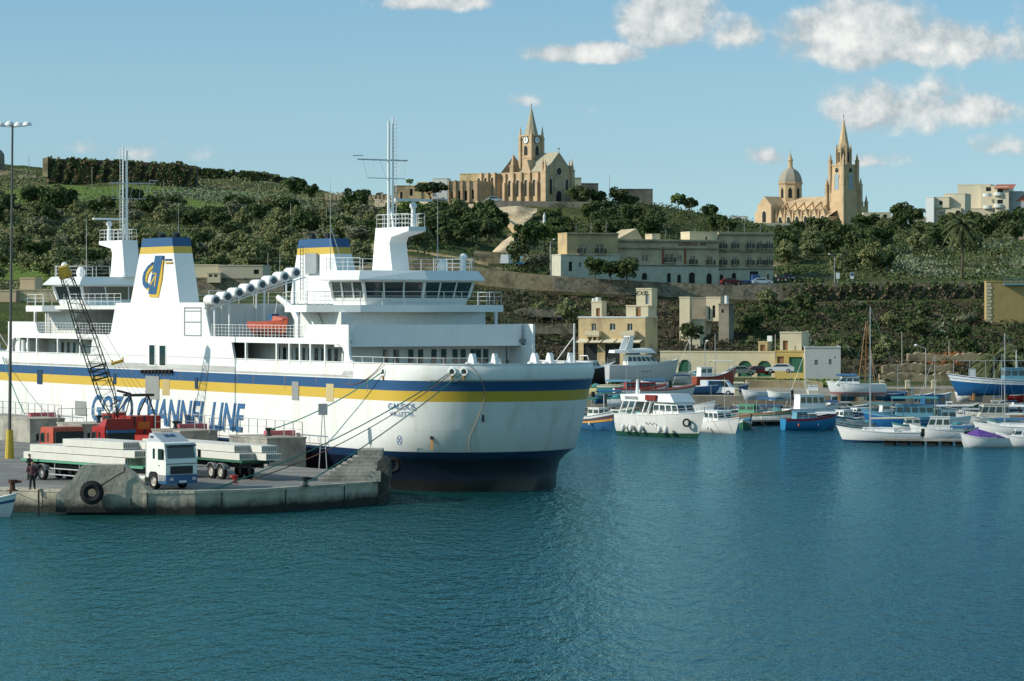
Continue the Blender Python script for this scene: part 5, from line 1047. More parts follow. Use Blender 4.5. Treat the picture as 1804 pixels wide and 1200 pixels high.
#         columns -> photo row at each distance
TB = {
 -700: [0, 0, 0, 0, 540, 520, 500, 495, 460, 420, 370, 350, 315, 292, 300, 320, 325, 345, 380],
 0:    [0, 0, 0, 0, 545, 520, 500, 492, 462, 420, 365, 350, 315, 290, 298, 315, 320, 340, 380],
 100:  [0, 0, 0, 0, 545, 520, 500, 488, 458, 412, 352, 338, 318, 300, 306, 320, 325, 345, 380],
 250:  [0, 0, 0, 0, 545, 520, 500, 488, 458, 412, 360, 345, 322, 302, 306, 320, 325, 345, 380],
 430:  [0, 0, 0, 0, 545, 520, 498, 485, 458, 415, 368, 352, 326, 314, 320, 335, 340, 355, 390],
 540:  [0, 0, 0, 0, 545, 515, 495, 480, 455, 418, 378, 362, 342, 334, 345, 360, 365, 375, 400],
 640:  [0, 0, 0, 0, 560, 525, 492, 470, 446, 412, 372, 358, 356, 358, 365, 375, 380, 390, 410],
 720:  [0, 0, 0, 0, 580, 540, 490, 452, 436, 400, 366, 358, 360, 364, 372, 380, 385, 395, 415],
 800:  [0, 0, 0, 0, 600, 555, 500, 464, 448, 398, 360, 356, 362, 368, 376, 385, 388, 398, 415],
 880:  [0, 0, 0, 0, 630, 570, 508, 478, 464, 404, 366, 357, 362, 368, 376, 385, 388, 398, 415],
 960:  [0, 0, 0, 0, 650, 590, 515, 486, 474, 424, 366, 357, 362, 368, 378, 388, 392, 400, 415],
 1060: [0, 0, 0, 0, 655, 600, 520, 493, 482, 432, 368, 358, 362, 368, 380, 392, 395, 402, 415],
 1150: [0, 0, 0, 0, 657, 602, 524, 498, 490, 436, 376, 366, 364, 372, 385, 396, 398, 404, 415],
 1290: [0, 0, 0, 0, 657, 604, 530, 503, 494, 446, 400, 392, 388, 394, 398, 397, 399, 410, 420],
 1370: [0, 0, 0, 0, 657, 606, 532, 501, 484, 440, 418, 412, 404, 406, 404, 396, 398, 410, 420],
 1500: [0, 0, 0, 0, 656, 606, 530, 499, 478, 446, 420, 414, 406, 406, 404, 397, 399, 410, 420],
 1620: [0, 0, 0, 0, 654, 604, 528, 498, 480, 448, 414, 406, 400, 402, 410, 420, 422, 428, 440],
 1720: [0, 0, 0, 0, 652, 602, 526, 498, 478, 440, 404, 398, 394, 400, 410, 420, 422, 428, 440],
 1804: [0, 0, 0, 0, 650, 600, 524, 498, 476, 436, 394, 390, 390, 396, 410, 420, 422, 428, 440],
 2500: [0, 0, 0, 0, 650, 600, 524, 498, 476, 436, 394, 390, 390, 396, 410, 420, 422, 428, 440]}
YS.insert(10, 775)
for c_, r_ in TB.items():
    base_ = r_[9] + (r_[10] - r_[9]) * 75 / 90
    r_.insert(10, {800: 378, 880: 402, 960: 392, 1060: 384}.get(c_, base_))
    if c_ == 880: r_[9] = 412
cols_ = sorted(TB); ZT = []
for c_ in cols_:
    r_ = []
    for Y, row in zip(YS, TB[c_]):
        if Y == 366: z = -2.5
        elif Y <= 440: z = 2.0 + (Y - 372) * .004
        else: z = H - (row - CY) / F * Y
        r_.append(z)
    ZT.append(r_)
ZT = np.array(ZT); cols_a = np.array(cols_, float); ys_a = np.array(YS, float)
def tz_raw(X, Y):
    X = np.asarray(X, float); Y = np.asarray(Y, float); px = CX + F * X / Y
    i = np.clip(np.searchsorted(cols_a, px) - 1, 0, len(cols_a) - 2); j = np.clip(np.searchsorted(ys_a, Y, side='right') - 1, 0, len(ys_a) - 2)
    u = np.clip((px - cols_a[i]) / (cols_a[i + 1] - cols_a[i]), 0, 1); v = np.clip((Y - ys_a[j]) / (ys_a[j + 1] - ys_a[j]), 0, 1)
    return (ZT[i, j] * (1 - u) + ZT[i + 1, j] * u) * (1 - v) + (ZT[i, j + 1] * (1 - u) + ZT[i + 1, j + 1] * u) * v
def fnoise(X, Y, s=1.0):
    return (np.sin(X * .11 * s + 1.3) * np.cos(Y * .093 * s + .4) + .6 * np.sin(X * .23 * s + Y * .19 * s) + .5 * np.cos(X * .41 * s - Y * .37 * s + 2) + .3 * np.sin(X * .83 * s + 1) * np.sin(Y * .77 * s))
def tz(X, Y):
    X = np.asarray(X, float); Y = np.asarray(Y, float)
    amp = np.clip((Y - 500) / 60, 0, 1) * .55
    amp = amp * np.where((Y > 552) & (Y < 585), .12, 1)
    return tz_raw(X, Y) + fnoise(X, Y) * amp
gp = np.concatenate([np.arange(-700, -20, 40), np.arange(-20, 1830, 9), np.arange(1830, 2500, 40)])
gy = np.concatenate([[366, 369, 371, 371.9, 372.0], np.arange(380, 480, 12), np.arange(480, 640, 3.2), np.arange(640, 960, 6), np.arange(960, 1400, 22), np.arange(1400, 1900, 70)])
PX, GY = np.meshgrid(gp, gy); GX = (PX - CX) / F * GY; GZ = tz(GX, GY); GZ[:4] = -2.5; GZ[4] = 2.0
GYs = GY.copy(); GYs[:4] = 371.95
V_ = np.stack([GX, GYs, GZ], -1).reshape(-1, 3); ny, nx = PX.shape
idx = np.arange(ny * nx).reshape(ny, nx); Q = np.stack([idx[:-1, :-1], idx[:-1, 1:], idx[1:, 1:], idx[1:, :-1]], -1).reshape(-1, 4)
def np_mesh(name, V, Q, m):
    me = bpy.data.meshes.new(name); me.vertices.add(len(V)); me.vertices.foreach_set('co', np.ascontiguousarray(V, dtype=np.float32).ravel())
    k = Q.shape[1]; me.loops.add(Q.size); me.loops.foreach_set('vertex_index', np.ascontiguousarray(Q, dtype=np.int32).ravel())
    me.polygons.add(len(Q)); me.polygons.foreach_set('loop_start', np.arange(0, Q.size, k, dtype=np.int32)); me.polygons.foreach_set('loop_total', np.full(len(Q), k, dtype=np.int32))
    me.materials.append(m); me.update(calc_edges=True); me.validate(); return me
# hillside ground: grass, dry earth and pale rock
gm = bpy.data.materials.new('hillside ground'); gm.use_nodes = True; t = gm.node_tree; p = t.nodes['Principled BSDF']; p.inputs['Roughness'].default_value = .95; p.inputs['Specular IOR Level'].default_value = .1
tcn = nd(t, 'ShaderNodeTexCoord')
def gn(s, d=6, r=.6):
    n = nd(t, 'ShaderNodeTexNoise'); n.inputs['Scale'].default_value = s; n.inputs['Detail'].default_value = d; n.inputs['Roughness'].default_value = r; t.links.new(tcn.outputs['Object'], n.inputs[0]); return n.outputs[0]
def rmap(v, a, b):
    r = nd(t, 'ShaderNodeMapRange'); t.links.new(v, r.inputs[0]); r.inputs[1].default_value = a; r.inputs[2].default_value = b; return r.outputs[0]
c = mixc(t, rmap(gn(.035), .42, .6), (.085, .12, .028), (.14, .125, .06))
c = mixc(t, rmap(gn(.13), .40, .62), c, (.050, .075, .022))
c = mixc(t, rmap(gn(.06), .60, .66), c, (.34, .26, .16))
sp_ = nd(t, 'ShaderNodeSeparateXYZ'); t.links.new(tcn.outputs['Object'], sp_.inputs[0]); wob = math_(t, 'MULTIPLY', math_(t, 'SUBTRACT', gn(.05), .5), 60)
def band(v, a, b_, w_):
    v = math_(t, 'ADD', v, wob); return math_(t, 'MULTIPLY', rmap(v, a - w_, a), math_(t, 'SUBTRACT', 1, rmap(v, b_, b_ + w_)))
lawn = math_(t, 'MULTIPLY', band(sp_.outputs[1], 795, 862, 12), band(sp_.outputs[0], -135, -68, 10))
lawn = math_(t, 'MAXIMUM', lawn, math_(t, 'MULTIPLY', band(sp_.outputs[1], 566, 628, 8), band(sp_.outputs[0], -115, -90, 5)))
c = mixc(t, lawn, c, (.15, .22, .045))
c = mixc(t, math_(t, 'MULTIPLY', math_(t, 'MULTIPLY', band(sp_.outputs[1], 470, 556, 4), rmap(sp_.outputs[0], -10, 5)), rmap(gn(.11), .38, .5)), c, (.062, .050, .030))
c = mixc(t, rmap(gn(.9), .35, .75), c, mixc(t, .5, c, (.04, .035, .02)))
t.links.new(c, p.inputs['Base Color'])
b = nd(t, 'ShaderNodeBump'); b.inputs['Strength'].default_value = 1; b.inputs['Distance'].default_value = .8; t.links.new(gn(.8, 8), b.inputs['Height']); t.links.new(b.outputs[0], p.inputs['Normal'])
hill = bpy.data.objects.new('hillside', np_mesh('hillside', V_, Q, gm)); col.objects.link(hill); tag(hill, kind='structure')
yardm = mat('dusty boatyard ground', (.33, .28, .20), .95, .15, .3, c2=(.20, .19, .17))
LIME = mat('honey limestone', (.54, .41, .23), .9, .12, .5, c2=(.28, .21, .13), bump=.2)
LIMEG = mat('grey limestone', (.25, .22, .17), .9, .18, .5, c2=(.13, .12, .10), bump=.4, streak=.5)
LIMEP = mat('pale limestone', (.60, .52, .36), .9, .1, .5)
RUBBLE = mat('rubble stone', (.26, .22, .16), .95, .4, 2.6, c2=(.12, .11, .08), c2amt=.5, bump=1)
RUBBLEL = mat('sunlit rubble stone', (.36, .28, .17), .95, .3, 1.3, c2=(.16, .13, .08), bump=.8)  # the rubble stone again, brighter, with sunlight put into its colour
ys_ = MB(); a = [P(px, 700, 372.02) for px in (-700, 2500)]
tag(MB().add([(x, y, z) for x, y, z in ((-420, 371.9, 2.03), (420, 371.9, 2.03), (500, 478, 2.08 + .3), (-500, 478, 2.08 + .3))], [(0, 1, 2, 3)]).build('quay_road', yardm), kind='structure')
# harbour wall along the water with its low parapet
hw = MB().box(-60, 240, 371.3, 371.9, -2, 2.15).box(5, 36, 371.2, 371.3, .6, 1.0).box(46, 240, 375.5, 376.0, 2.0, 2.95)
tag(hw.build('harbour_wall', mat('harbour wall stone', (.40, .34, .25), .9, .15, .6, c2=(.24, .2, .15), streak=.4)), 'long pale stone harbour wall behind the moored boats', 'wall')
for i, px in enumerate((1298, 1422, 1465, 1509, 1554, 1599, 1645, 1692, 1741, 1790)):
    Yb = 373.2 if px < 1400 else 375.7; zb = 2.05 if px < 1400 else 2.95; v = P(px, 690, Yb); g = MB().box(-.28, .28, -.28, .28, 0, .85).box(-.34, .34, -.34, .34, .85, .97).box(-.2, .2, -.2, .2, .97, 1.12)
    nth = ['', 'leftmost', 'second', 'third', 'fourth', 'fifth', 'sixth', 'seventh', 'eighth', 'rightmost']
    o = g.build('stone_post', LIMEP); o.location = (v.x, Yb, zb)
    tag(o, 'cream stone post standing apart beside the white van' if i == 0 else f'{nth[i]} of the nine cream stone posts along the harbour wall', 'post', 'stone posts along the harbour wall')
def stone_wall(pts, h, m, label, th=.5, name='stone_wall', drop=1.5):
    g = MB()
    for (a, b_) in zip(pts[:-1], pts[1:]):
        a = Vector(a); b_ = Vector(b_); d = (b_ - a); d.z = 0; n_ = Vector((-d.y, d.x, 0)).normalized() * th
        g.add([a - Vector((0, 0, drop)), b_ - Vector((0, 0, drop)), b_ - Vector((0, 0, drop)) + n_, a - Vector((0, 0, drop)) + n_, a + Vector((0, 0, h)), b_ + Vector((0, 0, h)), b_ + Vector((0, 0, h)) + n_, a + Vector((0, 0, h)) + n_],
              [(0, 3, 2, 1), (4, 5, 6, 7), (0, 1, 5, 4), (1, 2, 6, 5), (2, 3, 7, 6), (3, 0, 4, 7)])
    return tag(g.build(name, m), label, 'wall')
def wl(l, Y): return [P(px, py, (Y if isinstance(Y, (int, float)) else Y[i])) for i, (px, py) in enumerate(l)]
def wall_rows(l, Y, m, label, th=.6, name='stone_wall'):      # l: (px, top row, bottom row)
    g = MB(); A = []
    for i, (px, a_, b_) in enumerate(l):
        Yi = Y if isinstance(Y, (int, float)) else Y[i]; p1 = P(px, a_, Yi); p0 = P(px, b_, Yi)
        A.append([p0, p1, p1 + Vector((0, th, 0)), p0 + Vector((0, th, 0))])
    g.loft(A); return tag(g.build(name, m), label, 'wall')
# upper road with asphalt and its retaining wall
rd_ = MB(); L_ = []
for px in list(range(560, 1000, 20)) + list(range(1000, 1860, 20)):
    a = (px - CX) / F
    L_.append([(a * 558, 558, float(tz_raw(a * 558, 558)) + .15), (a * 573, 573, float(tz_raw(a * 573, 573)) + .15)])
# road surface follows the graded shelf
lv_ = []
for (p0, p1) in L_: lv_.append([(p0[0], p0[1], p1[2] - .35), (p1[0], p1[1], p1[2] + .12)])
tag(MB().loft(lv_, closed=False).build('road', mat('blue grey asphalt', (.05, .06, .075), .8, .15, 1)), kind='structure')
rw = [(q[0], 557.6, q[2] + .5) for (q, _) in lv_]
pxs = [CX + F * x / 557.6 for x, y, z in rw]
g = MB(); A = []
for (x, y, z) in rw: A.append([(x, y, z - 4.6), (x, y, z), (x, y + .45, z), (x, y + .45, z - 4.6)])
split = next(i for i, q in enumerate(pxs) if q > 985)
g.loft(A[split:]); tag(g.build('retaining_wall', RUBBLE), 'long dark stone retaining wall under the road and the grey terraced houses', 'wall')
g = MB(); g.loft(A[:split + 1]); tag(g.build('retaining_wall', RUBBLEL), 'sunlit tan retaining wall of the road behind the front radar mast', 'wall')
# ---------------- buildings
class Fac:                               # a facade plane: starts at photo column px0 and depth Y0, runs right, turned by al degrees
    def __init__(s, px0, Y0, al): s.X0 = (px0 - CX) / F * Y0; s.Y0 = Y0; s.a = R(al); s.px0 = px0
    def at(s, px, py, yo=0.0):
        k = (px - CX) / F; xb = s.X0 - yo * math.sin(s.a); yb_ = s.Y0 + yo * math.cos(s.a); t_ = (k * yb_ - xb) / (math.cos(s.a) - k * math.sin(s.a)); Y = yb_ + t_ * math.sin(s.a); return t_, H - (py - CY) / F * Y
def holes_wall(mb, t0, t1, z0, z1, holes, y=0.0, rv=.25):
    ts = sorted({t0, t1, *[v for h in holes for v in (h[0], h[1]) if t0 < v < t1]}); zs = sorted({z0, z1, *[v for h in holes for v in (h[2], h[3]) if z0 < v < z1]})
    for a, b_ in zip(ts[:-1], ts[1:]):
        for c_, d_ in zip(zs[:-1], zs[1:]):
            m1, m2 = (a + b_) / 2, (c_ + d_) / 2
            if any(h[0] < m1 < h[1] and h[2] < m2 < h[3] for h in holes): continue
            mb.add([(a, y, c_), (b_, y, c_), (b_, y, d_), (a, y, d_)], [(0, 1, 2, 3)])
    for a, b_, c_, d_ in holes:
        mb.add([(a, y, c_), (b_, y, c_), (b_, y, d_), (a, y, d_), (a, y + rv, c_), (b_, y + rv, c_), (b_, y + rv, d_), (a, y + rv, d_)], [(0, 1, 5, 4), (1, 2, 6, 5), (2, 3, 7, 6), (3, 0, 4, 7)])
def block(root, fac, px0, px1, top, bot, depth, m, wins=(), name='wall', para=None, drop=3.0, yoff=0.0, roofm=None, wk=1.0):
    """one box of a building; wins: (px0, px1, top row, bottom row, kind)"""
    t0, z1 = fac.at(px0, top, yoff); t1, _ = fac.at(px1, top, yoff); _, z0 = fac.at((px0 + px1) / 2, bot, yoff)
    _, z1 = fac.at((px0 + px1) / 2, top, yoff)
    z00 = z0 - drop
    hs = []
    wins = [((w_[0] + w_[1]) / 2 - (w_[1] - w_[0]) / 2 * wk, (w_[0] + w_[1]) / 2 + (w_[1] - w_[0]) / 2 * wk) + tuple(w_[2:]) for w_ in wins]
    for w_ in wins:
        a, zt = fac.at(w_[0], w_[2], yoff); b_, zb = fac.at(w_[1], w_[3], yoff); hs.append((a, b_, zb, zt))
    mb = MB(Matrix.Translation((0, yoff, 0)))
    holes_wall(mb, t0, t1, z00, z1, hs)
    mb.add([(t0, 0, z00), (t1, 0, z00), (t1, depth, z00), (t0, depth, z00), (t0, 0, z1), (t1, 0, z1), (t1, depth, z1), (t0, depth, z1)], [(1, 2, 6, 5), (2, 3, 7, 6), (3, 0, 4, 7)])
    o = mb.build(name, m, root)
    g = MB(Matrix.Translation((0, yoff, 0))); ph = .35
    g.box(t0 + .01, t1 - .01, .2, depth - .01, z1 - .3, z1 - .02); g.build('roof', roofm or LIMEP, root)
    g = MB(Matrix.Translation((0, yoff, 0))); g.box(t0 - .06, t1 + .06, -.08, .22, z1, z1 + .22).box(t0 - .06, t0 + .2, .22, depth, z1, z1 + .22).box(t1 - .2, t1 + .06, .22, depth, z1, z1 + .22); g.build('parapet', para or m, root)
    for w_, (a, b_, c_, d_) in zip(wins, hs):
        kind = w_[4] if len(w_) > 4 else 'w'
        wm_ = {'w': GLASS, 'd': BLACKG, 'g': GREEN, 'r': WOOD, 'b': GLASS, 'a': BLACKG, 'G': GREEN, 'p': GREYM}[kind]
        nm_ = {'w': 'window', 'b': 'window', 'p': 'window', 'a': 'arched_door', 'd': 'doorway', 'g': 'door', 'r': 'door', 'G': 'arched_door'}[kind]
        q = MB(Matrix.Translation((0, yoff, 0))); q.add([(a, .22, c_), (b_, .22, c_), (b_, .22, d_), (a, .22, d_)], [(0, 1, 2, 3)]); wo = q.build(nm_, wm_, root)
        if kind in 'wb':
            q = MB(Matrix.Translation((0, yoff, 0))); e = .07; cx_ = (a + b_) / 2; q.box(a, b_, .16, .22, d_ - e, d_).box(a, b_, .16, .22, c_, c_ + e).box(cx_ - .035, cx_ + .035, .16, .22, c_ + e, d_ - e).box(a, a + e, .16, .22, c_ + e, d_ - e).box(b_ - e, b_, .16, .22, c_ + e, d_ - e); q.build('window_frame', WHITE2 if (hash(nm_) % 2 or True) else WOOD, wo)
        if kind == 'b':
            q = MB(Matrix.Translation((0, yoff, 0))); q.box(a - .25, b_ + .25, -.75, 0, c_ - .12, c_); q.build('balcony_slab', m, wo)
            q = MB(Matrix.Translation((0, yoff, 0))); rail(q, [(a - .2, 0, c_), (a - .2, -.7, c_), (b_ + .2, -.7, c_), (b_ + .2, 0, c_)], .95, 2, .22, .03); q.build('balcony_railing', DARK, wo)
        if kind in 'aG':                 # arched head
            q = MB(Matrix.Translation((0, yoff, 0))); r_ = (b_ - a) / 2; pts = [(a + r_ + r_ * math.cos(u), d_ - r_ * .95 + r_ * math.sin(u)) for u in [math.pi * i / 8 for i in range(9)]]
            for (ca, sgn) in (((a, d_), 0), ((b_, d_), 1)):
                arc = pts[4:] if sgn == 0 else pts[:5][::-1]
                q.plate([(a, d_ + .01) if sgn == 0 else (b_, d_ + .01)] + (arc[::-1] if sgn == 0 else arc[::-1]), .0, .12)
            q.build('arch', m, wo)
    return o, (t0, t1, z0, z1)
def building(name, label, fac, cat='building', group=None):
    return thing(name, label, cat, (fac.X0, fac.Y0, 0), fac.a, group)
# three houses of the grey terrace
SHADE = mat('weathered grey facade', (.54, .44, .28), .9, .16, .6, c2=(.38, .31, .2), streak=.5)
SHADEW = mat('whitewashed lower storey', (.52, .50, .39), .85, .12, .8, streak=.5)
OCH = mat('ochre weathered facade', (.52, .38, .20), .9, .15, .6, c2=(.38, .30, .18), streak=.4)
f = Fac(990, 566, 16)
b = building('terraced_house', 'ochre topped house with a whitewashed ground floor at the left end of the grey terrace', f, 'house')
block(b, f, 999, 1089, 412, 450, 6, OCH, [(1020, 1027, 431, 447, 'b'), (1031, 1036, 432, 443, 'w'), (1051, 1063, 430, 447, 'b')], yoff=0, drop=0, wk=1.2)
block(b, f, 988, 1092, 450, 487, 6, SHADEW, [(1002, 1008, 461, 478, 'd'), (1020, 1025, 462, 471, 'w'), (1032, 1038, 462, 472, 'r'), (1072, 1078, 463, 487, 'd'), (1091, 1092, 470, 480, 'd')], yoff=-.25)
f = Fac(1089, 572, 17)
b = building('terraced_house', 'long grey house with red corner strips and arched doors in the middle of the terrace', f, 'house')
block(b, f, 1089, 1266, 424, 468, 11, SHADE, [(1132, 1141, 449, 461, 'w'), (1173, 1185, 447, 463, 'b'), (1194, 1200, 450, 461, 'w'), (1217, 1224, 451, 466, 'b'), (1247, 1255, 452, 467, 'b')], drop=0, wk=1.3)
block(b, f, 1089, 1266, 468, 500, 11.3, SHADEW, [(1090, 1098, 467 + 8, 490, 'd'), (1132, 1139, 481, 493, 'a'), (1176, 1181, 481, 499, 'a'), (1194, 1199, 484, 500, 'a'), (1215, 1223, 480, 502, 'a'), (1246, 1253, 482, 502, 'a')], yoff=-.2, wk=1.35)
t1_, zt = f.at(1166, 440); t2_, zb = f.at(1169, 468); t3_, _ = f.at(1205, 440)
for tt in (t1_, t3_): MB().box(tt, tt + .45, -.07, .0, zb, zt + .5).build('red_strip', mat('faded red paint', (.30, .09, .05), .8, .15, 1), b)
a, z1 = f.at(1096, 408); 
g = MB(); q0, zq = f.at(1091, 424); q1, zr = f.at(1131, 402); q2, _ = f.at(1143, 424); g.plate([(q0, zq), (q2, zq), (q1, zr)], 3, 3.3); g.add([(q1, 3, zr), (q2, 3, zq), (q2, 12, zq), (q1, 12, zr)], [(0, 1, 2, 3)]).add([(q0, 3, zq), (q1, 3, zr), (q1, 12, zr), (q0, 12, zq)], [(0, 1, 2, 3)]); g.build('gable_roof', SHADE, b)
fit = text_mesh('painted_sign', 'GLENEAGLES  BAR', 1.15, mat('faded red lettering', (.16, .05, .05), .8, .1, 2), Matrix.Translation(((f.at(1188, 428)[0] + f.at(1250, 428)[0]) / 2, -.03, f.at(1218, 430)[1])) @ Matrix.Rotation(R(90), 4, 'X'), b, 0, .02, .62)

block(b, f, 1215, 1264, 410, 424, 5, LIMEP, [(1243, 1246, 417, 423, 'd')], yoff=3.0, drop=0, name='rooftop_room')
block(b, f, 1149, 1163, 414, 424, 4, LIMEP, [], yoff=4.0, drop=0, name='rooftop_room')
f = Fac(1266, 583, 18)
b = building('terraced_house', 'tall grey three storey house with iron balconies at the right end of the terrace', f, 'house')
W3 = []
for x in (1270, 1291, 1318, 1336, 1351): W3 += [(x, x + 6, 425, 438, 'b'), (x, x + 6, 453, 467, 'b')]
block(b, f, 1266, 1362, 411, 474, 12, SHADE, W3, drop=0, wk=1.3)
block(b, f, 1266, 1362, 474, 502, 12.2, SHADEW, [(1268, 1274, 484, 501, 'a'), (1289, 1297, 481, 501, 'a'), (1321, 1336, 478, 500, 'd'), (1351, 1355, 483, 497, 'r')], yoff=-.15)
for fq, x0, x1, rows in ((Fac(990, 566, 16), 999, 1089, (413, 450)), (Fac(1089, 572, 17), 1089, 1266, (426, 438, 468)), (Fac(1266, 583, 18), 1266, 1362, (414, 443, 474))):
    for r_ in rows:
        a, z_ = fq.at(x0, r_); c_, z2 = fq.at(x1, r_); z_ = fq.at((x0 + x1) / 2, r_)[1]; q = MB().box(a - .05, c_ + .05, -.32, -.0, z_ - .12, z_ + .12).build('cornice', LIMEG); q.location = (fq.X0, fq.Y0, 0); q.rotation_euler = (0, 0, fq.a)
        hs_ = [o_ for o_ in col.objects if o_.name.startswith('terraced_house') and (o_.location.x - fq.X0) ** 2 + (o_.location.y - fq.Y0) ** 2 < .01][0]; q.parent = hs_; q.location = (0, 0, 0); q.rotation_euler = (0, 0, 0)
    for k in range(3):
        xx = x0 + (x1 - x0) * (k + .6) / 3.4; a, z_ = fq.at(xx, rows[0], 5); MB().tube((a, 5, z_ - 1), (a, 5, z_ + rnd.uniform(1.5, 3)), .04, n=4).tube((a - .5, 5, z_ + 1.4), (a + .5, 5, z_ + 1.4), .025, n=3).build('aerial', STEEL, hs_)
# restaurant with balconies
f = Fac(1019, 470, -24)
b = building('restaurant', 'ochre two storey building with two stone balconies, awnings and a roof tower', f)
block(b, f, 1019, 1137, 560, 655, 5.2, LIME, [(1042, 1050, 570, 583, 'w'), (1074, 1084, 570, 582, 'w'), (1105, 1114, 570, 583, 'w'), (1028, 1052, 606, 652, 'd'), (1066, 1092, 606, 652, 'd'), (1102, 1128, 606, 652, 'd')], para=mat('white parapet', (.55, .58, .60), .7, .06, 1))
block(b, f, 1042, 1060, 533, 558, 2, LIMEP, [(1050, 1057, 543, 558, 'r')], yoff=1.5, drop=0, name='rooftop_room')
block(b, f, 1103, 1142, 540, 560, 3.6, LIMEP, [(1120, 1129, 541, 558, 'r')], yoff=1.0, drop=0, name='rooftop_room')
block(b, f, 1121, 1148, 510, 540, 2.4, LIMEP, [(1137, 1144, 518, 536, 'p')], yoff=1.4, drop=0, name='roof_tower')
text_mesh('wall_writing', 'EXP', .95, DARK, Matrix.Translation((f.at(1129, 517, 1.36)[0], 1.36, f.at(1129, 517, 1.36)[1])) @ Matrix.Rotation(R(90), 4, 'X'), b, .35, .0, 1.2)
for x0, x1 in ((1035, 1060), (1097, 1122)):
    a, z1 = f.at(x0, 583); c_, z0 = f.at(x1, 592); bc_ = MB().box(a, c_, -1.1, 0, z0 - .1, z0 + .1).box(a, c_, -1.1, -.95, z0, z1).box(a, a + .12, -.95, 0, z0, z1).box(c_ - .12, c_, -.95, 0, z0, z1).build('balcony', LIMEP, b)
    q = MB()
    for k in range(3): q.box(a + .3 + k * .8, a + .5 + k * .8, -.9, 0, z0 - .6, z0 - .1)
    q.build('bracket', LIME, bc_)
for i in range(5):
    a, z1 = f.at(1021 + i * 23, 597); c_, z0 = f.at(1041 + i * 23, 603); MB().add([(a, 0, z1), (c_, 0, z1), (c_, -1.6, z0), (a, -1.6, z0), (a, 0, z1 - .05), (c_, 0, z1 - .05), (c_, -1.6, z0 - .05), (a, -1.6, z0 - .05)], [(0, 1, 2, 3), (4, 7, 6, 5), (0, 3, 7, 4), (1, 5, 6, 2), (3, 2, 6, 7)]).build('awning', CREAM, b)
for i, px in enumerate((1048, 1056)):
    t_, z_ = f.at(px - 2, 533, 2.5); MB().tube((t_, 2.5, z_), (t_, 2.5, z_ + (.8 if i else .65)), .45 if i else .28, n=12).build('water_tank', WHITE2, b, smooth=True)
# ruined pale house
f = Fac(1197, 522, -24)
b = building('ruined_house', 'roofless pale house with a tall left wall and arched niches below the grey terrace', f, 'house')
block(b, f, 1197, 1215, 525, 573, 1.2, LIMEP, []); block(b, f, 1215, 1245, 526, 564, 1, LIMEG, [], yoff=4, drop=0)
block(b, f, 1244, 1269, 525, 566, 3, LIMEP, [(1248, 1251, 540, 563, 'd'), (1255, 1260, 538, 560, 'a')], yoff=2.5, drop=0)
block(b, f, 1266, 1284, 537, 600, 2.5, LIMEG, [(1271, 1275, 545, 551, 'd')], yoff=1.0); block(b, f, 1216, 1242, 564, 600, 3, LIMEP, [], yoff=2)
MB().tube((f.at(1280, 537, 2.2)[0], 2.2, f.at(1280, 537, 2.2)[1]), (f.at(1280, 537, 2.2)[0], 2.2, f.at(1280, 521, 2.2)[1]), .35, n=10).build('water_tank', WHITE2, b)
f = Fac(1211, 512, -14); b = building('stone_hut', 'small yellow stone hut among bushes below the ruined house', f, 'hut'); block(b, f, 1213, 1233, 590, 612, 3, LIMEP, [])
# boathouses with green arches
f = Fac(1163, 462, -14)
b = building('boathouse', 'long low cream building with wide green arched doors behind the laid up boats', f)
block(b, f, 1163, 1365, 621, 668, 8, LIMEP, [(1195, 1218, 634, 662, 'G'), (1300, 1325, 636, 664, 'G'), (1334, 1359, 636, 664, 'G')])
block(b, f, 1336, 1352, 604, 622, 4, LIME, [(1339, 1348, 607, 621, 'r')], yoff=3, drop=0, name='rooftop_room')
for px, h_ in ((1352, .9), ): MB().box(f.at(1346, 600)[0], f.at(1354, 600)[0], 3, 3.9, f.at(1350, 602)[1], f.at(1350, 592)[1]).build('water_tank', WHITE, b)
f = Fac(1365, 452, -16)
b = building('garage', 'yellow fronted garage with a dark green double door and a white room on its roof', f)
block(b, f, 1365, 1420, 620, 660, 9, mat('yellow facade', (.50, .36, .12), .85, .1, 1), [(1369, 1381, 628, 652, 'r'), (1390, 1415, 629, 657, 'g')])
block(b, f, 1374, 1412, 587, 618, 6, LIMEP, [(1379, 1388, 600, 617, 'r')], yoff=1.5, drop=0, name='rooftop_room')
f = Fac(1420, 448, -4)
b = building('storehouse', 'plain whitewashed flat roofed store with tiny windows right of the yellow garage', f)
block(b, f, 1418, 1481, 613, 655, 10, mat('whitewash grey', (.50, .50, .48), .85, .06, 1, streak=.2), [(1435, 1441, 634, 643, 'p'), (1460, 1465, 633, 642, 'p'), (1470, 1472, 628, 632, 'p')])
g2w = wall_rows([(1316, 671, 688), (1320, 670, 690), (1442, 672, 690), (1450, 674, 690)], 410, LIME, 'low yellow stone terrace wall behind the rowing boats', 3)
# ochre building at the right edge
f = Fac(1738, 534, 0)
b = building('ochre_house', 'big plain ochre wall with white corner stones and a blue balcony at the right edge', f, 'house')
block(b, f, 1738, 1860, 497, 584, 2.5, mat('dark ochre render', (.40, .29, .12), .9, .12, .6, streak=.3), [], drop=0)
g = MB()
for i in range(12): a, z1 = f.at(1737.5, 499 + i * 6); c_, z0 = f.at(1746 + (i % 2) * 2, 503.5 + i * 6); g.box(a, c_, -.08, 0, z0, z1)
g.build('quoin', LIMEP, b)
g = MB(); a, z_ = f.at(1768, 500); c_, _ = f.at(1860, 500); g.box(a, c_, -.8, 0, z_ - .25, z_); rail(g, [(a, -.75, z_), (c_, -.75, z_)], .9, 2, 1.0, .04); g.build('balcony', LBLUE, b)
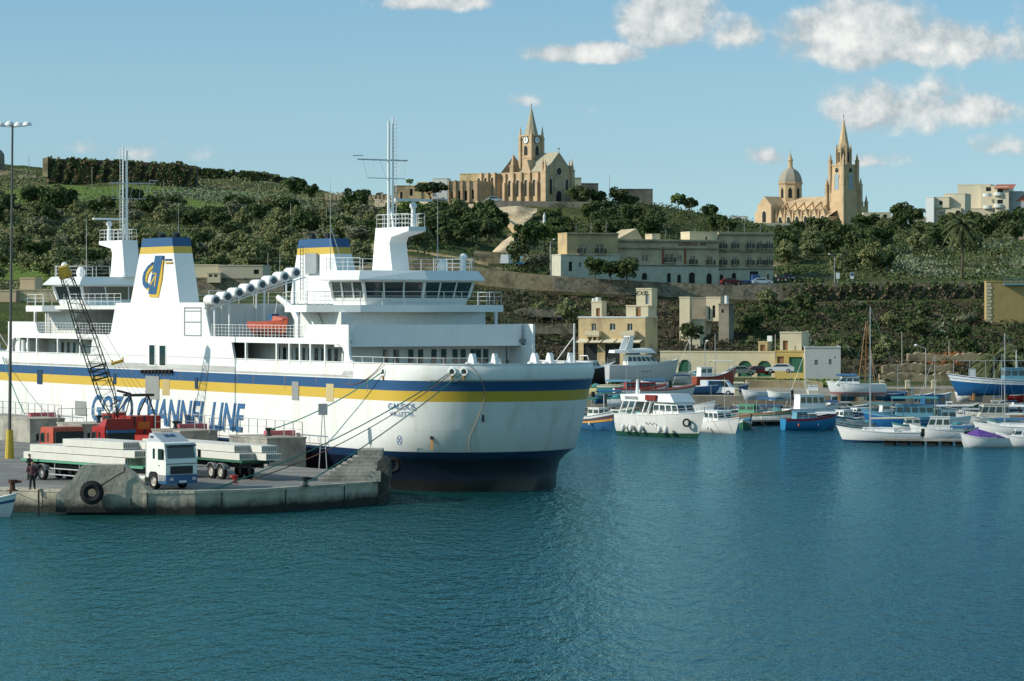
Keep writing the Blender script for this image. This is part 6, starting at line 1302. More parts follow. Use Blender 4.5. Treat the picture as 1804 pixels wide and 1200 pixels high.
# beige building behind the ferry
f = Fac(341, 520, -4)
b = building('harbour_building', 'beige flat roofed building on a stone base seen between the two funnels', f)
block(b, f, 341, 384, 468, 489, 8, LIMEP, [], drop=0, yoff=.8, name='wall'); block(b, f, 384, 463, 469, 492, 9, mat('beige render', (.45, .40, .30), .85, .05, 1), [(447, 456, 475, 483, 'd')], drop=0); block(b, f, 341, 500, 492, 540, 10, RUBBLE, [], name='stone_base', yoff=-.3)
block(b, f, 365, 388, 482, 498, 3, LIMEP, [(368, 374, 483, 488, 'd'), (377, 383, 483, 488, 'd')], yoff=-1.6, drop=0, name='bay')
f = Fac(0, 500, -3)
b = building('harbour_building', 'sunlit peach building with a roof block at the far left behind the ferry', f)
block(b, f, -60, 28, 513, 552, 8, mat('peach render', (.62, .46, .30), .85, .05, 1), []); block(b, f, 35, 61, 491, 512, 6, MATS['peach render'], [], yoff=3, drop=0, name='roof_block'); block(b, f, 28, 100, 512, 552, 8, SHADE, [(36, 41, 530, 540, 'd'), (66, 70, 530, 540, 'd'), (86, 91, 530, 540, 'd')], yoff=1)
block(b, f, -60, 30, 552, 600, 9, RUBBLE, [], yoff=-.5, name='stone_base')
# ---------------- chapel on the cliff (local: front gable faces -y, building runs back along +y and left)
CH = mat('chapel limestone', (.56, .40, .25), .9, .16, .5, c2=(.40, .29, .18), streak=.3)
CHR = mat('chapel roof stone', (.40, .36, .26), .9, .1, .6)
Yc = 800.0; ch = thing('chapel', 'honey stone gothic chapel with a clock spire standing on the cliff top', 'church', (*P(961, 355, Yc)[:2], P(961, 355, Yc).z), R(45))
gw = 10.2; ln = 17.0; eh = 8.2; rh = 13.2
# gable front x 0..gw at y=0, nave back to y=ln
MB().add([(0, 0, -3), (gw, 0, -3), (gw, 0, eh), (gw / 2, 0, rh), (0, 0, eh)], [(0, 1, 2, 3, 4)]).add([(0, 0, -3), (0, ln, -3), (0, ln, eh), (0, 0, eh)], [(0, 3, 2, 1)]).add([(gw, 0, -3), (gw, ln, -3), (gw, ln, eh), (gw, 0, eh)], [(0, 1, 2, 3)]).add([(0, ln, -3), (gw, ln, -3), (gw, ln, eh), (gw / 2, ln, rh), (0, ln, eh)], [(4, 3, 2, 1, 0)]).build('nave_wall', CH, ch)
MB().add([(-.2, -.1, eh - .1), (gw / 2, -.1, rh + .15), (gw / 2, ln * .55, rh + .15), (-.2, ln * .55, eh - .1)], [(0, 1, 2, 3)]).add([(gw + .2, -.1, eh - .1), (gw / 2, -.1, rh + .15), (gw / 2, ln * .55, rh + .15), (gw + .2, ln * .55, eh - .1)], [(3, 2, 1, 0)]).build('roof', CHR, ch)
def arch_part(root, x, y, w_, z0, z1, ax, m=BLACKG, nm='window', d=.06):
    r_ = w_ / 2; zc = z1 - r_ * 1.3; pts = [(-r_, z0), (r_, z0), (r_, zc)] + [(r_ * math.cos(a) if True else 0, zc + 1.3 * r_ * math.sin(a)) for a in [math.pi * i / 8 for i in range(1, 8)]] + [(-r_, zc)]
    g = MB()
    if ax == 'x': g.add([(x + a, y - d, z) for a, z in pts], [tuple(range(len(pts)))])
    else: g.add([(x - d, y + a, z) for a, z in pts], [tuple(range(len(pts)))[::-1]])
    o = g.build(nm, m, root)
    k = [(a * 1.35, z0 + (z - z0) * 1.08) for a, z in pts[1:]]; k2 = [(a * 1.08, z0 + (z - z0) * 1.015) for a, z in pts[1:]]
    g = MB(); n = len(k)
    for i in range(n - 1):
        q = [k[i], k[i + 1], k2[i + 1], k2[i]]
        if ax == 'x': g.plate([(x + a, z) for a, z in q], y - d * 2.5, y)
        else: g.add([(x - d * 2.5, y + a, z) for a, z in q] + [(x, y + a, z) for a, z in q], [(3, 2, 1, 0), (0, 1, 5, 4), (2, 3, 7, 6)])
    g.build('surround', LIMEP if root else m, o); return o
arch_part(ch, gw / 2, 0, 1.9, -.2, 3.0, 'x', BLACKG, 'door')
arch_part(ch, gw / 2, -.02, 3.2, 3.3, 6.0, 'x', CH, 'porch_gable'); 
for x in (2.0, gw - 2.0): arch_part(ch, x, 0, .8, 2.0, 6.2, 'x')
MB().disc((gw / 2, -.08, 8.2), 1.05, (0, 1, 0), 16).build('rose_window', BLACKG, ch); MB().torus((gw / 2, -.1, 8.2), 1.1, .16, (0, 1, 0), 16, 5).build('rose_tracery', LIMEP, ch)
MB().tube((gw / 2, 0, rh), (gw / 2, 0, rh + 1.6), .1, n=4).box(gw / 2 - .45, gw / 2 + .45, -.1, .1, rh + 1.0, rh + 1.2).build('cross', CHR, ch)
def pinnacle(root, x, y, z0, z1, w_=.9, m=None, nm='pinnacle'):
    g = MB(); zm = z1 - (z1 - z0) * .4 if z1 - z0 < 8 else z1 - 3.2
    g.box(x - w_ / 2, x + w_ / 2, y - w_ / 2, y + w_ / 2, z0, zm); g.box(x - w_ * .62, x + w_ * .62, y - w_ * .62, y + w_ * .62, zm - .2, zm + .1)
    g.prism([(x - w_ * .4, y - w_ * .4), (x + w_ * .4, y - w_ * .4), (x + w_ * .4, y + w_ * .4), (x - w_ * .4, y + w_ * .4)], zm + .1, z1, [(x - .04, y - .04), (x + .04, y - .04), (x + .04, y + .04), (x - .04, y + .04)])
    return g.build(nm, m or CH, root)
for x, z in ((0, 11.3), (gw, 11.8)): pinnacle(ch, x, 0, -3, z, 1.1); pinnacle(ch, x, 1.0, -3, z - .4, .8)
for x in (3.4, gw - 3.4): pinnacle(ch, x, -.15, -1, 6.4, .45)
for i in range(5): y = 2.6 + i * 3.1; MB().box(-1.0, 0, y - .4, y + .4, -3, 5.4).box(-.6, 0, y - .35, y + .35, 5.4, 7.9).build('buttress', CH, ch); MB().box(gw, gw + .9, y - .4, y + .4, -3, 5.4).build('buttress', CH, ch)
for i in range(5): arch_part(ch, 0, 4.1 + i * 3.1 - 3.0, 1.1, 1.6, 6.0, 'y')
# side dormer gable
MB().add([(-.3, 5.2, eh - .5), (-.3, 8.2, eh - .5), (-.3, 6.7, eh + 3.2), (3.5, 5.2, eh - .5), (3.5, 8.2, eh - .5), (3.5, 6.7, eh + 3.2)], [(2, 1, 0), (0, 3, 5, 2), (1, 2, 5, 4)]).build('side_gable', CH, ch)
pinnacle(ch, -.1, 1.6 - .6, eh, 12.0, .5)
# tower
tx, ty, tw = 4.0, ln * .55 - .1, 4.2; tw2 = tw / 2
MB().box(tx - tw2, tx + tw2, ty - tw2, ty + tw2, -3, 18.0).box(tx - tw2 - .15, tx + tw2 + .15, ty - tw2 - .15, ty + tw2 + .15, 12.0, 12.3).box(tx - tw2 - .2, tx + tw2 + .2, ty - tw2 - .2, ty + tw2 + .2, 17.9, 18.3).build('tower', CH, ch)
for ax_ in 'xy':
    arch_part(ch, tx if ax_ == 'x' else tx - tw2, ty - tw2 if ax_ == 'x' else ty, 1.2, 12.8, 15.4, ax_)
    c_ = Vector((tx, ty - tw2 - .12, 16.9)) if ax_ == 'x' else Vector((tx - tw2 - .12, ty, 16.9)); a_ = (0, 1, 0) if ax_ == 'x' else (1, 0, 0)
    cl = MB().disc(c_, .98, a_, 20).build('clock_face', WHITE, ch); MB().torus(c_, 1.0, .09, a_, 20, 5).build('clock_rim', DARK, cl)
    MB().tube(c_ + Vector(a_) * -.05, c_ + Vector((0, 0, .75)) - Vector(a_) * .05, .05, n=4).tube(c_ - Vector(a_) * .05, c_ + Vector((.35 if ax_ == 'x' else 0, .35 if ax_ == 'y' else 0, -.35)) - Vector(a_) * .05, .06, n=4).build('clock_hands', DARK, cl)
for dx in (-1, 1):
    for dy in (-1, 1): pinnacle(ch, tx + dx * tw2, ty + dy * tw2, 8, 20.6, .8)
n8 = lambda r, z: [(tx + r * math.cos(a), ty + r * math.sin(a), z) for a in [math.pi / 8 + i * math.pi / 4 for i in range(8)]]
MB().loft([n8(1.9, 18.2), n8(1.85, 18.8), n8(.08, 26.0)]).build('spire', CHR, ch); MB().tube((tx, ty, 25.8), (tx, ty, 26.9), .07, n=4).box(tx - .3, tx + .3, ty - .06, ty + .06, 26.4, 26.52).build('spire_cross', DARK, ch)
pinnacle(ch, tx - 3.4, ty + 3.6, 4, 13.2, 1.3); pinnacle(ch, tx - 2.6, ty + 4.6, 4, 12.2, .9)
# lower ranges to the left
yb0 = ln * .55 + 1.5; g = MB(); g.box(-1.2, gw - 1, ln, ln + 7.5, -3, 8.0).build('rear_range', CH, ch)
for i in range(3): MB().box(-1.9, -1.2, ln + .4 + i * 2.6, ln + 1.0 + i * 2.6, -3, 8.3).build('buttress', CH, ch); arch_part(ch, -1.2, ln + 2.0 + i * 2.6, 1.0, 4.6, 7.0, 'y') if i < 3 else None; arch_part(ch, -1.2, ln + 2.0 + i * 2.6, .9, .8, 3.0, 'y')
f = Fac(845, 806, 40)
cv_ = building('convent', 'long honey stone convent range with arched windows left of the chapel', Fac(789, 812, -16), 'building')
f = Fac(789, 812, -16)
block(cv_, f, 789, 843, 320, 356, 14, CH, [(807, 811, 336, 353, 'a'), (818, 823, 336, 353, 'a'), (831, 835, 334, 351, 'a'), (795, 798, 338, 354, 'a')], yoff=0)
for px in (790, 802, 814, 826, 840): a, z1 = f.at(px, 317); c_, z0 = f.at(px + 1.8, 358); MB().box(a, c_, -.5, 0, z0, z1).build('buttress', CH, cv_)
f2 = Fac(843, 811.5, 8); 
tt0, _ = f.at(843, 330)
g = MB(); w0 = f.at(843, 319); w1 = f.at(886, 322); g.add([(w0[0], 0, w0[1] - 8), (w1[0], 7, w0[1] - 8), (w1[0], 7, w1[1] + .3), (w0[0], 0, w0[1])], [(0, 1, 2, 3)]); g.add([(w0[0], 0, w0[1]), (w1[0], 7, w1[1] + .3), (w1[0], 14, w1[1] + .3), (w0[0], 14, w0[1])], [(0, 1, 2, 3)]); g.build('wall', CH, cv_)
block(cv_, f, 810, 852, 307, 320, 6, LIME, [], yoff=8, drop=1, name='upper_storey'); block(cv_, f, 845, 886, 309, 322, 6, LIME, [], yoff=10, drop=1, name='upper_storey')
b = building('house', 'white walled house with a small terrace between the umbrella pine and the convent', Fac(740, 830, -8), 'house'); block(b, Fac(740, 830, -8), 762, 788, 315, 335, 6, WHITE2, [(774, 778, 320, 328, 'd')], yoff=6); block(b, Fac(740, 830, -8), 735, 790, 322, 345, 5, LIME, [], yoff=12)
b = building('house', 'low honey stone house with a recessed porch left of the umbrella pine', Fac(690, 828, -6), 'house'); block(b, Fac(690, 828, -6), 692, 742, 328, 354, 7, LIME, [(697, 700, 338, 352, 'a'), (705, 709, 338, 352, 'a'), (722, 727, 333, 345, 'd')])
b = building('house', 'low stone house with a dark porch behind the front mast of the ferry', Fac(648, 820, -6), 'house'); block(b, Fac(648, 820, -6), 650, 678, 346, 362, 7, LIME, [(655, 668, 349, 357, 'd')])
b = building('house', 'pale flat house right behind the chapel pinnacles', Fac(1008, 850, 6), 'house'); block(b, Fac(1008, 850, 6), 1006, 1024, 314, 356, 7, LIMEP, [])
b = building('house', 'long low stone house among the trees right of the chapel', Fac(1024, 860, 3), 'house'); block(b, Fac(1024, 860, 3), 1022, 1054, 324, 358, 7, LIMEG, [(1030, 1036, 340, 350, 'd')]); block(b, Fac(1024, 860, 3), 1092, 1150, 334, 360, 7, LIMEG, [])
# cemetery-like row of pillars on the ridge
g = wall_rows([(575, 352, 360), (700, 350, 362)], 800, LIME, 'low honey stone wall with a row of short pillars on the ridge left of the chapel', .5)
for i in range(17):
    v0 = P(575 + i * 7, 352, 800); h_ = rnd.uniform(1.2, 2.1); o = MB().box(-.35, .35, -.3, .3, -.2, h_).build('pillar', CH); o.location = v0; o.parent = None; 
    tag(o, 'short dark stone pillar in the row on the ridge left of the chapel', 'pillar', 'row of stone pillars on the ridge')
# cliff, ramp and retaining walls below the chapel
wall_rows([(848, 353, 366), (900, 354, 366), (1060, 356, 366)], [792, 791, 790], LIMEG, 'low parapet wall along the terrace in front of the chapel', 1.0)
def rock(pts, label, m, name='rock_face', th=7):
    g = MB(); A = []
    for px, a_, b_, Y in pts:
        n = 6; A.append([P(px, a_ + (b_ - a_) * k / n + rnd.uniform(-1.5, 1.5), Y - 7 * math.sin(math.pi * .5 * k / n) + rnd.uniform(-.9, .9)) for k in range(n + 1)] )
    g.loft(A, closed=False); return tag(g.build(name, m, smooth=True), label, 'cliff')
ROCK = mat('pale cliff rock', (.58, .46, .30), .95, .3, .35, c2=(.17, .13, .08), c2amt=.35, bump=1)
rock([(866, 364, 372, 786), (880, 364, 386, 785), (895, 364, 394, 784), (910, 364, 400, 783), (925, 365, 398, 783), (938, 366, 384, 785), (946, 368, 376, 787)], 'bare pale cliff face under the chapel terrace', ROCK)
rock([(770, 357, 362, 786), (800, 357, 376, 784), (830, 358, 380, 783), (850, 360, 376, 784), (862, 362, 370, 786)], 'bare pale rock outcrop left of the stair ramp', ROCK)
rock([(660, 352, 366, 790), (700, 354, 372, 788), (740, 356, 376, 787), (770, 357, 366, 788)], 'sunlit tan rock band below the ridge houses', ROCK)
rock([(868, 442, 460, 640), (885, 425, 462, 640), (905, 412, 458, 642), (915, 420, 450, 645)], 'sunlit tan rock spur at the foot of the ramp', ROCK)
g = MB(); A = [[P(px, y0, Y), P(px, y1, Y), P(px, y1, Y + 2), P(px, y0, Y + 2)] for px, y0, y1, Y in ((838, 353, 366, 782), (846, 356, 374, 776), (880, 378, 398, 750), (905, 396, 416, 724), (914, 402, 424, 716))]
g.loft(A); tag(g.build('stair_ramp', LIME), 'long straight stone stair ramp slanting down from the chapel', 'ramp')
wall_rows([(893, 412, 452), (915, 408, 452), (922, 408, 450)], 690, LIME, 'tall tan stone wall at the bottom of the stair ramp', 4)
wall_rows([(655, 430, 440), (700, 436, 446), (780, 448, 456), (860, 462, 470)], [604, 600, 596, 592], RUBBLEL, 'long sunlit terrace wall above the ferry bridge', 1)
wall_rows([(835, 442, 462), (886, 445, 470)], 600, RUBBLEL, 'short rough stone wall beside the parked white van on the upper road', 1)
wall_rows([(975, 488, 512), (1022, 494, 516)], 552, RUBBLE, 'battered stone buttress wall below the road left of the terrace', 2)
for (r0, r1, Y, x0, x1, lab) in ((545, 553, 530, 905, 1010, 'overgrown stone terrace wall left of the restaurant roof'), (572, 582, 512, 905, 1015, 'lower overgrown stone terrace wall left of the restaurant'),
                               (642, 652, 470, 1555, 1680, 'rough tan rubble wall below the lamp post'), (624, 631, 488, 1600, 1730, 'upper rough tan rubble wall above the blue fishing boat ashore'), (658, 668, 440, 1550, 1690, 'lowest rough tan rubble wall behind the rowing boats')):
    g = []; n_ = int((x1 - x0) / 5)
    for i in range(n_ + 1): px = x0 + (x1 - x0) * i / n_; g.append((px, r0 + 2.2 * math.sin(px * .07 + Y) + rnd.uniform(-2, 2), r1 + 6))
    wall_rows(g, Y, RUBBLEL if Y < 500 else RUBBLE, lab, 2)
wall_rows([(1365, 483, 488), (1440, 492, 496), (1500, 498, 502)], [600, 590, 582], LIMEG, 'low wall along the far side of the curving road', .5)
# statue in its grotto
v = P(959, 396, 690); s_ = thing('statue', 'white standing statue in a niche of the hillside below the chapel', 'statue', v)
MB().loft([[(r_ * math.cos(a), r_ * .8 * math.sin(a), z) for a in [2 * math.pi * i / 10 for i in range(10)]] for z, r_ in ((0, .42), (.6, .36), (1.4, .28), (1.9, .32), (2.2, .25), (2.35, .12), (2.45, .13), (2.65, .14), (2.8, .03))]).build('figure', WHITE2, s_, smooth=True); MB().box(-.9, .9, -.8, .8, -.8, 0).build('plinth', LIMEG, s_)
# ---------------- parish church far behind
Yp = 1300.0; o0 = P(1485, 397, Yp); pc = thing('parish_church', 'large gothic parish church with an octagonal dome and a tall openwork spire on the skyline', 'church', o0, R(38))
PM = mat('parish limestone', (.60, .43, .26), .9, .12, .3, c2=(.45, .33, .2)); PMD = mat('dome stone', (.34, .31, .25), .9, .1, .4)
# x to the right-rear (shaded front), y to the left-rear (lit flank)
MB().box(0, 12.5, 0, 38, -4, 10.5).add([(0, 0, 10.5), (12.5, 0, 10.5), (12.5, 38, 10.5), (0, 38, 10.5), (6.2, 0, 13.2), (6.2, 38, 13.2)], [(0, 4, 5, 3), (1, 2, 5, 4), (0, 1, 4)]).build('nave', PM, pc)
MB().box(-6.5, 0, 2.5, 36, -4, 4.0).add([(-6.5, 2.5, 4.0), (-6.5, 36, 4.0), (0, 36, 7.2), (0, 2.5, 7.2)], [(0, 1, 2, 3)]).build('aisle', PM, pc)
for i in range(6):
    y = 5.5 + i * 5.4
    MB().add([(-6.8, y - 2.2, 2.5), (-6.8, y + 2.2, 2.5), (-6.8, y, 7.4), (-4, y - 2.2, 2.5), (-4, y + 2.2, 2.5), (-4, y, 7.4)], [(2, 1, 0), (0, 3, 5, 2), (1, 2, 5, 4)]).build('aisle_gable', PM, pc)
    arch_part(pc, -6.85, y, 1.8, -2, 4.2, 'y'); pinnacle(pc, -6.7, y + 2.6, -4, 8.6, .8)
    MB().add([(-6.5, y + 2.45, 5.5), (-6.5, y + 2.95, 5.5), (0, y + 2.95, 10.2), (0, y + 2.45, 10.2), (-6.5, y + 2.45, 6.3), (-6.5, y + 2.95, 6.3), (0, y + 2.95, 11.0), (0, y + 2.45, 11.0)], [(0, 1, 2, 3), (4, 7, 6, 5), (0, 3, 7, 4), (1, 5, 6, 2)]).build('flying_buttress', PM, pc)
MB().box(0, 14, -1, 3, -4, 8.5).add([(0, -1, 8.5), (6.5, -1, 8.5), (3.2, -1, 12)], [(0, 1, 2)]).build('west_front', PM, pc)
pinnacle(pc, 13.6, -.6, -4, 13.5, 1.2); pinnacle(pc, 0, -.8, -4, 12.5, 1.2); arch_part(pc, 9, -1, 2.4, -3, 2.5, 'x', BLACKG, 'door')
txx, tyy, tv = 3.6, 3.2, 4.4
def sq(r_, z, c_=(txx, tyy)): return [(c_[0] - r_, c_[1] - r_, z), (c_[0] + r_, c_[1] - r_, z), (c_[0] + r_, c_[1] + r_, z), (c_[0] - r_, c_[1] + r_, z)]
tb = MB().loft([sq(4.6, -4), sq(4.6, 14), sq(4.3, 14.2), sq(4.0, 26)]).loft([sq(4.3, 26), sq(4.3, 26.6)]).build('bell_tower', PM, pc)
for ax_ in 'xy':
    arch_part(pc, txx if ax_ == 'x' else txx - 4.25, tyy - 4.25 if ax_ == 'x' else tyy, 2.3, 15.5, 22.5, ax_, mat('open belfry sky tone', (.30, .40, .45), .6, .05, 1), 'belfry_opening'); arch_part(pc, txx if ax_ == 'x' else txx - 4.2, tyy - 4.2 if ax_ == 'x' else tyy, 1.6, 23.2, 25.2, ax_)
n8 = lambda r, z, cx=txx, cy=tyy: [(cx + r * math.cos(a), cy + r * math.sin(a), z) for a in [math.pi / 8 + i * math.pi / 4 for i in range(8)]]
MB().loft([n8(3.1, 26.5), n8(3.0, 33.0), n8(3.3, 33.3), n8(3.3, 33.8)]).build('lantern_stage', PM, pc)
for i in range(8):
    a = i * math.pi / 4 + math.pi / 8; MB().loft([[(txx + (3.2 + dx) * math.cos(a) - dy * math.sin(a), tyy + (3.2 + dx) * math.sin(a) + dy * math.cos(a), z) for dx, dy in ((-.2, -.3), (.5, -.3), (.5, .3), (-.2, .3))] for z in (26.5, 33.5)] + [[(txx + 3.3 * math.cos(a), tyy + 3.3 * math.sin(a), 36.2)] * 4]).build('pinnacle', PM, pc)
    b_ = i * math.pi / 4; q = MB().add([(txx + 2.92 * math.cos(b_) - s * .45 * math.sin(b_), tyy + 2.92 * math.sin(b_) + s * .45 * math.cos(b_), z) for s, z in ((-1, 27.6), (1, 27.6), (1, 31.5), (0, 32.3), (-1, 31.5))], [(0, 1, 2, 3, 4)]).build('lancet', BLACKG, pc)
MB().loft([n8(2.75, 33.6), n8(.1, 47.0)]).build('spire', PM, pc); MB().tube((txx, tyy, 46.8), (txx, tyy, 48.6), .12, n=4).build('spire_cross', DARK, pc)
for dx in (-1, 1):
    for dy in (-1, 1): pinnacle(pc, txx + dx * 4.1, tyy + dy * 4.1, 10, 31.5, 1.3); pinnacle(pc, txx + dx * 5.2, tyy + dy * 5.2, 0, 21.0, 1.2)
# dome over the crossing
dcx, dcy = 5.5, 39.0
dv = lambda r, z: n8(r, z, dcx, dcy)
MB().loft([dv(5.4, 8), dv(5.4, 19.2), dv(5.9, 19.4), dv(5.9, 20.0)]).build('dome_drum', PM, pc)
for i in range(8):
    b_ = i * math.pi / 4; MB().add([(dcx + 5.05 * math.cos(b_) - s * .8 * math.sin(b_), dcy + 5.05 * math.sin(b_) + s * .8 * math.cos(b_), z) for s, z in ((-1, 13), (1, 13), (1, 16.6), (0, 17.8), (-1, 16.6))], [(0, 1, 2, 3, 4)]).build('drum_window', BLACKG, pc)
MB().loft([dv(5.6 * math.cos(a), 20 + 6.6 * math.sin(a)) for a in [math.pi / 2 * i / 9 for i in range(9)]]).build('dome', PMD, pc)
MB().loft([dv(1.5, 25.6), dv(1.3, 26.8), dv(1.1, 27.0), dv(1.0, 29.6), dv(1.35, 29.8), dv(.7, 31.4), dv(.1, 33.4)]).tube((dcx, dcy, 33.2), (dcx, dcy, 34.8), .09, n=4).build('dome_lantern', PM, pc)
# transept and apse
MB().box(-9, 0, 36, 45, -4, 9.5).add([(-9, 36, 9.5), (-9, 45, 9.5), (-9, 40.5, 13.6), (3, 36, 9.5), (3, 45, 9.5), (3, 40.5, 13.6)], [(2, 1, 0), (0, 3, 5, 2), (1, 2, 5, 4)]).build('transept', PM, pc)
arch_part(pc, -9, 40.5, 2.2, 2, 7, 'y'); MB().box(-4, 12, 45, 52, -4, 7.0).build('choir', PM, pc); MB().box(-7, 0, 47, 58, -4, 1.5).build('sacristy', PM, pc)
for i in range(4): MB().box(-7.6, -7, 47.5 + i * 3.2, 48.3 + i * 3.2, -4, 2.2).build('buttress', PM, pc)
wall_rows([(1336, 393, 412), (1452, 393, 412)], 1240, mat('pale churchyard wall', (.46, .44, .36), .85, .04, .3), 'long pale churchyard wall below the parish church', 1)
b = building('house', 'small bright white house left of the parish church', Fac(1288, 1240, -5), 'house'); block(b, Fac(1288, 1240, -5), 1288, 1318, 381, 392, 7, WHITE, [(1295, 1297, 385, 389, 'p'), (1303, 1306, 385, 389, 'p')], drop=8)
b = building('house', 'small pinkish flat house below the left side of the parish church', Fac(1296, 1000, -3), 'house'); block(b, Fac(1296, 1000, -3), 1296, 1333, 397, 412, 7, mat('pinkish render', (.38, .30, .24), .85, .05, 1), [(1309, 1312, 402, 408, 'd')])
b = building('house', 'beige flat roofed house right of the parish church', Fac(1521, 1200, -3), 'house'); block(b, Fac(1521, 1200, -3), 1521, 1570, 375, 402, 9, LIMEP, [(1556, 1563, 378, 383, 'd')], drop=8)
# apartment group at the right
f = Fac(1631, 900, -20); WS = mat('sunlit cream render', (.64, .57, .43), .85, .05, .6); WSH = mat('cream render', (.56, .49, .36), .85, .06, .6)  # two tones of one render; the sunlit one carries light in its colour
b = building('house', 'white cube house with a small balcony at the left end of the hilltop houses', f, 'house')
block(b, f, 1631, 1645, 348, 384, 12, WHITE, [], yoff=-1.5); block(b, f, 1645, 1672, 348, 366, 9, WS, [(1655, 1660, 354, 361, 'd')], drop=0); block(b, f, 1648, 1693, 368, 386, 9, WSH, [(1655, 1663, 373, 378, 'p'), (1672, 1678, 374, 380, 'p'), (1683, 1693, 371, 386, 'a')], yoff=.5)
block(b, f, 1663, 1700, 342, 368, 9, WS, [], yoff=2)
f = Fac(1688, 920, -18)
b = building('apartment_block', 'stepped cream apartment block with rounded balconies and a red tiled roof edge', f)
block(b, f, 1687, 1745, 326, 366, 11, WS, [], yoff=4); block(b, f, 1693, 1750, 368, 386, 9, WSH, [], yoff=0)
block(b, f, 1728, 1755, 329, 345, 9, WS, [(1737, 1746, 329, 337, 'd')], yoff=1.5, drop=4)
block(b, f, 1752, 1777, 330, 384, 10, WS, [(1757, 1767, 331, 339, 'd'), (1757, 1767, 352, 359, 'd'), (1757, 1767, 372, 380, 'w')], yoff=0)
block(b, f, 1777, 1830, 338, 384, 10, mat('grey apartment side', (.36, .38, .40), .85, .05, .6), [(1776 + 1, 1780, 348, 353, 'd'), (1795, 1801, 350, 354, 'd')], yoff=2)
a, z1 = f.at(1752, 327); c_, z0 = f.at(1787, 331); MB().add([(a, -1, z0), (c_, -1, z0), (c_, 4, z1 + .5), (a, 4, z1 + .5), (a, -1, z0 - .3), (c_, -1, z0 - .3)], [(0, 1, 2, 3), (4, 5, 1, 0)]).build('tiled_roof', mat('red roof tiles', (.38, .13, .08), .8, .15, 2), b)
a, z0 = f.at(1787, 354); c_, z1 = f.at(1806, 340); MB().add([(a, 1.9, z0), (c_, 1.9, z1), (c_, 1.9, z0)], [(0, 1, 2)]).build('tiled_roof', MATS['red roof tiles'], b)
for (x, y) in ((1739, 345), (1759, 343), (1759, 364), (1740, 366)): a, z = f.at(x, y); MB().loft([[(a + 1.4 * math.cos(u), -.0 - 1.0 * math.sin(u), zz_) for u in [math.pi * i / 8 for i in range(9)]] for zz_ in (z - .3, z + .7)]).build('balcony', WHITE2, b)
for (x0, x1, t0_, b0_, Y, lab) in ((1602, 1632, 382, 398, 890, 'stepped cream garden wall with posts left of the hilltop houses'), (1680, 1775, 384, 402, 885, 'peach garden wall below the apartment block'), (1570, 1587, 392, 402, 880, 'small grey garden wall among the hilltop trees'), (1786, 1830, 372, 392, 880, 'peach garden wall at the right edge below the houses')):
    wall_rows([(x0, t0_ + 3, b0_), ((x0 + x1) / 2, t0_ + 1, b0_), (x1, t0_, b0_)], Y, mat('peach garden wall', (.50, .38, .26), .85, .06, .5) if 'peach' in lab else LIMEP, lab, .6)
# fort walls on the left ridge
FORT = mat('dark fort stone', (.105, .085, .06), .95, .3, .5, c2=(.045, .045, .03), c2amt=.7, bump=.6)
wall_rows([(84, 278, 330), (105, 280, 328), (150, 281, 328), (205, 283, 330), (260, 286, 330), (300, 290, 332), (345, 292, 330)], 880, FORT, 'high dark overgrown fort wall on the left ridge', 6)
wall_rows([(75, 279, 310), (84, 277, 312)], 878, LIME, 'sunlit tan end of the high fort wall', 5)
wall_rows([(345, 297, 308), (420, 303, 316), (480, 306, 320), (512, 318, 326)], 940, FORT, 'long low dark fort wall right of the lone tree on the ridge', 4)
tw_ = thing('watchtower', 'round stone tower at the far left edge of the ridge', 'tower', P(-6, 300, 930)); MB().loft([[(r_ * math.cos(a), r_ * math.sin(a), z) for a in [2 * math.pi * i / 16 for i in range(16)]] for z, r_ in ((-3, 2.7), (5.0, 2.4), (6.2, 1.5), (6.8, .2))]).build('wall', LIMEG, tw_)
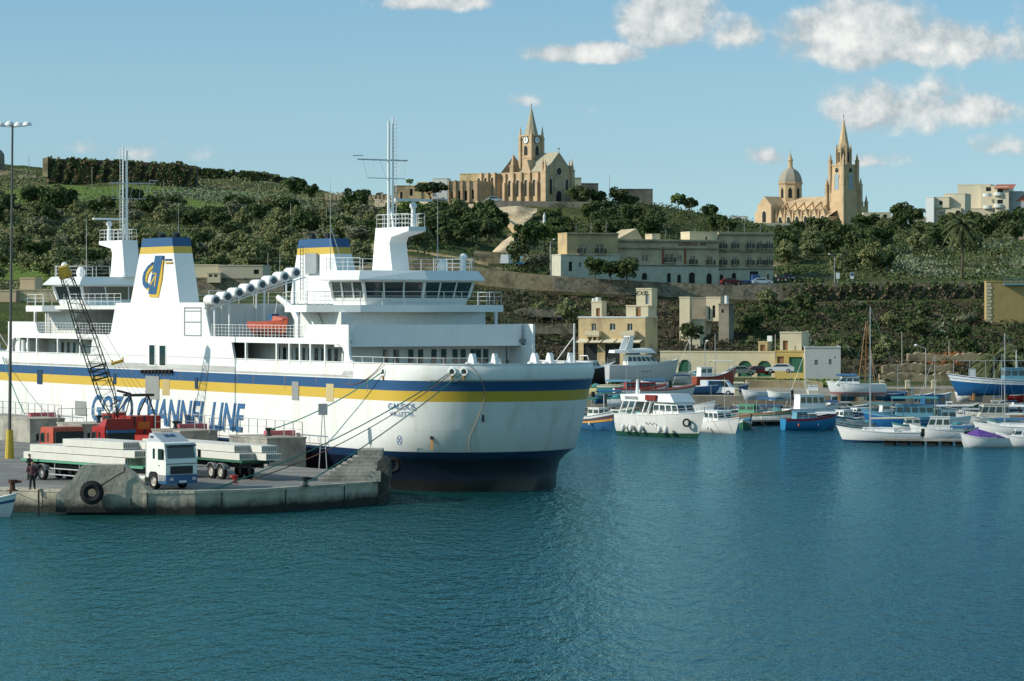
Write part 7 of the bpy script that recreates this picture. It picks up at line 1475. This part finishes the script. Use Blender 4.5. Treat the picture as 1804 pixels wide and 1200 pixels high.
# ---------------- vehicles ashore
def car(label, px, py, z, head, m, L=4.2, kind='car', h=1.4, Y=None):
    v = P(px, py, Y) if Y else G(px, py, z); o = thing(kind.replace(' ', '_'), label, kind, v, R(head)); hl = L / 2; W2 = .85
    if kind in ('van',): pr = [(-hl, .3), (hl, .3), (hl, .9), (hl * .72, 1.05), (hl * .45, h), (-hl, h)]
    elif kind == 'truck': pr = [(-hl, .45), (hl, .45), (hl, 1.2), (hl * .9, h), (hl * .35, h), (hl * .33, .85), (-hl, .85)]
    else: pr = [(-hl, .3), (hl, .3), (hl, .75), (hl * .55, .88), (hl * .25, h), (-hl * .5, h), (-hl * .85, .95), (-hl, .85)]
    g = MB(); inn = [(x, W2 * (1 if z_ < .96 else .82), z_) for x, z_ in pr]; g.loft([[(x, -y, z_) for x, y, z_ in inn], [(x, y, z_) for x, y, z_ in inn]]); bd = g.build('body', m, o)
    for sy in (-1, 1):
        a = [(x * .93, z_) for x, z_ in pr if z_ >= .84 or False]
        if kind == 'car': q = [(hl * .48, .93), (hl * .22, h - .07), (-hl * .48, h - .07), (-hl * .78, .96)]
        elif kind == 'van': q = [(hl * .66, 1.05), (hl * .42, h - .1), (hl * .1, h - .1), (hl * .1, 1.05)]
        else: q = [(hl * .86, 1.2), (hl * .84, h - .1), (hl * .42, h - .1), (hl * .42, 1.2)]
        MB().add([(x, sy * (W2 * (.99 if z_ < .97 else .835) + .02), z_) for x, z_ in q], [(0, 1, 2, 3)]).build('side_window', GLASS, bd)
    fx = hl * .5 if kind == 'car' else hl * .7
    MB().add([(fx + .03, -W2 * .8, .95), (fx + .03, W2 * .8, .95), (fx - .5, W2 * .75, h - .05), (fx - .5, -W2 * .75, h - .05)], [(0, 1, 2, 3)]).build('windscreen', GLASS, bd)
    for x in (-hl * .62, hl * .62):
        for sy in (-1, 1): q = MB().tube((x, sy * W2 * .75, .31), (x, sy * W2 * 1.02, .31), .31, n=12).build('wheel', TYRE, o); MB().disc((x, sy * W2 * 1.03, .31), .17, (0, 1, 0), 10).build('rim', STEEL, q)
    for sy in (-1, 1): MB().box(hl - .02, hl + .02, sy * .6 - .15, sy * .6 + .15, .6, .74).build('headlight', WHITE2, o)
    return o
CW = mat('white car paint', (.65, .66, .66), .3, .03, 1); CR = mat('dark red car paint', (.16, .02, .02), .3, .05, 1); CBl = mat('blue car paint', (.03, .07, .20), .3, .05, 1)
car('white pickup van parked on the quay left of the rowing boats', 1267, 696, Zs, -20, CW, 4.6, 'van', 1.9)
car('white parked car in front of the yellow garage', 1374, 657, 0, 170, CW, 4.2, 'car', 1.35, 440)
car('beige parked car between the red wooden boat and the green arches', 1305, 661, 0, 10, mat('beige car paint', (.4, .36, .28), .4, .04, 1), 4.2, 'car', 1.35, 440)
car('dark red parked car by the green arches of the boathouse', 1338, 661, 0, 10, CR, 4.2, 'car', 1.35, 442)
car('dark red car parked in front of the tall grey terraced house', 1288, 502, 0, 12, CR, 4.0, 'car', 1.3, 568)
car('blue van parked in front of the garage doorway of the terrace', 1318, 502, 0, 10, CBl, 4.4, 'truck', 2.0, 569)
car('white car parked at the right end of the grey terrace', 1342, 502, 0, 8, CW, 4.0, 'car', 1.3, 569)
car('dark hatchback driving up the blue grey road', 1384, 496, 0, -60, mat('black car paint', (.02, .02, .022), .2, .05, 1), 3.9, 'car', 1.4, 576)
car('white car parked on the chapel terrace', 871, 356, 0, 5, CW, 4.4, 'car', 1.45, 795)
car('white van parked at the trees left of the terrace', 892, 467, 0, 80, CW, 4.4, 'van', 2.0, 578)
car('light blue truck parked under the trees left of the terrace', 921, 470, 0, 75, LBLUE, 4.4, 'truck', 2.1, 580)
# ---------------- poles, lamps, signs
def pole(px, top, bot, Y, label, r_=.09, m=None, name='utility_pole', cat='pole', group=None):
    a = P(px, bot, Y); b_ = P(px, top, Y); o = MB().tube((0, 0, -1), (0, 0, b_.z - a.z), r_, r_ * .7, 6).build(name, m or mat('pale pole', (.36, .34, .28), .8, .1, 2)); o.location = a; return tag(o, label, cat, group)
for px, a_, b_, Y, lab in ((162, 294, 336, 850, 'pale wooden pole in front of the high fort wall'), (288, 318, 360, 800, 'pale wooden pole on the green meadow behind the near funnel'), (455, 326, 366, 780, 'pale wooden pole on the slope left of the prickly pears'), (512, 358, 396, 720, 'pale wooden pole above the tan path on the hillside'), (575, 366, 410, 700, 'pale wooden pole beside the tan path bend'), (1589, 585, 640, 480, 'tall pale pole left of the lamp post'),
                          (1672, 600, 620, 490, 'thin pale pole above the rubble walls'), (1074, 308, 356, 840, 'thin dark pole among the trees right of the chapel'), (1535, 620, 668, 450, 'short pale pole beside the yacht mast'), (969, 432, 475, 585, 'pale pole left of the ochre terraced house'), (51, 272, 292, 930, 'thin pole on the far left ridge'), (472, 445, 490, 560, 'pale pole left of the far funnel'), (493, 448, 480, 560, 'second pale pole nearest the far funnel'), (1366, 589, 620, 452, 'stone coloured pole on the garage roof edge'), (1427, 589, 613, 456, 'stone coloured pole on the store roof')):
    pole(px, a_, b_, Y, lab)
def lamp(px, top, bot, Y, dirx, label):
    a = P(px, bot, Y); b_ = P(px, top, Y); h_ = b_.z - a.z; o = thing('street_lamp', label, 'street lamp', a)
    MB().tube((0, 0, -1), (0, 0, h_), .08, .05, 6).tube((0, 0, h_), (dirx, 0, h_ + .45), .04, n=5).build('post', STEEL, o); MB().ball((dirx * 1.1, 0, h_ + .45), .24, 8, 5, .6).build('lamp_head', WHITE, o)
lamp(1631, 614, 688, 400, -1.2, 'grey street lamp leaning left over the rowing boats on the quay')
lamp(1470, 452, 498, 575, -.9, 'grey street lamp at the bend of the upper road')
lamp(970, 426, 484, 575, .6, 'grey street lamp beside the left end of the grey terrace')
lamp(1242, 606, 668, 440, .3, 'street lamp with a round head behind the boathouse roof edge')
for px, lab, c_ in ((1476, 'white oblong road sign beside the lamp on the upper road', WHITE), (1501, 'white and blue road sign at the end of the upper road wall', LBLUE)):
    a = P(px, 498, 574); o = thing('road_sign', lab, 'road sign', a); MB().tube((0, 0, 0), (0, 0, 1.6), .04, n=5).build('post', STEEL, o); MB().box(-.35, .35, -.04, .04, .75, 1.9).build('panel', WHITE, o)
    if c_ is LBLUE: MB().box(-.3, .3, -.06, -.04, 1.3, 1.85).build('blue_field', BLUE, o)
# wooden lattice derrick behind the yacht
v = P(1527, 672, 420); o = thing('derrick', 'tapering wooden ladder derrick standing behind the yacht mast', 'derrick', v)
for sx in (-1, 1): MB().tube((sx * 1.15, 0, 0), (sx * .12, 0, 8.4), .08, .06, 5).build('leg', WOOD, o)
MB().tube((0, 1.8, 0), (0, 0, 8.4), .08, .06, 5).build('leg', WOOD, o)
for i in range(13): z = .8 + i * .58; w_ = 1.15 - 1.03 * z / 8.4; MB().tube((-w_, 0, z), (w_, 0, z), .035, n=4).build('rung', WOOD, o)
# notice frame on the quay
v = P(1713, 712, 372.6); o = thing('sign_frame', 'small white notice on a two legged frame behind the cream cruiser', 'sign', (v.x, 372.6, 2.0)); MB().tube((-.4, 0, 0), (-.4, 0, 3.5), .05, n=5).tube((.4, 0, 0), (.4, 0, 3.5), .05, n=5).tube((-.4, 0, 3.5), (.4, 0, 3.5), .05, n=5).build('frame', STEEL, o); MB().box(-.35, .35, -.03, .03, 2.5, 3.4).build('panel', WHITE, o)
v = P(1740, 662, 430); o = MB(); rail(o, [(0, 0, 0), (18, 0, 0)], 2.6, 1, 2.2, .05); o = o.build('fence', STEEL); o.location = P(1680, 668, 420); tag(o, 'thin grey pipe fence behind the long blue fishing boat ashore', 'fence')
# ---------------- vegetation
def leafmat(name, c1, c2, c3=None, sc_=.8):
    m = bpy.data.materials.new(name); m.use_nodes = True; t = m.node_tree; p = t.nodes['Principled BSDF']; p.inputs['Roughness'].default_value = .75; p.inputs['Specular IOR Level'].default_value = .15
    oi_ = nd(t, 'ShaderNodeObjectInfo'); tcn = nd(t, 'ShaderNodeTexCoord'); n = nd(t, 'ShaderNodeTexNoise'); n.inputs['Scale'].default_value = sc_; n.inputs['Detail'].default_value = 4; t.links.new(tcn.outputs['Object'], n.inputs[0])
    c = mixc(t, n.outputs[0], c1, c2); f = nd(t, 'ShaderNodeMapRange'); t.links.new(oi_.outputs['Random'], f.inputs[0]); f.inputs[3].default_value = .0; f.inputs[4].default_value = .85
    c = mixc(t, f.outputs[0], c, c3 or c2); t.links.new(c, p.inputs['Base Color']); return m
LM = [leafmat('dark evergreen leaves', (.036, .066, .020), (.076, .110, .036), (.10, .12, .048)), leafmat('olive green leaves', (.125, .145, .050), (.26, .26, .115), (.20, .21, .10)),
      leafmat('pine needles', (.024, .045, .016), (.050, .070, .026)), leafmat('grey olive leaves', (.14, .15, .09), (.24, .24, .15), (.18, .18, .11)), leafmat('bright green leaves', (.075, .13, .028), (.13, .18, .045))]
BARK = mat('grey brown bark', (.11, .085, .06), .9, .2, 4)
nr_ = np.random.default_rng(11)
def leaf_quads(C, Nn, size):
    """quads at centres C facing about Nn"""
    n = len(C); r = nr_.normal(size=(n, 3)); Nn = Nn + .75 * nr_.normal(size=(n, 3)); Nn /= np.linalg.norm(Nn, axis=1)[:, None] + 1e-9
    a = np.cross(Nn, r); a /= np.linalg.norm(a, axis=1)[:, None] + 1e-9; b = np.cross(Nn, a); s1 = (size * nr_.uniform(.6, 1.35, n))[:, None]; s2 = s1 * nr_.uniform(.5, .9, n)[:, None]
    V = np.stack([C - a * s1 - b * s2, C + a * s1 - b * s2 * .6, C + a * s1 * .7 + b * s2, C - a * s1 * .8 + b * s2], 1).reshape(-1, 3)
    return V, np.arange(4 * n).reshape(-1, 4)
def crown_mesh(name, R_, hz, base, lobes, per, size, m, flat=1.0):
    Cs, Ns = [], []
    for k in range(lobes):
        a = nr_.uniform(0, 2 * math.pi); rr_ = R_ * math.sqrt(nr_.uniform(0, 1)) * (.68 if lobes < 26 else .84); h = nr_.uniform(-1, 1) * (1 - (rr_ / R_) ** 2) * hz * .55
        c = np.array([rr_ * math.cos(a), rr_ * math.sin(a), base + hz * .5 + h]); lr = R_ * (nr_.uniform(.30, .48) if lobes < 26 else nr_.uniform(.16, .38))
        d = nr_.normal(size=(per, 3)); d /= np.linalg.norm(d, axis=1)[:, None]; d[:, 2] = np.where(d[:, 2] < -.5, -d[:, 2], d[:, 2])
        Cs.append(c + d * lr * nr_.uniform(.72, 1.12, (per, 1)) * np.array([1, 1, flat])); Ns.append(d)
    V, Q_ = leaf_quads(np.concatenate(Cs), np.concatenate(Ns), size); return np_mesh(name, V, Q_, m)
def trunk_mesh(name, h, r, spread, nb=4, lean=0.0):
    g = MB(); top = Vector((lean, 0, h * .55)); g.tube((0, 0, -1), (lean * .4, 0, h * .3), r, r * .8, 7).tube((lean * .4, 0, h * .3), top, r * .8, r * .55, 7)
    for i in range(nb): a = 2 * math.pi * i / nb + .4; q = top + Vector((spread * .6 * math.cos(a), spread * .6 * math.sin(a), h * .33)); g.tube(top, q, r * .45, r * .15, 5)
    me = bpy.data.meshes.new(name); me.from_pydata(g.v, [], g.f); me.materials.append(BARK); return me
TV = []
for k in range(3): TV.append((crown_mesh('crown', 3.0, 4.2, 1.0, 30, 100, .22, LM[0]), trunk_mesh('trunk', 3.6, .2, 1.8)))
for k in range(3): TV.append((crown_mesh('crown', 2.8, 3.6, 1.0, 28, 100, .21, LM[1]), trunk_mesh('trunk', 3.4, .18, 1.8)))
TV.append((crown_mesh('crown', 3.2, 2.6, .8, 28, 100, .21, LM[3]), trunk_mesh('trunk', 3.0, .18, 1.9)))
TV.append((crown_mesh('crown', 2.4, 4.6, .7, 28, 95, .21, LM[4]), trunk_mesh('trunk', 3.4, .16, 1.4)))
PINE = (crown_mesh('crown', 4.4, 2.2, 3.6, 34, 130, .24, LM[2], .6), trunk_mesh('trunk', 5.2, .32, 3.0, 6, .9))
def tree(kind, x, y, z, s, label, group, sz=1.0, name='tree', rz=None):
    cm_, tm_ = kind; o = thing(name, label, 'tree', (x, y, z), rnd.uniform(0, 6.28) if rz is None else rz, group); o.scale = (s, s, s * sz)
    for nm_, me in (('crown', cm_), ('trunk', tm_)): c = bpy.data.objects.new(nm_, me); col.objects.link(c); c.parent = o
    return o
def tree_px(kind, px, bot, Y, hpx, label, group=None, sz=1.0, name='tree', hm=5.4):
    v = P(px, bot, Y); s = hpx / F * Y / hm; return tree(kind, v.x, v.y, v.z, s / sz ** .5, label, group, sz, name)
GL = 'trees on the wooded hillside behind the ferry'; GR = 'trees on the slope right of the terraced houses'; GC = 'trees below the chapel cliff'
n_t = 0
WH = [(60, 'left of the rear radar mast'), (150, 'behind the crane boom'), (240, 'behind the rear radar mast'), (360, 'above the logo funnel'), (440, 'right of the logo funnel'), (520, 'between the two funnels'), (600, 'above the far funnel'), (700, 'left of the front radar mast'), (780, 'right of the front radar mast'), (880, 'left of the stone ramp'), (1000, 'under the chapel terrace'), (1100, 'above the ochre terraced house'), (1200, 'above the long terraced house'), (1300, 'behind the three storey terraced house'), (1420, 'right of the terraced houses'), (1500, 'under the parish church'), (1580, 'right of the road signs'), (1660, 'below the white cube house'), (1740, 'around the tall palm'), (1900, 'above the big ochre wall')]
def where(px, r_):
    w_ = next(b_ for a, b_ in WH if px < a)
    if r_ > 505: return ' below the upper road, ' + w_.replace('above', 'in front of').replace('behind', 'in front of').replace('under', 'below')
    return (' high on the slope ' if r_ < 375 else ' midway up the slope ' if r_ < 425 else ' low on the slope ') + w_
def scatter(n, x0, x1, y0, y1, group, labels, kinds, avoid=None, smin=.75, smax=1.25, mind=3.6):
    global n_t; placed = []; tries = 0
    while len(placed) < n and tries < n * 40:
        tries += 1; px = rnd.uniform(x0, x1); Y = y0 + (y1 - y0) * rnd.random() ** .85
        if avoid and avoid(px, Y): continue
        X = (px - CX) / F * Y
        if any((X - a) ** 2 + (Y - b_) ** 2 < mind ** 2 for a, b_ in placed): continue
        placed.append((X, Y)); k = rnd.choice(kinds); z = float(tz(X, Y)); n_t += 1
        tree(TV[k], X, Y, z - .3, rnd.uniform(smin, smax), labels[k].split(' in the ')[0].split(' below ')[0].split(' on the ')[0] + where(px, row(px, Y)), group, rnd.uniform(.75, 1.1))
def row(px, Y): return CY - (float(tz_raw((px - CX) / F * Y, Y)) - H) * F / Y
def meadow(px, Y):
    r_ = row(px, Y)
    if 80 < px < 440 and 322 + max(0, (px - 250)) * .09 < r_ < 352 + (px - 85) * .05: return True
    if px < 90 and 450 < r_ < 500 and rnd.random() < .5: return True
    return r_ < 300 and px < 560 or (px > 560 and Y > 780) or (560 < px < 640 and 395 < r_ < 412)
LL = {0: 'round dark green tree in the wood on the hillside behind the ferry', 1: 'round dark green tree in the wood on the hillside behind the ferry', 2: 'round dark green tree in the wood on the hillside behind the ferry', 3: 'olive green bushy tree in the wood on the hillside behind the ferry', 4: 'olive green bushy tree in the wood on the hillside behind the ferry', 5: 'olive green bushy tree in the wood on the hillside behind the ferry', 6: 'grey green spreading tree in the wood on the hillside behind the ferry', 7: 'bright green upright tree in the wood on the hillside behind the ferry'}
scatter(170, -20, 700, 560, 800, GL, LL, [0, 1, 2, 3, 3, 4, 5, 5, 6, 6], meadow, .6, 1.25, 4.0)
LC = {k: v.replace('in the wood on the hillside behind the ferry', 'below the chapel cliff') for k, v in LL.items()}
scatter(26, 700, 872, 620, 750, GC, LC, [0, 0, 1, 2, 4, 7], lambda px, Y: not (388 < row(px, Y) < 440), .9, 1.3, 5)
scatter(22, 950, 1290, 680, 780, 'dark trees between the chapel and the terraced houses', {k: v.replace('in the wood on the hillside behind the ferry', 'on the slope between chapel and terraced houses') for k, v in LL.items()}, [0, 1, 2], lambda px, Y: row(px, Y) > 425 or row(px, Y) < 376, .7, 1.1, 5)
LR_ = {k: v.replace('in the wood on the hillside behind the ferry', 'on the slope right of the terraced houses') for k, v in LL.items()}
scatter(48, 1375, 1810, 600, 830, GR, LR_, [0, 0, 1, 2, 3, 5], lambda px, Y: (px > 1570 and 445 < row(px, Y) < 500 and rnd.random() < .8) or row(px, Y) < 402, .75, 1.2, 5)
LB_ = {k: v.replace('in the wood on the hillside behind the ferry', 'on the overgrown slope below the upper road') for k, v in LL.items()}
scatter(22, 900, 1730, 486, 552, 'bushy trees below the upper road', LB_, [0, 3, 4, 6], lambda px, Y: 1015 < px < 1300 and row(px, Y) > 505, .45, .75, 4)
# single trees one can point at
for px, bot, Y, hp_, k, sz, lab in ((312, 300, 930, 19, 0, .7, 'lone spreading tree on the ridge above the near funnel'), (345, 304, 935, 8, 0, .7, 'small bush on the ridge right of the lone tree'), (520, 345, 830, 34, 0, .9, 'dark tree at the right end of the left ridge'), (548, 350, 820, 26, 0, .9, 'dark tree stepping down from the ridge towards the stone pillars'),
                                    (672, 358, 805, 20, 0, .8, 'dark tree behind the front mast on the ridge'), (722, 326, 835, 13, 7, .8, 'small palm like tree on the roofline left of the umbrella pine'), (1020, 362, 800, 36, 0, .9, 'dark tree right against the chapel front'), (1052, 362, 805, 30, 0, .8, 'middle dark tree right of the chapel'), (1090, 362, 808, 34, 0, .8, 'dark tree beside the thin pole right of the chapel'), (1110, 364, 808, 24, 1, .7, 'lower dark tree at the right end of the chapel group'),
                                    (1048, 488, 556, 36, 0, .9, 'dark bushy tree in front of the ochre terraced house'), (1075, 490, 555, 34, 1, .9, 'second dark tree in front of the ochre terraced house'), (1104, 493, 554, 42, 0, .8, 'spreading tree on a bent trunk in front of the long terraced house'), (940, 478, 580, 46, 6, 1, 'bare greyish tree beside the light blue truck'), (912, 470, 590, 40, 0, 1.1, 'dark tree above the white van'), (930, 440, 640, 50, 0, 1, 'tall dark tree right of the tan stone wall'),
                                    (960, 430, 640, 40, 7, 1, 'bright green tree above the left end of the terrace'), (1195, 366, 790, 28, 7, .9, 'pale green tree on the slope right of the chapel'), (1215, 372, 790, 26, 1, .9, 'dark tree beside the pale green tree right of the chapel'), (1250, 385, 800, 26, 0, .9, 'dark tree left of the small white house'), (1590, 392, 860, 36, 0, .9, 'big dark tree left of the white cube house'), (1612, 394, 858, 30, 1, .9, 'dark tree against the white cube house'), (1560, 402, 860, 20, 0, .9, 'small dark tree right of the parish church'),
                                    (1515, 412, 850, 34, 2, .9, 'round dark tree below the parish church tower'), (1405, 412, 840, 24, 0, .9, 'dark tree in front of the churchyard wall'), (1432, 414, 838, 24, 1, .9, 'dark tree at the right end of the churchyard wall'), (1660, 412, 850, 26, 3, .9, 'olive tree under the cream garden wall'), (1682, 412, 845, 36, 0, .9, 'dark tree behind the palm crown'), (1790, 424, 800, 56, 0, 1, 'large dark tree at the right edge below the grey apartment side'),
                                    (1000, 570, 508, 44, 3, 1, 'yellow green tree left of the restaurant roof'), (1218, 602, 478, 36, 0, .8, 'tree in front of the ruined house')):
    tree_px(TV[k], px, bot, Y, hp_, lab, None, sz)
tree_px(PINE, 762, 362, 805, 46, 'large leaning umbrella pine in front of the convent', None, 1.0, 'umbrella_pine', 7.2).rotation_euler = (0, 0, math.pi)
def palm(px, bot, top, Y, fl, label, nf=26, tr=.2):
    v = P(px, bot, Y); h = (bot - top) / F * Y; o = thing('palm_tree', label, 'palm tree', v); MB().tube((0, 0, -1), (h * .02, 0, h * .5), tr * 1.2, tr, 8).tube((h * .02, 0, h * .5), (0, 0, h), tr, tr * .9, 8).build('trunk', BARK, o, smooth=True) if h > 1 else None
    g = MB()
    for i in range(nf):
        a = 2.4 * i; up_ = 1.25 - 1.75 * i / nf; d = Vector((math.cos(a), math.sin(a), 0)); pts = []
        for k in range(7): s = k / 6; pts.append(Vector((0, 0, max(h, .3))) + d * fl * s * (math.cos(up_ * .6)) + Vector((0, 0, fl * (math.sin(up_) * s - .75 * s * s))))
        side = d.cross(Vector((0, 0, 1)))
        for k in range(6):
            for q in range(3):
                p0 = pts[k].lerp(pts[k + 1], q / 3)
                for sg in (-1, 1): tipp = p0 + side * sg * fl * .22 * (1 - .5 * k / 6) + (pts[k + 1] - pts[k]) * .8 + Vector((0, 0, -.1 * fl)); w_ = (pts[k + 1] - pts[k]) * .22; g.add([p0 - w_, p0 + w_, tipp], [(0, 1, 2)])
        g.path(pts, .03, 3)
    g.build('crown', leafmat('palm fronds %d' % px, (.05, .07, .025), (.11, .12, .05)), o); return o
palm(1694, 494, 396, 592, 3.9, 'tall thin palm tree on the slope under the apartment block', 34, .24)
palm(1762, 645, 640, 455, 5.0, 'huge low palm with spreading fronds above the blue fishing boat ashore', 44)
palm(1800, 640, 622, 458, 4.6, 'low palm cut by the right edge', 36)
# prickly pears: countless pads
def pears(name, spots, label):
    Cs, Ns = [], []
    for (px, Y, n, rx) in spots:
        X0 = (px - CX) / F * Y; x = X0 + nr_.normal(size=n) * rx; y = Y + nr_.normal(size=n) * 3.0; z = tz(x, y) + np.abs(nr_.normal(size=n)) * 1.1; Cs.append(np.stack([x, y, z], 1)); Ns.append(nr_.normal(size=(n, 3)) * .5 + np.array([-.2, -1, .2]))
    V, Q_ = leaf_quads(np.concatenate(Cs), np.concatenate(Ns), .24); o = bpy.data.objects.new(name, np_mesh(name, V, Q_, leafmat('prickly pear ' + name, (.09, .12, .06), (.20, .23, .15)))); col.objects.link(o); tag(o, label, 'prickly pear', None, 'stuff')
pears('prickly_pears', [(px, 835 - (px - 290) * .15, 260, 6) for px in range(300, 520, 14)] + [(px, 770, 170, 6) for px in (478, 500, 520, 600, 612, 630)] + [(130 + 14 * i, 790, 40, 2) for i in range(6)] + [(px, 895, 60, 4) for px in (10, 25, 40, 60)], 'pale grey green prickly pear thickets on the left ridge')
pears('prickly_pears', [(1592, 620, 420, 3), (1608, 632, 480, 3), (1625, 612, 320, 3), (1645, 600, 160, 3), (1560, 690, 120, 4), (1660, 700, 100, 4), (1752, 700, 300, 3), (1765, 690, 200, 3), (1790, 640, 160, 3), (1780, 600, 200, 4), (1655, 528, 120, 2), (1412, 520, 80, 2), (1620, 700, 90, 3), (1740, 600, 120, 4)], 'pale grey green prickly pear thickets on the right slope')
MATS_DRY = leafmat('dry creeper', (.075, .060, .038), (.14, .11, .07)); LDK = leafmat('dull olive leaves', (.035, .046, .018), (.085, .09, .04), (.06, .065, .03))  # dull olive: darker leaves, with the right slope's shadow put into their colour
# undergrowth: countless shrubs covering the hill
def scrub(n, x0, x1, y0, y1, m, name, label, keep, rmin=.5, rmax=1.5, per=24, size=.22):
    px = nr_.uniform(x0, x1, n); Y = nr_.uniform(y0, y1, n); X = (px - CX) / F * Y; ok = np.array([keep(a, b_) for a, b_ in zip(px, Y)]); X, Y = X[ok], Y[ok]; n = len(X); Z = tz(X, Y); r_ = nr_.uniform(rmin, rmax, n)
    d = nr_.normal(size=(n, per, 3)); d /= np.linalg.norm(d, axis=2)[..., None]; d[..., 2] = np.abs(d[..., 2])
    C = np.stack([X, Y, Z], 1)[:, None, :] + d * r_[:, None, None] * nr_.uniform(.6, 1.1, (n, per, 1)) * np.array([1.2, 1.2, .9])
    V, Q_ = leaf_quads(C.reshape(-1, 3), d.reshape(-1, 3), size); o = bpy.data.objects.new(name, np_mesh(name, V, Q_, m)); col.objects.link(o); tag(o, label, 'undergrowth', None, 'stuff')
def kp(px, Y):
    if 552 < Y < 580: return False
    r_ = row(px, Y)
    if meadow(px, Y) and px < 560: return r_ < 318 and nr_.random() < .6
    if 640 < px < 960 and Y > 772 or 835 < px < 950 and Y > 690: return False
    if 1000 < px < 1370 and 575 < Y < 600: return False
    if 640 < px < 890 and 440 < r_ < 500: return nr_.random() < .35
    return True
scrub(2600, -200, 700, 520, 930, LM[1], 'undergrowth', 'olive green undergrowth between the hillside trees', kp, .7, 2.0)
scrub(2900, 640, 2050, 580, 880, LM[0], 'undergrowth', 'dark green undergrowth on the slopes around the churches', kp, .7, 2.0)  # shadow lying on these slopes is put into the darker leaf colour
scrub(2000, 560, 2050, 474, 553, MATS_DRY, 'undergrowth', 'dry brown brush between the upper road and the harbour buildings', lambda a, b_: not (1015 < a < 1300 and 474 < b_ < 488), .3, 1.1, 24, .16)
scrub(1450, 560, 2050, 474, 553, LDK, 'undergrowth', 'dull olive undergrowth between the upper road and the harbour buildings', lambda a, b_: not (1015 < a < 1300 and 474 < b_ < 488), .4, 1.3, 24, .18)
scrub(900, 1300, 2050, 500, 553, LM[0], 'undergrowth', 'dark undergrowth clinging below the upper road wall', lambda a, b_: True, .5, 1.4, 24, .2)
scrub(160, 1630, 1690, 484, 500, leafmat('rust brown leaves', (.22, .08, .03), (.30, .13, .05)), 'red_shrub', 'rust brown shrub bank above the lamp post', lambda a, b_: True, .5, 1.0, 24, .16)
scrub(150, 1540, 1720, 440, 486, LDK, 'undergrowth', 'olive tufts growing over the rubble walls below the lamp post', lambda a, b_: True, .25, .7, 22, .15)
scrub(420, 1325, 1480, 412, 440, LM[4], 'grass_bank', 'green and dry grass bank above the yellow terrace wall', lambda a, b_: True, .25, .6, 20, .14)
sp2 = next(i for i, q in enumerate(pxs) if q > 1370)
def ivy(n, l, Y, m, name, label, th=.35, size=.25, bias=.5):
    xs = np.array([q[0] for q in l], float); px = nr_.uniform(xs[0], xs[-1], n); a = np.interp(px, xs, [q[1] for q in l]); b_ = np.interp(px, xs, [q[2] for q in l]); f_ = nr_.random(n) ** bias
    keep = (np.sin(px * .31 + f_ * 5) + np.sin(px * .083 + 2) + nr_.normal(size=n) * .5) > -.1; px, a, b_, f_ = px[keep], a[keep], b_[keep], f_[keep]; n = len(px)
    py = a - 1.0 + (b_ - a) * f_; C = np.stack([(px - CX) / F * Y, np.full(n, Y) - nr_.uniform(0, th * 2, n), H - (py - CY) / F * Y], 1)
    V, Q_ = leaf_quads(C, np.tile(np.array([[-.2, -1, .4]]), (n, 1)), size); o = bpy.data.objects.new(name, np_mesh(name, V, Q_, m)); col.objects.link(o); tag(o, label, 'climbing plants', None, 'stuff')
ivy(9000, [(84, 278, 330), (205, 283, 330), (345, 292, 330)], 879.5, LM[0], 'creeper', 'dark creeper covering the high fort wall', .5, .5, .8)
ivy(2500, [(84, 278, 330), (205, 283, 330), (345, 292, 330)], 879.4, leafmat('dry brown stems', (.10, .06, .035), (.16, .10, .06)), 'creeper', 'dry brown creeper on the high fort wall', .5, .5, .8)
ivy(3000, [(345, 297, 308), (420, 303, 316), (480, 306, 320), (512, 318, 326)], 939.5, LM[0], 'creeper', 'dark creeper along the low fort wall', .5, .5, .9)
ivy(9000, [(q_, r_ + .5, r_ + 34) for q_, r_ in zip(pxs[sp2:], [CY - (z_ - H) * F / 557.6 for x_, y_, z_ in rw[sp2:]])], 557.2, LM[0], 'creeper', 'dark creeper hanging on the long retaining wall of the upper road', .5, .3, .8)
ivy(4500, [(q_, r_ + 3, r_ + 36) for q_, r_ in zip(pxs[sp2:], [CY - (z_ - H) * F / 557.6 for x_, y_, z_ in rw[sp2:]])], 557.0, MATS_DRY, 'creeper', 'dry brown creeper on the long retaining wall of the upper road', .5, .3, .7)
